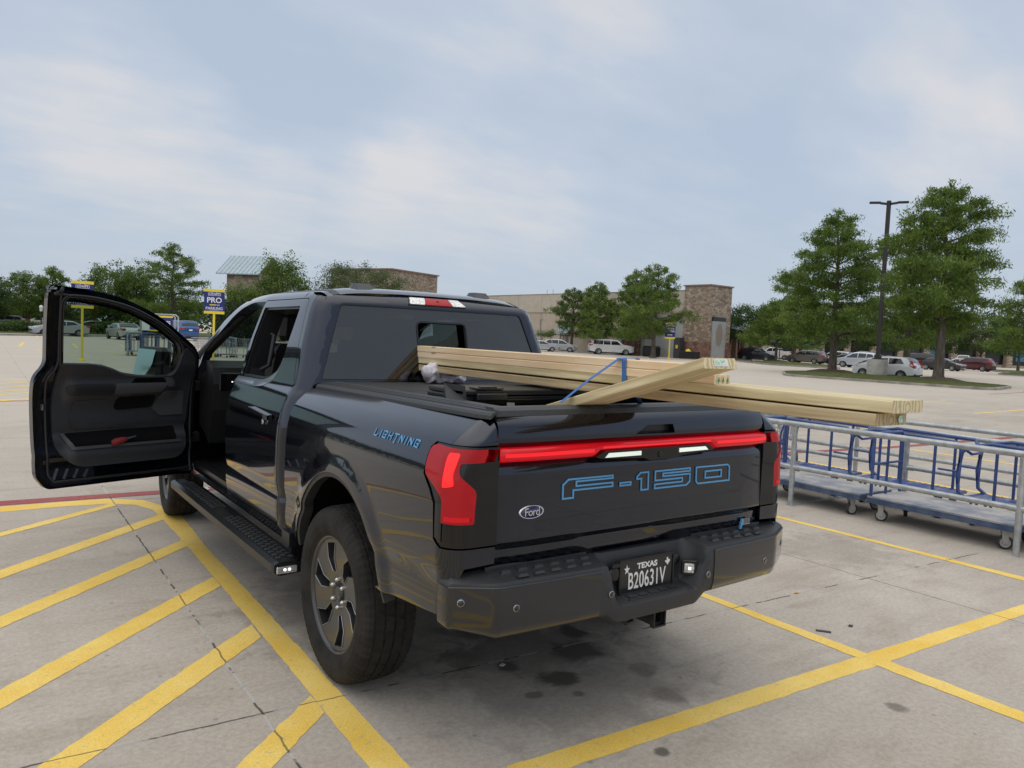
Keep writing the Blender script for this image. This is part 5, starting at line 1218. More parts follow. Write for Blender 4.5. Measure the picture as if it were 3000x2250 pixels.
# far hatching to the left and the painted bays
for y0, y1 in ((19.85, 20.55), (18.83, 19.6), (17.75, 18.5), (16.65, 17.3), (15.48, 16.2)):
    L2.strip([(-6, y0 - (y1 - y0) * 6.2 + .0), (4.2, y1 + 3.6)], [(-6, y0 - (y1 - y0) * 6.2 - .16), (4.2, y1 + 3.44)])
L1.strip([(-6, 14.05), (-1.85, 14.80), (3.8, 15.6)], [(-6, 13.92), (-1.853, 14.64), (3.8, 15.4)]); L1.strip([(-6, 20.2), (3.8, 20.9)], [(-6, 20.05), (3.8, 20.75)])
for i in range(14):
    x = -13 + i * 2.75; L2.seg((x + .4 - 1.2, 76), (x - 1.2, 69.5), .13)
    if i > 3 and i < 10: L2.seg((x - 2.9, 54.5), (x - 3.5, 46.5), .15)
for i in range(8): L2.seg((.4 + i * 3.2 , 42.5), (.9 + i * 3.2 + .8 , 36.5), .13)
# bays on the right side of the lot
for i in range(16): L2.seg((36 + i * 3.0, 60 - i * 2.1), (40 + i * 3.0, 65.5 - i * 2.1), .12)
for i in range(8): L2.seg((22, 4 + 3.0 * i), (27.5, 4.3 + 3.0 * i), .12)
L1.build('road_marking_yellow', YM, .0012); L2.build('road_marking_yellow', YM, .0022)
R1 = Lines(); R1.strip([(-6, 4.86), (-2.149, 4.817), (-.878, 4.76), (4.5, 4.62), (8.7, 4.02)], [(-6, 4.67), (-2.155, 4.624), (-.912, 4.577), (4.5, 4.45), (8.7, 3.86)]); R1.strip([(8.7, 4.02), (11.3, 3.75), (16.4, 3.62), (30, 6)], [(8.7, 3.86), (11.3, 3.59), (16.4, 3.44), (30, 5.7)])
R1.strip([(-6, 13.90), (-1.35, 14.55)], [(-6, 13.82), (-1.35, 14.47)])
R1.strip([(36, 12.4), (41.5, 13.0), (46, 14.6)], [(36, 12.3), (41.5, 12.88), (46, 14.5)])
R1.build('road_marking_red', RM, .0032)
Mx = Matrix.Translation((-1.06 + .96, 4.69, .0045)) @ Matrix.Rotation(PI, 4, 'Z')
t_ = text('road_lettering', 'FIRE LANE', mat('road_white', (.62, .58, .55), .7), .20, 0, None, sx=1.35, mw=Mx, bold=.004); t_['kind'] = 'structure'
# loose litter on the concrete
def scrap(x, y, l, w, a, m, lab, h=.004, name='litter'):
    c = MB(); c.box((-l / 2, -w / 2, 0), (l / 2, w / 2, h), 0, 0); n = len(c.V); c.xf(lambda v: Vector((v.x, v.y + v.x * v.x * 3, v.z + (v.x / l) ** 2 * .006)), 0)
    o = c.build(name, m); o.location = (x, y, .0005); o.rotation_euler = (0, 0, a); tag(o, lab, 'litter')
dk = mat('litter_dark', (.05, .05, .055), .7); lt = mat('litter_pale', (.6, .6, .58), .6); orr = mat('litter_orange', (.5, .25, .05), .6)
scrap(1.766, -.862, .085, .022, -.9, dk, 'dark rubber sliver lying on the concrete between the crossing yellow lines')
scrap(2.006, -.894, .035, .022, .3, dk, 'small dark chip on the concrete right of the rubber sliver'); scrap(2.252, -.351, .035, .018, .2, orr, 'tiny orange scrap on the pale joint behind the truck')
scrap(-.169, -.283, .028, .02, .4, lt, 'tiny white scrap on the concrete under the rear bumper')

# ================================================================== CART CORRAL AND CARTS TO THE RIGHT OF THE TRUCK
Mt['galv'] = noisy(mat('galvanised_steel', (.4, .42, .43), .38, .55), (.33, .35, .36), (.48, .50, .51), 14, 5, rr=(.3, .5))
Mt['blue_steel'] = noisy(mat('blue_painted_steel', (.02, .05, .20), .4, 0, .3), (.017, .042, .15), (.032, .075, .24), 6, 6, lo=.3, hi=.7, rr=(.3, .55))
Mt['frame_blue'] = noisy(mat('frame_blue', (.05, .09, .17), .5), (.035, .065, .14), (.085, .12, .19), 7, 7)
Mt['deck_grey'] = noisy(mat('worn_deck', (.3, .3, .3), .55), (.10, .14, .22), (.42, .40, .38), 3.2, 9, .62, lo=.32, hi=.6, bump=.2)
Mt['deck_blue'] = noisy(mat('blue_deck', (.03, .06, .22), .45), (.02, .045, .20), (.22, .25, .36), 5, 8, .62, lo=.42, hi=.72, bump=.2)
Mt['caster_grey'] = mat('caster_grey', (.36, .35, .33), .5); Mt['caster_tyre'] = mat('caster_tyre', (.035, .035, .035), .7)
cor = empty('cart_corral', (4.87, 1.49, 0), 0, 'galvanised steel tube cart corral holding blue carts right of the truck', 'cart corral')
def C0(x, y, z): return (x - 4.87, y - 1.49, z)
c = MB()
for X, Z, Y0, Y1 in ((4.87, .875, 2.9, -4.2), (6.40, .80, 3.0, -4.2), (7.35, .81, 3.2, -4.2)):
    c = MB(); c.tube([C0(X, Y0, Z), C0(X, Y1, Z)], .030, 12)
    zz2 = .41 if X < 5 else .38
    pts = [C0(X, Y0, zz2)]; c.tube([C0(X, Y0, zz2), C0(X, Y1, zz2)], .026, 12)
    c.tube([C0(X, Y0, Z), C0(X, Y0 + .16, Z - .05), C0(X, Y0 + .22, (Z + zz2) / 2), C0(X, Y0 + .16, zz2 + .05), C0(X, Y0, zz2)], .028, 12)
    c.build('rail', Mt['galv'], cor)
    py_ = (1.49, -.70, -2.7) if X < 5 else ((1.05, -1.2, -3.2) if X < 7 else (2.2, 0.1, -2.2))
    for y in py_:
        c = MB(); c.tube([C0(X, y, 0), C0(X, y, Z - .02)], .028, 12)
        for zq in (zz2,): c.bar(C0(X, y - .09, zq), C0(X, y + .09, zq), .012, .062)
        c.build('post', Mt['galv'], cor)
for y in (1.46, -2.7):
    c = MB(); c.box(C0(4.80, y - .04, .0), C0(7.40, y + .04, .007)); c.build('floor_strap', Mt['galv'], cor)
def caster(par, x, y, ztop, swivel=0, r=.060):
    c = MB(); c.lathe([(-.016, r), (.016, r), (.018, r - .01), (.018, r * .72), (-.018, r * .72), (-.018, r - .01)], (0, 0, r), 'x', 20, closed=True)
    o = c.build('caster', Mt['caster_tyre'], par); fix_normals(o)
    c = MB(); c.lathe([(-.019, r * .72), (-.019, .01), (.019, .01), (.019, r * .72)], (0, 0, r), 'x', 20); h = c.build('hub', Mt['caster_grey'], o)
    c = MB()
    for s_ in (-1, 1): c.add([(s_ * .024, -.02, r - .012), (s_ * .024, .02, r - .012), (s_ * .024, .035, ztop - .012), (s_ * .024, -.025, ztop - .012), (s_ * .028, -.02, r - .012), (s_ * .028, .02, r - .012), (s_ * .028, .035, ztop - .012), (s_ * .028, -.025, ztop - .012)], [(0, 1, 2, 3), (4, 5, 6, 7), (0, 1, 5, 4), (1, 2, 6, 5), (2, 3, 7, 6), (3, 0, 4, 7)])
    c.box((-.045, -.045, ztop - .012), (.045, .045, ztop)); c.tube([(-.03, 0, r), (.03, 0, r)], .008, 8); c.build('fork', Mt['caster_grey'], o)
    o.location = (x, y, 0); o.rotation_euler = (0, 0, swivel); return o
def platform_cart(y0, y1, lab, x0=4.98, x1=5.60, rs=0):
    t = empty('platform_cart', ((x0 + x1) / 2, (y0 + y1) / 2, 0), 0, lab, 'platform cart', 'platform carts inside the corral')
    hx, hy = (x1 - x0) / 2, (y1 - y0) / 2
    c = MB(); c.box((-hx, -hy, .225), (hx, hy, .240)); c.build('deck', Mt['deck_grey'], t)
    c = MB()
    for a, b in (((-hx, -hy), (hx, -hy)), ((-hx, hy), (hx, hy)), ((-hx, -hy), (-hx, hy)), ((hx, -hy), (hx, hy))): c.bar((a[0], a[1], .199), (b[0], b[1], .199), .008, .050)
    c.build('deck_frame', Mt['frame_blue'], t)
    for k, (px_, py_) in enumerate(((-hx + .07, -hy + .12), (hx - .07, -hy + .12), (-hx + .07, hy - .12), (hx - .07, hy - .12))): caster(t, px_, py_, .176, [.6, 1.2, .3, 2.0][(k + rs) % 4])
    c = MB()
    c.tube([(-hx + .03, hy - .02, .2), (-hx + .03, hy - .02, .82), (-hx + .07, hy - .02, .87), (hx - .07, hy - .02, .87), (hx - .03, hy - .02, .82), (hx - .03, hy - .02, .2)], .016, 10)
    for x in (0,): c.tube([(x, hy - .02, .24), (x, hy - .02, .87)], .014, 8)
    c.tube([(-hx + .03, hy - .02, .56), (hx - .03, hy - .02, .56)], .012, 8)
    c.build('push_handle', Mt['blue_steel'], t); return t
platform_cart(-.66, .70, 'grey-decked platform cart nearest the camera in the corral behind the front rail')
platform_cart(.78, 2.10, 'bluish platform cart beside the tail lamp, deck partly hidden by the truck', rs=1)
platform_cart(-2.2, -.76, 'platform cart at the right edge of the photo with rusty deck edge', rs=2)
def cage_cart(y0, lab, x0=5.72, L_=1.02, Wd=.44, dz=0, sh=0):
    t = empty('lumber_cart', (x0 + Wd / 2, y0 + L_ / 2, 0), 0, lab, 'lumber cart', 'blue tube lumber carts inside the corral')
    hx, hy = Wd / 2, L_ / 2
    c = MB(); V = []; n = 60
    for i in range(n + 1):
        y = -hy + 2 * hy * i / n; z = .270 + .006 * math.sin(i * 1.6); V += [(-hx, y, z), (hx, y, z)]
    c.add(V, [(2 * i, 2 * i + 1, 2 * i + 3, 2 * i + 2) for i in range(n)], True); c.build('deck', Mt['deck_blue'], t)
    c = MB()
    c.tube([(-hx, -hy, .255), (-hx, hy, .255), (hx, hy, .255), (hx, -hy, .255), (-hx, -hy, .255)], .015, 8); c.build('deck_frame', Mt['blue_steel'], t)
    for s_ in (-1, 1):
        c = MB(); X = s_ * hx
        c.tube([(X, -hy - .10, .40), (X, -hy - .11, .74), (X, -hy - .05, .815), (X, hy - .25, .835), (X, hy - .05, .79), (X, hy + .02, .72), (X, hy + .05, .5), (X, hy + .03, .32), (X, hy - .05, .26)], .0185, 10)
        for y in (-hy + .14, hy - .30): c.tube([(X, y, .26), (X, y, .82)], .0155, 8)
        c.tube([(X, -hy - .10, .52), (X, -hy + .10, .52)], .011, 8)
        c.build('side_rail', Mt['blue_steel'], t)
    c = MB(); c.tube([(-hx, -hy - .05, .815), (-.1, -hy - .16, .70), (.1, -hy - .16, .70), (hx, -hy - .05, .815)], .0145, 8); c.build('cross_loop', Mt['blue_steel'], t)
    for k, (a, b) in enumerate(((-1, -1), (1, -1), (-1, 1), (1, 1))): caster(t, a * (hx - .06), b * (hy - .1), .24, k * .8, .055)
    return t
cage_cart(.28, 'blue tube lumber cart with worn deck in the middle of the corral')
cage_cart(-.88, 'blue tube lumber cart at the right with dotted blue deck and looped rails')
cage_cart(1.44, 'blue tube lumber cart next to the truck tail, grey ribbed deck')
cage_cart(-2.05, 'blue tube lumber cart at the right edge behind the last corral post')
# wire shopping carts nested behind, just right of the truck
Mt['wire'] = mat('cart_wire', (.45, .46, .48), .35, .8); Mt['blue_plastic'] = mat('blue_plastic', (.02, .04, .30), .35)
def shop_cart():
    t = empty('shopping_cart', (0, 0, 0))
    c = MB()
    z0, z1 = .48, .98
    def corner(a, b, z): k = (z - z0) / (z1 - z0); return (a * (.20 + .07 * k), b * (.33 + .10 * k) + .03 * k, z)
    for k in range(6):
        z = z0 + (z1 - z0) * k / 5; R = [corner(*q, z) for q in ((-1, -1), (1, -1), (1, 1), (-1, 1))]
        for i in range(4): c.bar(R[i], R[(i + 1) % 4], .006 if k < 5 else .014, .006 if k < 5 else .014)
    for i in range(9):
        f = -1 + 2 * i / 8
        for s_ in (-1, 1): c.bar(corner(s_, f, z0), corner(s_, f, z1), .005, .005); c.bar(corner(f, s_, z0), corner(f, s_, z1), .005, .005)
        c.bar(corner(-1, f, z0), corner(1, f, z0), .005, .005)
    c.build('wire_basket', Mt['wire'], t)
    c = MB()
    for s_ in (-1, 1): c.tube([(s_ * .24, -.46, 1.02), (s_ * .22, -.30, .50), (s_ * .22, -.36, .16), (s_ * .20, .42, .14), (s_ * .20, .36, .46)], .011, 8)
    c.tube([(-.20, .42, .14), (.20, .42, .14)], .011, 8); c.build('frame', Mt['blue_steel'], t)
    c = MB(); c.tube([(-.24, -.46, 1.02), (.24, -.46, 1.02)], .017, 10); c.box((-.09, -.445, .88), (.09, -.43, .99)); c.build('handle', Mt['blue_plastic'], t)
    for a, b in ((-.2, -.36), (.2, -.36), (-.19, .40), (.19, .40)):
        c = MB(); c.lathe([(-.012, .05), (.012, .05), (.012, 0), (-.012, 0)], (a, b, .05), 'x', 14); c.box((a - .016, b - .01, .05), (a + .016, b + .01, .15)); c.build('wheel', Mt['caster_tyre'], t)
    return t
sc = shop_cart(); sc.location = (6.55, 3.05, 0); sc.rotation_euler = (0, 0, .15); tag(sc, 'wire shopping cart with blue handle just behind the right tail lamp', 'shopping cart', 'wire shopping carts')
s2 = copy_tree(sc); s2.location = (7.0, 3.35, 0); tag(s2, 'wire shopping cart in the corral, behind and right of the one at the tail lamp')
# ================================================================== BACKGROUND: kerbs, islands, trees, cars, signs, shops
grass_m = noisy(mat('grass', (.06, .09, .03), .95, spec=.1), (.052, .075, .022), (.12, .125, .045), 2.2, 8, .7, bump=.5, bscale=40)
dirt_m = noisy(mat('bed_soil', (.10, .075, .055), .95, spec=.1), (.075, .058, .042), (.15, .115, .085), 8, 6, bump=.5, bscale=40)
kerb_m = noisy(mat('kerb_concrete', (.30, .27, .24), .85), (.20, .18, .16), (.36, .33, .29), 1.4, 7)
def island(P, name='traffic_island'):
    """kerbed planting bed with its grass sheet"""
    P = rnd(P, 1.6, 6); n = len(P); c = MB(); V, I = band(P, .16); pts = [(p.x, p.y) for p in V]; ii = [(p.x, p.y) for p in I]; m = len(pts)
    VV = [(x, y, 0) for x, y in pts] + [(x, y, .13) for x, y in pts] + [(x, y, .14) for x, y in ii] + [(x, y, .09) for x, y in ii]
    F = []
    for i in range(m):
        j = (i + 1) % m
        for k in range(3): F.append((k * m + i, k * m + j, (k + 1) * m + j, (k + 1) * m + i))
    c.add(VV, F); o = c.build('kerb', kerb_m); o['kind'] = 'structure'
    cx = sum(p[0] for p in ii) / m; cy = sum(p[1] for p in ii) / m
    V2 = [(x, y, .12) for x, y in ii] + [(cx + (x - cx) * .6, cy + (y - cy) * .6, .24) for x, y in ii] + [(cx, cy, .27)]
    F2 = [(i, (i + 1) % m, m + (i + 1) % m, m + i) for i in range(m)] + [(m + i, m + (i + 1) % m, 2 * m) for i in range(m)]
    g = mk('grass_bed', V2, F2, grass_m, None, True); g['kind'] = 'structure'
def quad_isle(pts): island(pts)
island([(38.9, 25.3), (40.3, 13.9), (47.0, 15.5), (50.5, 22.0), (51.8, 30.5), (45.5, 30.0)])
island([(62.5, 43.5), (64.5, 36.8), (75.5, 45.0), (76.5, 53.5), (70.0, 53.0)])
island([(70, 60), (74, 54.5), (80, 58.5), (78.5, 63)])
island([(84, 31.5), (92, 20), (118, 30), (108, 43), (95, 34.5)])
def soil_ring(x, y, r, z=.235):
    c = MB(); rr_ = random.Random(int(x * 7)); V = [(x, y, z + .16)]; n = 18
    for k in range(n): t = 2 * PI * k / n; q = r * rr_.uniform(.8, 1.15); V += [(x + q * .45 * math.cos(t), y + q * .45 * math.sin(t), z + .12), (x + q * math.cos(t), y + q * math.sin(t), z - .07)]
    F = []
    for k in range(n): a, b = 1 + 2 * k, 1 + 2 * ((k + 1) % n); F += [(0, a, b), (a, a + 1, b + 1, b)]
    o = mk('bed_soil', V, F, dirt_m, None, True); o['kind'] = 'structure'
for a in ((45.68, 19.21, 1.7), (48.47, 27.94, 1.8), (73.65, 50.56, 1.6)): soil_ring(*a)
# far left: pavement strip and long kerb
P = [(-60, 68.5), (-.1, 72.5), (9, 81), (40, 92), (40, 99), (5, 90), (-1, 86), (-60, 80)]
c = MB(); c.prism(P, 0, .13); o = c.build('pavement', kerb_m); o['kind'] = 'structure'
P = [(-60, 72), (-1, 75.5), (9, 85), (40, 96), (40, 130), (5, 130), (-60, 120)]
c = MB(); c.prism(P, .134, .16); o = c.build('grass_bed', grass_m); o['kind'] = 'structure'

# ---- trees
def leaf_mat(name, c1, c2, c3):
    m = bpy.data.materials.new(name); m.use_nodes = True; t = m.node_tree; b = t.nodes['Principled BSDF']; o = t.nodes['Material Output']
    tc = N(t, 'ShaderNodeTexCoord'); n = N(t, 'ShaderNodeTexNoise'); lk(t, tc.outputs['Object'], n.inputs['Vector']); n.inputs['Scale'].default_value = .8; n.inputs['Detail'].default_value = 5; n.inputs['Roughness'].default_value = .7
    r = N(t, 'ShaderNodeValToRGB'); lk(t, n.outputs['Fac'], r.inputs[0]); e = r.color_ramp.elements; e[0].position = .36; e[0].color = (*c1, 1); e[1].position = .64; e[1].color = (*c3, 1); q = e.new(.5); q.color = (*c2, 1)
    lk(t, r.outputs[0], b.inputs['Base Color']); b.inputs['Roughness'].default_value = .6; b.inputs['Specular IOR Level'].default_value = .25
    tr = N(t, 'ShaderNodeBsdfTranslucent'); lk(t, r.outputs[0], tr.inputs[0]); mx = N(t, 'ShaderNodeMixShader'); mx.inputs[0].default_value = .38
    lk(t, b.outputs[0], mx.inputs[1]); lk(t, tr.outputs[0], mx.inputs[2]); lk(t, mx.outputs[0], o.inputs[0]); return m
LM = {'cyp': leaf_mat('cypress_leaf', (.075, .125, .025), (.125, .195, .038), (.20, .27, .06)), 'oak': leaf_mat('oak_leaf', (.046, .085, .026), (.075, .122, .036), (.115, .165, .05)),
      'oak2': leaf_mat('elm_leaf', (.072, .122, .028), (.115, .18, .038), (.175, .245, .06)), 'oakg': leaf_mat('live_oak_leaf', (.070, .098, .044), (.105, .138, .058), (.16, .19, .09)), 'cypL': leaf_mat('young_cypress_leaf', (.075, .120, .035), (.11, .165, .045), (.15, .21, .06)), 'bush': leaf_mat('bush_leaf', (.018, .034, .015), (.028, .046, .018), (.042, .064, .024))}
bark_m = noisy(mat('bark', (.11, .09, .075), .9, spec=.1), (.055, .045, .038), (.17, .145, .12), 6, 8, .7, bump=.8, bscale=18, stretch=(1, 1, .18))
def tree(kind, H, R, seed, nleaf, zb=None, base=.14, label='', group=None, x=0, y=0, name=None, lean=0, pw=1.7):
    rr = np.random.RandomState(seed); r_ = random.Random(seed)
    nm = name or {'cyp': 'cypress_tree', 'cypL': 'cypress_tree', 'oak': 'oak_tree', 'oak2': 'elm_tree', 'oakg': 'live_oak_tree', 'bush': 'bush'}[kind]
    t = empty(nm, (x, y, base), 0, label, 'bush' if kind == 'bush' else 'tree', group)
    zb = zb if zb is not None else {'cyp': .24, 'cypL': .28, 'oak': .26, 'oak2': .16, 'oakg': .25, 'bush': .0}[kind] * H
    cyp = kind in ('cyp', 'cypL')
    c = MB(); tp = []; n = 9; wob = [(r_.uniform(-1, 1), r_.uniform(-1, 1)) for _ in range(n)]
    top = H * (.97 if cyp else .75)
    for i in range(n):
        f = i / (n - 1); tp.append((lean * f * H + wob[i][0] * .018 * H * f, wob[i][1] * .018 * H * f, -.1 + f * top))
    r0_ = H * (.0235 if cyp else .022)
    if kind != 'bush':
        rads = [r0_ * (1.45 if i == 0 else 1) * (1 - .93 * (i / (n - 1)) ** .9) + .012 for i in range(n)]
        # flared foot
        tp2 = [tp[0], (tp[0][0] + (tp[1][0] - tp[0][0]) * .15, tp[0][1], tp[0][2] + top * .035)] + tp[1:]; rads2 = [rads[0] * 1.25, r0_ * 1.12] + rads[1:]
        c.tube(tp2, .1, 12, rads=rads2)
    def axis(z):
        f = min(max((z + .1) / top, 0), 1); i = min(int(f * (n - 1)), n - 2); g = f * (n - 1) - i
        return Vector(tp[i]) * (1 - g) + Vector(tp[i + 1]) * g
    nleaf = int(nleaf * 1.45); tips = []; nb = int({'cyp': 46, 'cypL': 34, 'oak': 30, 'oak2': 34, 'oakg': 34, 'bush': 22}[kind] * (1 if H > 7 else .8))
    ga = r_.uniform(0, 6)
    for k in range(nb):
        f = (k + .5) / nb; z = zb + (H * .96 - zb) * f ** (.92 if cyp else 1); ga += 2.4 + r_.uniform(-.4, .4)
        if cyp: prof = (1 - f ** pw) ** .80 * r_.choice((.5, .75, .9, 1.05, 1.2)) * r_.uniform(.85, 1.1) + .04
        elif kind == 'bush': prof = math.sqrt(max(0, 1 - (f * .96) ** 2.4)) * r_.uniform(.85, 1.05)
        else: prof = math.sqrt(max(0.02, 1 - ((f - .42) / .62) ** 2)) * r_.uniform(.7, 1.08)
        L_ = R * prof; el = rad((8 + 34 * f if cyp else 15 + 50 * f) + r_.uniform(-8, 8))
        zs_ = z if cyp else zb * .8 + (z - zb) * .55
        a = axis(zs_ - L_ * .25 if cyp else zs_ - .3); d = Vector((math.cos(ga), math.sin(ga), 0))
        ez = L_ * math.tan(el) * (.5 if cyp else .35)
        pts = [a]
        for q in range(1, 5):
            g = q / 4; pts.append(Vector((a.x + d.x * L_ * g, a.y + d.y * L_ * g, a.z + (ez * math.sin(g * 1.7) if cyp else (z - a.z) * g ** .8 + ez * g * (1 - g))) ) + Vector((r_.uniform(-1, 1), r_.uniform(-1, 1), r_.uniform(-1, 1))) * .05 * L_ * g)
        rb = max(.012, r0_ * .34 * (1 - f) ** .7 + .010)
        if kind != 'bush': c.tube([tuple(p) for p in pts], .02, 5, cap=False, rads=[rb, rb * .75, rb * .5, rb * .32, rb * .14])
        tips.append((pts, L_, f))
        # side limbs
        if L_ > .8:
            for s_ in (-1, 1):
                b = pts[2]; sd = (d * .6 + Vector((-d.y, d.x, 0)) * s_ * .8).normalized(); l2 = L_ * r_.uniform(.35, .6)
                p2 = [b, b + sd * l2 * .5 + Vector((0, 0, l2 * .12)), b + sd * l2 + Vector((0, 0, l2 * (.10 if cyp else .3)))]
                if kind != 'bush': c.tube([tuple(p) for p in p2], .02, 4, cap=False, rads=[rb * .45, rb * .3, rb * .1])
                tips.append((p2, l2, f))
    if c.V: c.build('trunk', bark_m, t)
    # leaf clumps along every limb: many small blades, hanging on the cypress
    wts = np.array([max(.15, l) for _, l, _ in tips]); cnt = np.maximum(8, (nleaf * wts / wts.sum())).astype(int)
    Cs = []
    for (pts, l, f), k in zip(tips, cnt):
        P = np.array([tuple(p) for p in pts]); m = len(P); s_ = rr.uniform(.22 if cyp else .35, 1.03, k) ** .8; s_ = np.clip(s_, 0, 1); idx = np.minimum((s_ * (m - 1)).astype(int), m - 2); g = (s_ * (m - 1) - idx)[:, None]
        base_ = P[idx] * (1 - g) + P[idx + 1] * g
        # gather into tufts
        nt_f = max(3, k // 30); tc_ = base_[rr.randint(0, k, nt_f)] + rr.normal(0, 1, (nt_f, 3)) * np.array([.14, .14, .10]) * (1 + l * .22)
        w = rr.randint(0, nt_f, k); sp = (.12 + .035 * l) if cyp else (.20 + .05 * l)
        q = tc_[w] + rr.normal(0, 1, (k, 3)) * np.array([sp, sp, sp * (.55 if cyp else .75)])
        if cyp: q[:, 2] -= np.abs(rr.normal(0, .16, k))
        Cs.append(q)
    Cc = np.concatenate(Cs); k = len(Cc)
    if kind == 'bush': Cc = Cc[Cc[:, 2] > 0.02]; k = len(Cc)
    Cc[:, 2] = np.maximum(Cc[:, 2], zb * (.58 if cyp else .75) + rr.uniform(0, .5, k) if kind != 'bush' else .05)
    if cyp: u = rr.normal(0, 1, (k, 3)) * np.array([.55, .55, .30]) + np.array([0, 0, -.55]); ln, wd = .150, .040
    else: u = rr.normal(0, 1, (k, 3)); ln, wd = .100, .068
    nleaf = int(nleaf * 1.0); sc_ = (H / 11.0) ** .35 * (14000 / max(nleaf, 3000)) ** .32
    u /= np.linalg.norm(u, axis=1)[:, None]; v = np.cross(u, rr.normal(0, 1, (k, 3))); v /= np.linalg.norm(v, axis=1)[:, None]
    l_ = ln * sc_ * rr.uniform(.7, 1.5, k)[:, None]; w_ = wd * sc_ * rr.uniform(.7, 1.4, k)[:, None]
    V = np.empty((k, 4, 3)); V[:, 0] = Cc - u * l_; V[:, 1] = Cc + v * w_; V[:, 2] = Cc + u * l_; V[:, 3] = Cc - v * w_
    me = bpy.data.meshes.new('crown'); me.vertices.add(4 * k); me.vertices.foreach_set('co', V.ravel()); me.loops.add(4 * k); me.loops.foreach_set('vertex_index', np.arange(4 * k, dtype=np.int32)); me.polygons.add(k); me.polygons.foreach_set('loop_start', np.arange(0, 4 * k, 4, dtype=np.int32)); me.polygons.foreach_set('loop_total', np.full(k, 4, np.int32)); me.update(calc_edges=True)
    me.materials.append(LM[kind]); o = bpy.data.objects.new('leaves' if kind == 'bush' else 'crown', me); COL.objects.link(o); o.parent = t
    return t
GT = 'trees around the parking lot'
tree('cyp', 12.4, 3.7, 11, 30000, zb=3.7, pw=2.6, label='tallest cypress tree at the right, on the island beside the lamp pole', group=GT, x=45.68, y=19.21, lean=-.012)
tree('cyp', 11.9, 3.7, 12, 28000, zb=3.3, pw=2.4, label='cypress tree left of the lamp pole on the near grass island', group=GT, x=48.47, y=27.94, lean=-.01)
tree('cyp', 12.1, 3.9, 13, 22000, zb=3.0, pw=2.3, label='slimmer cypress standing right behind the lamp pole', group=GT, x=57.6, y=27.3)
tree('cyp', 7.4, 3.9, 14, 13000, zb=2.6, label='low wide cypress tree on the far grass island before the brown sport utility car', group=GT, x=73.65, y=50.56)
tree('cyp', 12.8, 4.9, 15, 15000, zb=3.6, label='cypress tree behind the low wide one on the far island', group=GT, x=85.9, y=56.57)
tree('oak', 7.4, 4.5, 16, 12000, zb=2.6, label='dark oak tree at the corner of the stone tower', group=GT, x=79.58, y=58.64)
tree('cyp', 10.9, 4.4, 17, 14000, zb=3.0, label='cypress tree cut by the right edge of the photo', group=GT, x=84.5, y=28.5)
tree('cypL', 9.1, 3.5, 18, 7500, zb=2.9, label='thin pale green cypress nearest the truck cab, before the beige wall', group=GT, x=64.79, y=76.67)
tree('cyp', 9.4, 3.0, 19, 9000, zb=2.8, label='second cypress from the cab, small, between pale and big ones', group=GT, x=62.9, y=69.39)
tree('cyp', 11.3, 3.6, 20, 12000, zb=3.0, label='third cypress from the cab, its trunk left of the dark trash bags', group=GT, x=66.58, y=66.74)
tree('cyp', 10.9, 4.1, 21, 14000, zb=3.1, label='bushy cypress just left of the trailer parking sign', group=GT, x=60.67, y=57.42)
tree('cyp', 7.2, 3.4, 22, 9000, zb=2.0, label='bright cypress beyond the left kerb at the edge of the photo', group=GT, x=3.2, y=105.96)
tree('cyp', 8.3, 2.9, 23, 9000, zb=2.0, label='cypress left of the open door, beyond the left kerb', group=GT, x=6.44, y=107.47)
tree('oak2', 9.2, 3.5, 24, 9500, zb=1.9, label='dark leafy tree seen above the parking sign behind the door', group=GT, x=12.07, y=103.43)
tree('oak2', 9.4, 2.9, 25, 9000, zb=1.9, label='dark leafy tree left of the pointed cypress', group=GT, x=15.5, y=104.89)
tree('cyp', 11.5, 4.8, 26, 18000, zb=2.0, label='pointed tall cypress above the curve of the open door', group=GT, x=17.75, y=95.65)
tree('oak', 6.4, 3.4, 27, 9000, zb=1.6, label='small oak at the far left edge of the photo', group=GT, x=-.9, y=101)
tree('oak2', 10.5, 3.4, 28, 12000, zb=2.2, label='leafy tree in front of the gabled stone building', group=GT, x=27.3, y=83.86)
tree('oak2', 6.6, 2.3, 29, 8000, zb=1.2, label='short leafy tree beside the right parking sign', group=GT, x=22.4, y=82.57)
tree('oakg', 10.0, 6.4, 30, 20000, zb=3.0, label='broad grey-green live oak rising above the cab roof', group=GT, x=36.3, y=82.6)
tree('bush', 3.9, 1.9, 32, 9000, label='dark bush behind the right parking sign', x=14.9, y=58.0, base=0)
GO = 'dark oaks in front of the shop row'
for i, (x, y, h, r) in enumerate(((105.0, 65.1, 7.9, 4.5), (113, 63.6, 8.6, 4.9), (113.3, 57.4, 8.8, 4.8), (118.1, 53.0, 9.0, 5.0), (118.6, 47.7, 9.2, 5.2), (117.1, 42.1, 8.8, 4.6), (104, 71, 6.6, 4.0))):
    tree('oak', h, r, 40 + i, 9000, zb=2.5, group=GO, x=x, y=y, base=0, label=['dark oak above the white crossover and grey truck', 'dark oak between the first cypress trunk and lamp pole', 'dark oak right of the lamp pole, before the shops', 'dark oak behind the white hatchback roof', 'dark oak over the white sport utility car before the shops', 'rightmost dark oak before the shops', 'small dark oak beside the black patio umbrella'][i])
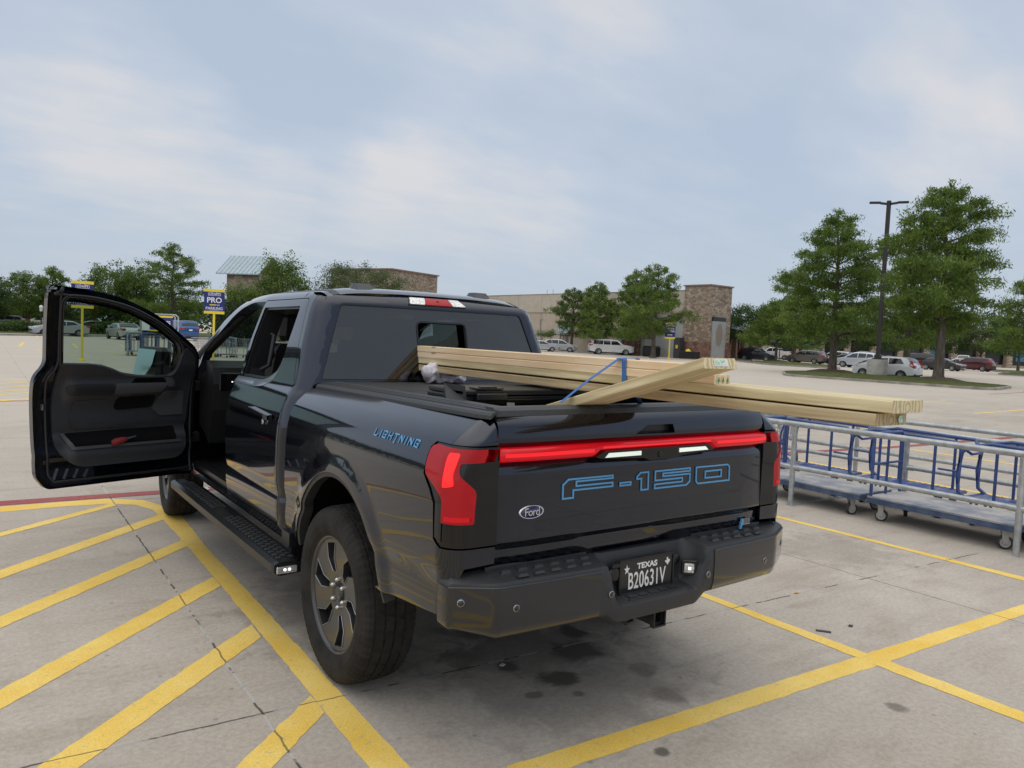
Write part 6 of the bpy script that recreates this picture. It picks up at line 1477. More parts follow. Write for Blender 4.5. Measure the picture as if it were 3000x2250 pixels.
# hedges at the far left
def hedge(p, q, w, h, lab, seed):
    rr = np.random.RandomState(seed); p = np.array(p); q = np.array(q); ln = np.linalg.norm(q - p); k = int(ln * 700)
    s_ = rr.uniform(0, 1, k)[:, None]; d = (q - p) / ln; nn = np.array([-d[1], d[0]]); C_ = p + (q - p) * s_ + nn * rr.normal(0, w * .4, k)[:, None]
    z = .15 + h * rr.uniform(0, 1, k) ** .6 * (1 + .18 * np.sin(s_[:, 0] * ln * 1.3 + 1))
    Cc = np.c_[C_, z]; u = rr.normal(0, 1, (k, 3)); u /= np.linalg.norm(u, axis=1)[:, None]; v = np.cross(u, rr.normal(0, 1, (k, 3))); v /= np.linalg.norm(v, axis=1)[:, None]
    V = np.stack([Cc - u * .11, Cc + v * .06, Cc + u * .11, Cc - v * .06], 1).reshape(-1, 3)
    o = mk('hedge', V, [(4 * i, 4 * i + 1, 4 * i + 2, 4 * i + 3) for i in range(k)], LM['oak']); tag(o, lab, 'hedge')
hedge((-6, 78.5), (3.8, 86.5), 1.4, .95, 'low green hedge left of the open truck door', 5)
hedge((5.8, 87), (17, 92.5), 1.6, 1.15, 'low green hedge seen through the open door window', 6)

# ---- cars
car_glass = mat('car_glass', (.012, .014, .016), .05, 0, .6); car_glass2 = glass('car_glass_clear', (.35, .38, .38), .0, 1.5)
tyre_m = mat('car_tyre', (.018, .018, .018), .8); hub_m = mat('car_hub', (.42, .42, .43), .3, .8); blk = mat('car_black_trim', (.012, .012, .013), .5)
tl_m = mat('car_tail_lamp', (.38, .008, .012), .2, coat=1); hl_m = mat('car_head_lamp', (.55, .57, .6), .15, .3, 1)
cpaints = {}
def cpaint(n, c, metal=.3):
    if n not in cpaints: cpaints[n] = mat('car_paint_' + n, c, .32, metal, 1)
    return cpaints[n]
KIND = {  # silhouette (y front +) from rear bottom over the roof to the front bottom; belt height; side windows; wheel y; wheel r; name
 'hatch': dict(L=4.05, W=1.72, S=[(-2.02, .32), (-2.04, .62), (-1.98, .92), (-1.80, 1.04), (-1.52, 1.40), (-1.25, 1.46), (-.3, 1.485), (.25, 1.44), (1.12, 1.02), (1.72, .86), (1.98, .66), (2.02, .38), (1.95, .24)], roof=(4, 7), ws=(7, 8), rw=(3, 4), win=[[(-1.42, 1.03), (-1.15, 1.36), (-.42, 1.385), (-.42, .985)], [(-.34, .98), (-.34, 1.385), (.18, 1.34), (.82, 1.00), (.82, .96)]], wy=(-1.24, 1.25), wr=.31, nm='hatchback_car'),
 'sedan': dict(L=4.65, W=1.80, S=[(-2.30, .32), (-2.34, .72), (-2.26, .98), (-1.72, 1.06), (-1.0, 1.38), (-.45, 1.44), (.1, 1.42), (.45, 1.34), (1.18, 1.00), (1.95, .84), (2.28, .64), (2.32, .40), (2.22, .22)], roof=(4, 7), ws=(7, 8), rw=(3, 4), win=[[(-1.35, 1.06), (-.95, 1.31), (-.38, 1.35), (-.38, .985)], [(-.30, .98), (-.30, 1.35), (.25, 1.32), (.95, .98), (.95, .95)]], wy=(-1.38, 1.42), wr=.33, nm='sedan_car'),
 'suv': dict(L=4.60, W=1.86, S=[(-2.25, .38), (-2.30, .70), (-2.26, 1.06), (-2.08, 1.28), (-1.80, 1.60), (-1.1, 1.68), (-.1, 1.69), (.45, 1.60), (1.20, 1.14), (1.98, .98), (2.26, .78), (2.30, .46), (2.20, .26)], roof=(4, 7), ws=(7, 8), rw=(3, 4), win=[[(-1.85, 1.20), (-1.62, 1.50), (-1.12, 1.55), (-1.05, 1.12)], [(-1.0, 1.12), (-1.05, 1.55), (-.22, 1.58), (-.22, 1.09)], [(-.14, 1.08), (-.14, 1.58), (.38, 1.51), (1.0, 1.12), (1.0, 1.07)]], wy=(-1.36, 1.36), wr=.36, nm='sport_utility_car'),
 'big': dict(L=5.65, W=2.0, S=[(-2.78, .42), (-2.82, .80), (-2.80, 1.20), (-2.74, 1.30), (-2.50, 1.86), (-1.8, 1.93), (.3, 1.93), (.75, 1.86), (1.35, 1.32), (2.45, 1.20), (2.74, 1.02), (2.80, .55), (2.70, .38)], roof=(4, 7), ws=(7, 8), rw=(3, 4), win=[[(-2.45, 1.30), (-2.32, 1.74), (-1.2, 1.78), (-1.2, 1.28)], [(-1.1, 1.27), (-1.1, 1.78), (-.25, 1.78), (-.25, 1.26)], [(-.15, 1.26), (-.15, 1.78), (.62, 1.74), (1.08, 1.30), (1.08, 1.26)]], wy=(-1.75, 1.72), wr=.40, nm='large_utility_car'),
 'pick': dict(L=5.7, W=2.0, S=[(-2.80, .55), (-2.84, .80), (-2.82, 1.28), (-2.72, 1.31), (-.92, 1.32), (-.80, 1.84), (.3, 1.89), (.72, 1.82), (1.35, 1.32), (2.45, 1.20), (2.74, 1.02), (2.80, .55), (2.70, .38)], roof=(5, 7), ws=(7, 8), rw=(4, 5), win=[[(-.72, 1.30), (-.64, 1.73), (.08, 1.76), (.08, 1.27)], [(.15, 1.27), (.15, 1.76), (.60, 1.71), (1.08, 1.30), (1.08, 1.26)]], wy=(-1.75, 1.75), wr=.40, nm='pickup_truck'),
}
def car(kind, colr, x, y, hd, label, group='cars parked in the lot', metal=.3, clear=False, plate=True):
    K = KIND[kind]; m = cpaint(*colr) if isinstance(colr, tuple) else colr; Wd = K['W'] / 2; L_ = K['L'] / 2; S_ = K['S']; bz = K['win'][0][0][1]
    t = empty(K['nm'], (x, y, 0), hd, label, {'hatchback_car': 'car', 'sedan_car': 'car', 'sport_utility_car': 'car', 'large_utility_car': 'car', 'pickup_truck': 'pickup truck'}[K['nm']], group)
    def X(y_, z_):
        b = Wd * (1 - .05 * np.clip((bz - .25 - z_) / .5, 0, 1) ** 2) - .012 * np.exp(-((z_ - .72) / .05) ** 2)
        b = b - .20 * Wd * np.clip((z_ - bz + .05) / .55, 0, 1.2) ** 1.15 - .06 * np.clip((z_ - (S_[K['roof'][1] - 1][1] - .10)) / .1, 0, 1) ** 2
        b = b - Wd * .16 * np.clip((np.abs(y_) / L_ - .72) / .28, 0, 1) ** 2.2
        return b
    wr = K['wr']; out_ = rnd(S_, [.05, .06, .1, .10, .14, .3, .4, .2, .12, .3, .12, .08, .04], 4)
    bot = []
    for wy in (K['wy'][1], K['wy'][0]):
        for a in np.linspace(0.05, PI - .05, 12): bot.append((wy + (wr + .055) * math.cos(a), .26 + (wr + .05) * math.sin(a) + (wr - .3) * .5))
    side_out = out_ + bot
    body = None
    for sd_ in (-1, 1):
        o = panel('body_side', side_out, lambda u, v: (sd_ * X(u, v), u, v), m, t, holes=[rnd(w, .03, 2) for w in K['win']], h=.22, thick=.03, outv=(sd_, 0, 0))
        for w in K['win']: panel('side_window', rnd(w, .03, 2), lambda u, v: (sd_ * (X(u, v) - .012), u, v), car_glass2 if clear else car_glass, o, h=.5, thick=0, outv=(sd_, 0, 0))
    # top skin: strips across, rounded at both edges
    def skin(i0, i1, mm, nm, par, inset=0, lift=0):
        n0 = None; pts = out_
        # choose the densified points between silhouette indices
        a = np.array(S_[i0]); b = np.array(S_[i1])
        da = [np.hypot(*(np.array(p) - a)) for p in pts]; db = [np.hypot(*(np.array(p) - b)) for p in pts]; ia, ib = int(np.argmin(da)), int(np.argmin(db))
        Q = pts[ia:ib + 1]
        if inset:
            A = np.array(Q[0]); B = np.array(Q[-1]); Q = [tuple(A + (B - A) * .10), tuple(A + (B - A) * .5), tuple(A + (B - A) * .93)]
        V = []; ks = [-1, -.86, -.5, 0, .5, .86, 1]
        for q in Q:
            xx = float(X(np.array(q[0]), np.array(q[1]))) - inset
            for k in ks: V.append((xx * k, q[0], q[1] + lift + .035 * (1 - k * k) * (1 if q[1] > .8 else 0)) if not (q[1] < .8 or i1 <= 3) else (xx * k, q[0] + (.06 * (1 - k * k)) * (1 if q[0] > 0 else -1), q[1]))
        nk = len(ks); F = [(i * nk + j, i * nk + j + 1, (i + 1) * nk + j + 1, (i + 1) * nk + j) for i in range(len(Q) - 1) for j in range(nk - 1)]
        o = mk(nm, V, F, mm, par, True); fix_normals(o); return o
    body = skin(0, len(S_) - 1, m, 'body', t)
    skin(*K['ws'], car_glass, 'windscreen', body, .10, .045); skin(*K['rw'], car_glass, 'rear_window', body, .12, .045)
    c = MB(); c.box((-Wd * .85, -L_ * .93, .20), (Wd * .85, L_ * .93, .34)); c.box((-Wd * .75, K['wy'][0] - .4, .3), (Wd * .75, K['wy'][0] + .4, .75)); c.box((-Wd * .75, K['wy'][1] - .4, .3), (Wd * .75, K['wy'][1] + .4, .75)); c.build('underbody', blk, t)
    for sd_ in (-1, 1):
        for wy in K['wy']:
            c = MB(); xw = sd_ * (Wd - .12); c.lathe([(-.10, wr * .65), (-.10, wr), (.095, wr), (.11, wr * .93), (.11, wr * .68)], (xw, wy, wr), 'x', 24); w_ = c.build('wheel', tyre_m, t)
            c = MB(); c.lathe([(sd_ * .06, wr * .68), (sd_ * .10, wr * .66), (sd_ * .05, wr * .60), (sd_ * .02, .05)], (xw, wy, wr), 'x', 24)
            for k in range(8): a = k * PI / 4; c.bar((xw + sd_ * .09, wy, wr), (xw + sd_ * .10, wy + wr * .64 * math.cos(a), wr + wr * .64 * math.sin(a)), .035, .035, up=(1, 0, 0))
            c.build('rim', hub_m, w_)
        # lamps
        ty_, tz_ = -L_ + .10, bz - .02
        lam = [(-L_ * .995, bz - .28), (-L_ * .86, bz - .10), (-L_ * .87, bz + (.22 if kind in ('suv', 'hatch') else .0)), (-L_ * .93, bz + (.20 if kind in ('suv', 'hatch') else -.02)), (-L_ * 1.0, bz - .10)]
        panel('tail_light', lam, lambda u, v: (sd_ * (X(u, v) + .006), u, v), tl_m, t, h=.2, thick=.01, outv=(sd_, 0, 0))
        c = MB(); c.box((sd_ * Wd * .56, -L_ * 1.012 - .02, bz - .25), (sd_ * Wd * .84, -L_ * .97, bz - .06), 0, .02); c.build('tail_light', tl_m, t)
        hz = S_[-4][1]
        lam = [(L_ * .74, hz + .06), (L_ * .92, hz - .06), (L_ * .94, hz - .16), (L_ * .80, hz - .10)]
        panel('headlight', lam, lambda u, v: (sd_ * (X(u, v) + .006), u, v), hl_m, t, h=.2, thick=.01, outv=(sd_, 0, 0))
        c = MB(); c.box((sd_ * Wd * .50, L_ * .93, hz - .18), (sd_ * Wd * .80, L_ * 1.0 + .03, hz - .07), 0, .02); c.build('headlight', hl_m, t)
        my = K['win'][-1][-1][0] - .12
        c = MB(); c.box((sd_ * (Wd - .06), my - .05, bz - .0), (sd_ * (Wd + .14), my + .05, bz + .13), 0, .03); c.build('mirror', m, t)
    c = MB(); c.box((-Wd * .55, L_ * .97, .42), (Wd * .55, L_ * 1.0 + .045, .60), 0, .02); c.build('grille', blk, t)
    c = MB(); c.box((-Wd * .80, -L_ * 1.0 - .03, .28), (Wd * .80, -L_ * .95, .42), 0, .03); c.build('bumper_lip', blk, t)
    if plate: c = MB(); c.box((-.16, -L_ - .082, bz - .34 if kind != 'suv' else bz - .3), (.16, -L_ - .07, bz - .20)); c.build('licence_plate', Mt['white'], t)
    return t
WHT = ('white', (.70, .71, .72), 0); SIL = ('silver', (.42, .45, .49), .6); GRY = ('grey', (.10, .11, .12), .5); BRN = ('brown_grey', (.16, .145, .13), .5); BLK = ('black', (.010, .011, .013), .2); NVY = ('navy', (.008, .012, .030), .3); MAR = ('maroon', (.085, .010, .018), .4); BLU = ('blue', (.02, .09, .26), .4); GLD = ('gold', (.28, .23, .12), .5); PAL = ('pale_blue_silver', (.50, .55, .62), .4)
h0 = rad(5)
car('hatch', WHT, 48.25, 23.8, rad(6), 'white hatchback behind the concrete base of the lamp pole', clear=True)
car('sedan', BLK, 88.9, 39.2, rad(184), 'black sedan with its nose beside the trunk of the tallest cypress', plate=False)
car('suv', MAR, 96.9, 39.3, rad(4), 'dark maroon sport utility car at the right, behind the black sedan')
car('suv', PAL, 75.7, 41.6, rad(8), 'pale blue-silver crossover between the cypress trunk and the white hatchback')
car('sedan', MAR, 69.2, 35.2, rad(8), 'maroon car roof showing just behind the white hatchback')
car('suv', BRN, 82.8, 52.6, rad(10), 'brown-grey crossover behind the far grass island')
car('suv', WHT, 89.9, 53.0, rad(10), 'white crossover beside the brown-grey one')
car('sedan', GRY, 85.2, 48.6, rad(8), 'grey sedan half hidden by the trunk of the left island cypress')
car('suv', NVY, 78.4, 56.6, rad(200), 'dark navy minivan parked by the stone tower oak', plate=False)
car('big', WHT, 132.9, 56.3, rad(-70) + PI, 'white sport utility car facing left before the shop row')
car('pick', GRY, 98.6, 61.6, rad(14), 'grey pickup truck behind the brown and white crossovers')
car('pick', WHT, 97.4, 67.6, rad(18), 'white pickup truck beyond the navy minivan')
car('pick', WHT, 112.5, 62.0, rad(8), 'small white truck far off between the cypress trunk and shops')
car('big', BLK, 109.0, 52.0, rad(5), 'long black car behind the lamp pole in front of the shops')
car('sedan', BLK, 101.5, 46.0, rad(4), 'black car with dark roof behind the hatchback rear')
car('sedan', WHT, 105.5, 44.0, rad(184), 'white car nose showing behind the black sedan roof')
car('big', WHT, 64.2, 68.2, rad(-121), 'big white sport utility car in front of the beige store wall')
car('suv', SIL, 62.4, 76.3, rad(-128), 'silver crossover between the truck cab and the white utility car')
car('sedan', SIL, 59.9, 77.0, rad(-128), 'silver car mostly hidden behind the truck cab corner')
car('sedan', ('pale_green_silver', (.48, .52, .50), .5), 8.9, 71.5, rad(8), 'pale silver sedan seen through the open door window')
car('sedan', SIL, 4.6, 78.2, rad(100), 'silver car partly hidden by the frame of the open door')
car('pick', WHT, 5.9, 113.0, rad(80), 'white pickup truck at the far left behind the hedge')
car('suv', GRY, 1.4, 103.0, rad(70), 'dark grey crossover at the left edge behind the hedge')
car('sedan', GLD, 10.4, 106.0, rad(95), 'gold car behind the hedge seen through the door window')
car('sedan', WHT, 14.2, 108.0, rad(90), 'white car far behind the hedge seen through the door glass')
car('big', BLU, 14.6, 76.5, rad(8), 'bright blue utility car behind the cart return sign')
car('sedan', WHT, 18.5, 110.0, rad(90), 'white car behind the hedge farther right through the door glass')

# ---- lamp pole
lp = empty('lamp_post', (46.24, 23.38, .2), 0, 'tall dark twin-arm lamp pole on a round concrete base in the grass island', 'lamp post')
c = MB(); c.lathe([(-.2, .62), (1.02, .62), (1.06, .58), (1.06, 0)], (0, 0, 0), 'z', 40); c.build('concrete_base', noisy(mat('base_concrete', (.36, .34, .31), .9), (.30, .28, .25), (.42, .40, .36), 3, 6), lp)
pm = mat('bronze_pole', (.035, .03, .028), .5, .3)
c = MB(); c.prism([(-.10, -.10), (.10, -.10), (.10, .10), (-.10, .10)], 1.06, 11.35); c.box((-.26, -.26, 1.06), (.26, .26, 1.12)); c.box((-.17, -.17, 1.12), (.17, .17, 1.35)); c.build('pole', pm, lp)
hx_ = Vector((.57, -.82, 0))
for s_ in (-1, 1):
    c = MB(); a = hx_ * s_ * .13; b = hx_ * s_ * .5; e2 = hx_ * s_ * 1.15
    c.bar((a.x, a.y, 11.15), (b.x, b.y, 11.2), .10, .14); c.bar((b.x, b.y, 11.23), (e2.x, e2.y, 11.24), .36, .10); c.build('lamp_head', pm, lp)
# small lantern and bin at the far left
c = MB(); c.tube([(4.5, 97.8, .16), (4.5, 97.8, 2.3)], .07, 10); o = c.build('lamp_post', pm); tag(o, 'short post lantern beyond the left hedge with a pale lamp head', 'lamp post')
c = MB(); c.lathe([(2.3, .14), (2.75, .2), (2.85, .22), (3.0, .05)], (0, 0, 0), 'z', 10); q = c.build('lantern', Mt['white'], o); q.location = (4.5, 97.8, 0)
c = MB(); c.lathe([(0, .45), (1.05, .55), (1.1, .5), (1.1, 0)], (0, 0, 0), 'z', 20); o = c.build('litter_bin', noisy(mat('bin_slats', (.06, .04, .03), .8), (.03, .022, .018), (.09, .06, .05), 30, 2)); o.location = (4.7, 91.0, .16); tag(o, 'round brown litter bin beside the left hedge', 'litter bin')

# ---- parking signs
sy = mat('sign_yellow', (.80, .62, .05), .45); sb = mat('sign_blue', (.012, .022, .16), .4); swt = mat('sign_white', (.80, .80, .82), .5)
def sign(x, y, face, w, z0, z1, lines, lab, group, post_r=.045, kind='pro'):
    t = empty('parking_sign', (x, y, 0), face, lab, 'sign', group)
    c = MB(); c.tube([(0, .04, 0), (0, .04, z0 + .1)], post_r, 10); c.lathe([(0, .13), (.06, .12), (.10, .06)], (0, .04, 0), 'z', 16); c.build('post', sy, t)
    b = .11 * (z1 - z0) / 1.0
    c = MB(); c.box((-w / 2, -.006, z0 + b), (w / 2, .006, z1 - b)); bo = c.build('sign_board', sb, t)
    c = MB(); c.box((-w / 2, -.010, z0), (w / 2, .010, z0 + b)); c.build('yellow_band', sy, bo); c = MB(); c.box((-w / 2, -.010, z1 - b), (w / 2, .010, z1)); c.build('yellow_band', sy, bo)
    for body, size, sx_, zc, bold in lines:
        mw = frame((0, -.009, zc), (1, 0, 0), (0, 0, 1)); text('sign_lettering', body, swt, size, .001, bo, sx=sx_, mw=mw, bold=bold)
    if kind == 'pro':
        H_ = z1 - z0; zc = z0 + .80 * H_; c = MB()
        O = [(-.19, -.065), (.19, -.065), (.19, .045), (.10, .055), (0, .115), (-.10, .055), (-.19, .045)]
        V, I = band([(p[0] * w / .62, p[1] * H_ / 1.0) for p in O], .012); n = len(V)
        vv = [(p.x, -.0095, zc + p.y) for p in V] + [(p.x, -.0095, zc + p.y) for p in I]; c.add(vv, [(i, (i + 1) % n, n + (i + 1) % n, n + i) for i in range(n)]); c.build('sign_outline', swt, bo)
        c = MB(); zc = z0 + .36 * H_; c.box((-.18, -.0095, zc - .018), (.06, -.007, zc + .022)); c.build('yellow_bar', sy, bo)
        c = MB()
        for k in range(3): c.box((.09 + k * .04, -.0095, zc - .02), (.112 + k * .04, -.007, zc + .022))
        c.box((-.2, -.0095, z0 + .135 * H_), (.2, -.008, z0 + .142 * H_)); c.build('dash_marks', swt, bo)
    return t
yw = lambda x, y: -math.atan2(x - CAM.x, y - CAM.y)
for (x, y, z0, z1, lab) in ((1.35, 31.2, 2.09, 3.16, 'left blue and yellow parking sign, overlapped by the top of the open door'), (5.8, 28.99, 2.10, 3.10, 'blue and yellow parking sign standing clear between door and cab')):
    H_ = z1 - z0
    sign(x, y, yw(x, y) + .06, .78, z0, z1, [("LOWE'S", .105, 1.05, z0 + .80 * H_, .002), ('PRO', .30, 1.0, z0 + .545 * H_, .006), ('PARKING', .160, .98, z0 + .215 * H_, .0015)], lab, 'blue and yellow parking signs')
sign(60.62, 54.99, yw(60.62, 54.99) - .25, 1.15, 2.25, 4.05, [("LOWE'S PRO", .20, .9, 3.66, .006), ('TRAILER', .26, .95, 3.36, .008), ('PARKING', .25, .95, 3.08, .008), ('▬▪▬', .2, 1, 2.7, .004)], 'blue trailer parking sign on a yellow post before the shops', 'blue and yellow parking signs', .07, kind='x')
bpy.context.view_layer.update()

# ---- cart return on the left with hoop, sign and nested carts
cr_ = empty('cart_return', (5.2, 37.0, 0), rad(-8), 'silver tube cart return with a blue and yellow sign, seen through the door glass', 'cart corral')
hy_ = Vector((.81, -.59, 0))
c = MB()
for off in (0, 2.2):
    a = Vector((-.78, .62, 0)) + Vector((.1, off, 0)); b = Vector((.78, -.50, 0)) + Vector((.1, off, 0))
    c.tube([tuple(a), (a.x, a.y, 1.95), (a.x + .12, a.y - .08, 2.05), (b.x - .12, b.y + .08, 2.05), (b.x, b.y, 1.95), tuple(b)], .032, 10)
c.build('hoop', Mt['galv'], cr_)
c = MB(); a = Vector((-.66, .50, 0)); b = Vector((.66, -.44, 0))
def plank(z0_, z1_, f0, f1, off, c): 
    p = a + (b - a) * f0; q = a + (b - a) * f1; n_ = Vector((-.59, -.81, 0)) * off
    c.add([(p.x + n_.x, p.y + n_.y, z0_), (q.x + n_.x, q.y + n_.y, z0_), (q.x + n_.x, q.y + n_.y, z1_), (p.x + n_.x, p.y + n_.y, z1_)], [(0, 1, 2, 3)])
c = MB(); plank(1.22, 1.98, .25, 1.0, .02, c); c.build('sign_board', sb, cr_); c = MB(); plank(1.22, 1.29, .25, 1, .03, c); c.build('yellow_band', sy, cr_); c = MB(); plank(1.90, 1.98, .25, 1, .03, c); c.build('yellow_band', sy, cr_); c = MB(); plank(1.24, 1.96, .0, .25, .02, c); c.build('white_board', swt, cr_)
mw = frame((a + (b - a) * .63 + Vector((-.59, -.81, 0)) * .04 + Vector((0, 0, 1.62))), (b - a), (0, 0, 1)); text('sign_lettering', "LOWE'S", swt, .28, .002, cr_, sx=1, mw=mw, bold=.006)
c = MB()
for s_, L0 in ((-1.3, 0), (3.6, 0)):
    for z in (.35, .72, 1.02): c.tube([(s_, -.4, z), (s_ + .3, 5.5, z)], .024, 8)
    for yy in (-.4, 1.6, 3.6, 5.5): c.tube([(s_ + .05 * yy, yy, 0), (s_ + .05 * yy, yy, 1.02)], .026, 8)
c.build('side_rail', Mt['galv'], cr_)
def tall_cart():
    t = empty('tall_stock_cart', (0, 0, 0)); c = MB(); 
    c.tube([(-.35, -.62, .2), (-.35, -.62, 1.02), (-.31, -.62, 1.08), (.31, -.62, 1.08), (.35, -.62, 1.02), (.35, -.62, .2)], .018, 8); c.tube([(-.35, .62, .2), (-.35, .62, 1.02), (-.31, .62, 1.08), (.31, .62, 1.08), (.35, .62, 1.02), (.35, .62, .2)], .018, 8)
    for s_ in (-1, 1):
        for z in (.3, .62, 1.0): c.tube([(s_ * .35, -.62, z), (s_ * .35, .62, z)], .014, 6)
        for yy in (-.4, -.15, .1, .35): c.tube([(s_ * .35, yy, .24), (s_ * .35, yy, 1.0)], .012, 6)
    for x in (-.18, 0, .18):
        for yy in (-.62, .62): c.tube([(x, yy, .24), (x, yy, 1.08)], .010, 6)
    c.build('cage', Mt['blue_steel'], t)
    c = MB(); c.box((-.36, -.64, .20), (.36, .64, .235)); c.build('deck', Mt['deck_grey'], t)
    for a_, b_ in ((-.28, -.5), (.28, -.5), (-.28, .5), (.28, .5)): caster(t, a_, b_, .20, a_ * 3, .065)
    return t
tcart = tall_cart(); tcart.location = (4.35, 37.6, 0); tcart.rotation_euler = (0, 0, -.35); tag(tcart, 'tall blue stock cart at the left end of the cart return, through the door glass', 'stock cart', 'blue stock carts in the cart return')
for i, (x, y, a) in enumerate(((5.1, 38.3, -.3), (5.9, 37.2, -.2), (6.5, 39.0, -.3), (5.3, 40.0, -.2))):
    q = copy_tree(tcart); q.location = (x, y, 0); q.rotation_euler = (0, 0, a); tag(q, ['second blue stock cart behind the leftmost one in the cart return', 'blue stock cart under the right part of the cart return sign', 'blue stock cart deep in the cart return near the shopping carts', 'farthest blue stock cart inside the cart return'][i])
for i, (x, y, a) in enumerate(((7.5, 37.6, .9), (7.9, 38.0, .9), (8.3, 37.2, .9), (8.7, 37.8, .9), (9.3, 37.0, .9), (7.2, 36.6, .9), (9.9, 37.4, .9))):
    q = copy_tree(sc); q.location = (x, y, 0); q.rotation_euler = (0, 0, a); q['group'] = 'shopping carts left of the cab'; tag(q, 'one of the wire shopping carts crowded between the open door and the windscreen pillar')

# ---- buildings
beige = noisy(mat('beige_stucco', (.42, .36, .29), .9), (.40, .345, .275), (.46, .40, .325), 1.2, 5); beige2 = noisy(mat('beige_stucco_light', (.46, .41, .34), .9), (.44, .39, .32), (.50, .45, .37), 1.2, 5)
def stone_mat(name, cols, scale=2.2):
    m = mat(name, cols[0], .9); t = m.node_tree; b = t.nodes['Principled BSDF']; tc = N(t, 'ShaderNodeTexCoord'); mp = N(t, 'ShaderNodeMapping'); lk(t, tc.outputs['Object'], mp.inputs[0]); mp.inputs['Scale'].default_value = (1, 1, 2.0)
    v = N(t, 'ShaderNodeTexVoronoi'); lk(t, mp.outputs[0], v.inputs['Vector']); v.inputs['Scale'].default_value = scale
    r = N(t, 'ShaderNodeValToRGB'); sx_ = N(t, 'ShaderNodeSeparateXYZ'); lk(t, v.outputs['Color'], sx_.inputs[0]); lk(t, sx_.outputs[0], r.inputs[0]); e = r.color_ramp.elements; e[0].color = (*cols[0], 1); e[1].color = (*cols[2], 1); q = e.new(.5); q.color = (*cols[1], 1)
    v2 = N(t, 'ShaderNodeTexVoronoi', feature='DISTANCE_TO_EDGE'); lk(t, mp.outputs[0], v2.inputs['Vector']); v2.inputs['Scale'].default_value = scale
    f = N(t, 'ShaderNodeMapRange'); lk(t, v2.outputs['Distance'], f.inputs[0]); f.inputs[1].default_value = .0; f.inputs[2].default_value = .07; f.inputs[3].default_value = .45; f.inputs[4].default_value = 1
    x = N(t, 'ShaderNodeMixRGB', blend_type='MULTIPLY'); x.inputs[0].default_value = 1; lk(t, r.outputs[0], x.inputs[1]); lk(t, f.outputs[0], x.inputs[2]); lk(t, x.outputs[0], b.inputs['Base Color']); return m
stone = stone_mat('field_stone', ((.22, .155, .115), (.34, .265, .20), (.45, .375, .30))); stone_r = stone_mat('red_stone_base', ((.17, .085, .065), (.24, .13, .10), (.30, .18, .14)), 1.6)
metal_roof = noisy(mat('metal_roof', (.42, .48, .50), .45, .4), (.30, .38, .43), (.36, .44, .49), 2, 2)
cap_m = mat('parapet_cap', (.26, .17, .13), .7); joint_m = mat('panel_joint', (.30, .25, .20), .9); white_m = noisy(mat('light_panel', (.52, .53, .54), .7), (.33, .34, .34), (.40, .41, .41), 1, 4); door_m = mat('grey_door', (.16, .15, .14), .6); shop_g = mat('shop_glass', (.015, .018, .022), .12, 0, 0)
class Face:
    """builder for a wall plane from A to B (plan points), u metres along, out metres towards the lot"""
    def __init__(s, A, B, out):
        s.A = Vector((A[0], A[1], 0)); s.B = Vector((B[0], B[1], 0)); s.d = (s.B - s.A).normalized(); s.n = Vector((s.d.y, -s.d.x, 0)); s.L = (s.B - s.A).length
        if s.n.dot(Vector((out[0], out[1], 0))) < 0: s.n = -s.n
    def p(s, u, o, z): q = s.A + s.d * u + s.n * o; return (q.x, q.y, z)
    def box(s, c, u0, u1, o0, o1, z0, z1, mi=0):
        V = [s.p(u0, o0, z0), s.p(u1, o0, z0), s.p(u1, o1, z0), s.p(u0, o1, z0), s.p(u0, o0, z1), s.p(u1, o0, z1), s.p(u1, o1, z1), s.p(u0, o1, z1)]
        c.add(V, [(0, 3, 2, 1), (4, 5, 6, 7), (0, 1, 5, 4), (1, 2, 6, 5), (2, 3, 7, 6), (3, 0, 4, 7)], False, mi)
def part(nm, m, par, fn): c = MB(); fn(c); return fix_normals(c.build(nm, m, par))
st = empty('big_box_store', (0, 0, 0), 0, 'long beige store with stone corner tower and small metal awnings', 'store building')

F1_ = Face((66.9, 110), (68.9, 60.4), (-1, 0))
HW = 8.25
wall = part('wall', beige, st, lambda c: F1_.box(c, 0, F1_.L, -6, 0, 0, HW))
part('upper_band', beige2, wall, lambda c: F1_.box(c, 0, F1_.L, 0, .05, 5.5, HW - .001))
part('parapet_cap', cap_m, wall, lambda c: F1_.box(c, 0, F1_.L, -.15, .10, HW, HW + .07))
def joints(c):
    for k in range(1, 9): F1_.box(c, k * 5.6, k * 5.6 + .05, .05, .06, 0, HW)
    for z in (2.9,): F1_.box(c, 0, F1_.L, .05, .057, z, z + .05)
    F1_.box(c, 0, F1_.L, .05, .075, 5.5, 5.62)
part('panel_joints', joint_m, wall, joints)
for u in (26.9, 28.1, 35.6, 43.6):
    part('drain_pipe', beige2, st, lambda c: (F1_.box(c, u, u + .14, .06, .20, 0, 5.0), F1_.box(c, u - .12, u + .26, .06, .26, 4.9, 5.2)))
for u, z in ((27.0, 3.55), (34.3, 3.50)):
    def aw(c):
        V = [F1_.p(u, .06, z + .2), F1_.p(u + 2.5, .06, z + .2), F1_.p(u + 2.5, 1.0, z - .95), F1_.p(u, 1.0, z - .95), F1_.p(u, .06, z - .95), F1_.p(u + 2.5, .06, z - .95)]
        c.add(V, [(0, 1, 2, 3), (0, 3, 4), (1, 5, 2), (3, 2, 5, 4)])
        for k in range(9):
            q = u + k * 2.5 / 8; c.bar(F1_.p(q, .06, z + .23), F1_.p(q, 1.0, z - .92), .05, .05)
    a_ = part('awning', metal_roof, st, aw); 
    part('steel_door', door_m, st, lambda c: F1_.box(c, u + .6, u + 1.7, .055, .10, 0, 2.2))
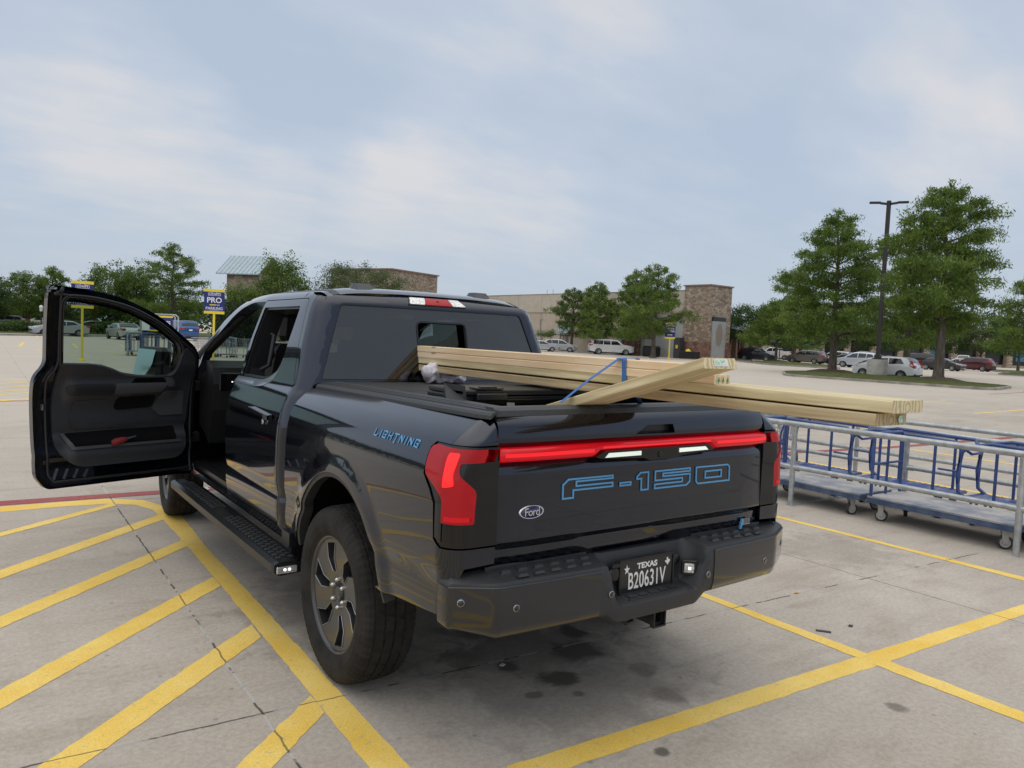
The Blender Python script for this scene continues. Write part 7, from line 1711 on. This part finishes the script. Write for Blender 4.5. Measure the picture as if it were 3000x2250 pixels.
part('electric_cabinet', Mt['caster_grey'], st, lambda c: (F1_.box(c, 22.0, 22.9, .06, .4, 1.5, 2.6), F1_.box(c, 22.3, 22.4, .06, .15, 2.6, 4.6), F1_.box(c, 22.3, 22.9, .06, .15, 4.5, 4.6)))
part('electric_cabinet', Mt['caster_grey'], st, lambda c: F1_.box(c, 38.5, 40.0, .06, .8, .1, 2.0))
part('roof_vent', Mt['galv'], st, lambda c: [F1_.box(c, u, u + .06, -3, -2.94, HW, HW + 1.0) for u in (20.0, 21.4)])
part('light_wall_panel', white_m, st, lambda c: F1_.box(c, 42.8, F1_.L - .05, .06, .12, 0, 5.2))
part('stone_pier', stone, st, lambda c: F1_.box(c, 40.3, 42.6, .06, .5, 0, 4.9))
part('stone_pier_base', stone_r, st, lambda c: F1_.box(c, 40.2, 42.7, .06, .56, 0, 1.9))
# corner tower
TA, TB, TC = (68.55, 60.3), (68.75, 56.5), (72.9, 57.0)
def box4(c, P, z0, z1): c.prism(P, z0, z1)
part('tower', stone, st, lambda c: box4(c, [(68.55, 60.3), (68.75, 56.5), (72.9, 56.7), (72.7, 60.5)], 0, 8.75))
part('tower_base', stone_r, st, lambda c: box4(c, [(68.45, 60.4), (68.65, 56.4), (73.0, 56.6), (72.8, 60.6)], 0, 2.1))
part('parapet_cap', cap_m, st, lambda c: box4(c, [(68.40, 60.45), (68.60, 56.35), (73.05, 56.55), (72.85, 60.65)], 8.75, 8.9))
TF = Face((68.75, 56.5), (72.9, 56.7), (0, -1))
part('light_wall_panel', white_m, st, lambda c: TF.box(c, .5, 3.0, .05, .25, 0, 4.6))
part('dark_niche', shop_g, st, lambda c: TF.box(c, .5, 3.0, .05, .20, 4.6, 5.1))
def oval(c):
    V = [TF.p(1.75 + .62 * math.cos(t), .28, 3.0 + 1.3 * math.sin(t)) for t in np.linspace(0, 2 * PI, 32)[:-1]]; c.add(V, [tuple(range(len(V)))])
part('oval_emblem', joint_m, st, oval)
# stone block and the gabled part above the cab roof
bl = empty('stone_store_block', (0, 0, 0), 0, 'stone block with a flat parapet rising behind the live oak', 'store building')
K, KL, KR = (51.0, 104.0), (45.5, 114.5), (61.8, 108.7)
part('wall', stone, bl, lambda c: c.prism([K, KR, (KR[0] + KL[0] - K[0], KR[1] + KL[1] - K[1]), KL], 0, 11.3))
part('parapet_cap', cap_m, bl, lambda c: c.prism([(50.9, 103.7), (62.1, 108.55), (56.4, 119.4), (45.2, 114.6)], 11.3, 11.48))
lw = Face((61.8, 108.7), (67.1, 109.5), (0, -1)); part('low_wall', beige, bl, lambda c: lw.box(c, 0, lw.L + 1, -5, 0, 0, 8.4))
gb = empty('gabled_stone_building', (0, 0, 0), 0, 'stone building with a pale metal gable roof at the left', 'store building')
G0, G1, G2_ = Vector((31.7, 123.9)), Vector((35.6, 119.6)), Vector((40.6, 124.2)); G3 = G0 + (G2_ - G1)
part('wall', stone, gb, lambda c: c.prism([tuple(G0), tuple(G1), tuple(G2_), tuple(G3)], 0, 10.0))
def gable(c):
    e1 = (G1 - G0).normalized(); e2 = (G2_ - G1).normalized(); a = G0 - e1 * 1.4 - e2 * .9; b = G1 + e1 * .4 - e2 * .9; d = G2_ + e1 * .4 + e2 * .9; f = G3 - e1 * 1.4 + e2 * .9
    m1 = (a + f) / 2; m2 = (b + d) / 2; z0, z1 = 9.75, 12.95
    V = [(*a, z0), (*b, z0), (*d, z0), (*f, z0), (*m1, z1), (*m2, z1)]; V += [(x, y, z + .16) for x, y, z in V]
    c.add(V, [(6, 7, 11, 10), (8, 9, 10, 11), (0, 1, 7, 6), (2, 3, 9, 8), (1, 5, 11, 7), (5, 2, 8, 11), (0, 6, 10, 4), (4, 10, 9, 3), (0, 4, 5, 1), (3, 2, 5, 4)])
    for k in range(11):
        p = a + (b - a) * k / 10; q = m1 + (m2 - m1) * k / 10; c.bar((*p, z0 + .19), (*q, z1 + .19), .07, .06)
part('roof', metal_roof, gb, gable)
part('gable_wall', stone, gb, lambda c: c.add([(*G1, 10), (*G2_, 10), (*((G1 + G2_) / 2), 12.6)], [(0, 1, 2)]))
# smaller brick shop with metal roof and the dark pergola, right of the tower
bs = empty('brick_patio_shop', (0, 0, 0), 0, 'brown stone patio shop with metal roofs right of the corner tower', 'shop')
BF = Face((79.5, 63.6), (93.0, 66.8), (0, -1))
part('wall', stone, bs, lambda c: BF.box(c, 1.2, BF.L, -6, 0, 0, 4.4))
for u in (1.3, 3.9, 6.6, 9.4, 12.2): part('column', cap_m, bs, lambda c: BF.box(c, u, u + .5, .05, .6, 0, 4.0))
part('lower_roof', metal_roof, bs, lambda c: c.add([BF.p(.6, 1.2, 4.1), BF.p(BF.L + 1, 1.2, 4.1), BF.p(BF.L + 1, -3, 5.6), BF.p(.6, -3, 5.6), BF.p(.6, 1.2, 3.95), BF.p(BF.L + 1, 1.2, 3.95)], [(0, 1, 2, 3), (0, 4, 5, 1), (0, 3, 4)]))
part('upper_roof', metal_roof, bs, lambda c: (c.add([BF.p(-4, -4, 7.3), BF.p(9, -4, 7.1), BF.p(9, -9, 9.0), BF.p(-4, -9, 9.0)], [(0, 1, 2, 3)]), BF.box(c, -4, 9, -9, -4.2, 4, 7.0), [c.bar(BF.p(-4 + k * .6, -4, 7.35), BF.p(-4 + k * .6, -9, 9.05), .08, .06) for k in range(22)]))
part('window', shop_g, bs, lambda c: [BF.box(c, u, u + .9, .02, .06, .6, 3.2) for u in (2.4, 5.2)])
pg = MB()
for k in range(7): pg.box((73.6 + k * .95, 58.6 + k * .8, 0), (73.9 + k * .95, 58.9 + k * .8, 4.2))
for z in (.1, 3.9): pg.bar((73.6, 58.7, z), (80.0, 64.1, z), .15, .15)
for k in range(28): pg.box((73.7 + k * .235, 58.75 + k * .198, 0), (73.76 + k * .235, 58.81 + k * .198, 3.9))
o = pg.build('patio_screen', blk); tag(o, 'tall dark slatted screen between the stone tower and brown shop', 'fence')
um = empty('patio_umbrella', (91.0, 62.3, 0), 0, 'black patio umbrella behind the navy minivan', 'umbrella')
c = MB(); c.tube([(0, 0, 0), (0, 0, 3.0)], .06, 8); c.build('pole', blk, um); c = MB(); c.lathe([(2.55, 2.1), (3.35, .05)], (0, 0, 0), 'z', 8, smooth=False); c.build('canopy', blk, um)
# things by the light wall: dark bags, cabinet, planter
tr_ = MB(); tr_.box((66.0, 62.4, 0), (67.3, 64.6, 1.35), 0, .2); tag(tr_.build('waste_cart', blk), 'dark covered waste cart by the stone pier of the store', 'waste cart')
vm = empty('vending_cabinet', (67.9, 58.6 + 1.6, 0), 0, 'grey cabinet with a yellow notice beside the trailer parking sign', 'cabinet')
c = MB(); c.box((-.4, -.5, 0), (.4, .5, 2.5), 0, .03); c.build('cabinet_body', Mt['trim_grey'], vm); c = MB(); c.box((-.42, -.2, 1.2), (-.405, .15, 1.6)); c.build('notice', sy, vm)
pl_ = empty('display_table', (66.9, 57.6, 0), 0, 'low black display table with yellow things left of the tower', 'table')
c = MB(); c.box((-.5, -1.2, .1), (.5, 1.2, .9), 0, .03); c.build('table_body', blk, pl_); c = MB(); c.lathe([(.9, .35), (1.1, .25), (1.2, .02)], (0, .2, 0), 'z', 8); c.build('yellow_goods', sy, pl_)
# shop row far right
sr = empty('shop_row', (0, 0, 0), 0, 'long shop row with stone piers and dark windows behind the right trees', 'shop row')
SF = Face((118.6, 94.8), (160, 50), (-1, -1))
wcream = noisy(mat('cream_stucco', (.48, .43, .35), .9), (.44, .39, .31), (.52, .47, .39), .8, 4)
part('wall', wcream, sr, lambda c: SF.box(c, 0, SF.L + 25, -10, 0, 0, 6.6))
part('parapet_cap', cap_m, sr, lambda c: SF.box(c, 0, SF.L + 25, -.3, .5, 6.6, 6.85))
part('canopy_band', joint_m, sr, lambda c: SF.box(c, 8, SF.L + 25, 0, 1.5, 4.0, 4.5))
k = 0
for u in np.arange(9, SF.L + 24, 4.6):
    part('window', shop_g, sr, lambda c: SF.box(c, u + .6, u + 4.4, .02, .08, .5, 3.9)); 
    p_ = part('stone_pier', stone, sr, lambda c: SF.box(c, u - .5, u + .5, .05, 1.6, 0, 4.0)); k += 1
for u in (15, 37, 52): part('poster', mat('poster_blue', (.05, .22, .35), .5), sr, lambda c: SF.box(c, u, u + 1.4, .09, .12, 1.2, 3.2))
# low far wood line closing the horizon on both sides, and a far shop roof
def belt(x0, y0, x1, y1, h, k, seed, lab):
    rr = np.random.RandomState(seed); p = np.array([x0, y0]); q = np.array([x1, y1]); s_ = rr.uniform(0, 1, k); ln = np.linalg.norm(q - p)
    prof = h * (.62 + .22 * np.sin(s_ * ln / 9.0 + seed) + .16 * np.sin(s_ * ln / 3.7 + 2 * seed)); C_ = p + (q - p) * s_[:, None] + rr.normal(0, 2.5, (k, 2)); Cc = np.c_[C_, prof * rr.uniform(0, 1, k) ** .55]
    u = rr.normal(0, 1, (k, 3)); u /= np.linalg.norm(u, axis=1)[:, None]; v = np.cross(u, rr.normal(0, 1, (k, 3))); v /= np.linalg.norm(v, axis=1)[:, None]
    V = np.stack([Cc - u * .55, Cc + v * .34, Cc + u * .55, Cc - v * .34], 1).reshape(-1, 3)
    o = mk('far_wood', V, [(4 * i, 4 * i + 1, 4 * i + 2, 4 * i + 3) for i in range(k)], LM['oak']); o['kind'] = 'stuff'
belt(-120, 150, 60, 175, 8.5, 16000, 3, ''); belt(170, 60, 230, -60, 10, 9000, 4, ''); belt(120, 120, 175, 80, 9, 7000, 6, '')

# keep the tree of parts at most three deep (thing > part > sub-part)
def depth(o):
    d = 0
    while o.parent: o = o.parent; d += 1
    return d
for o in list(bpy.data.objects):
    while depth(o) > 2:
        p = o.parent; o.matrix_basis = p.matrix_basis @ o.matrix_basis; o.parent = p.parent
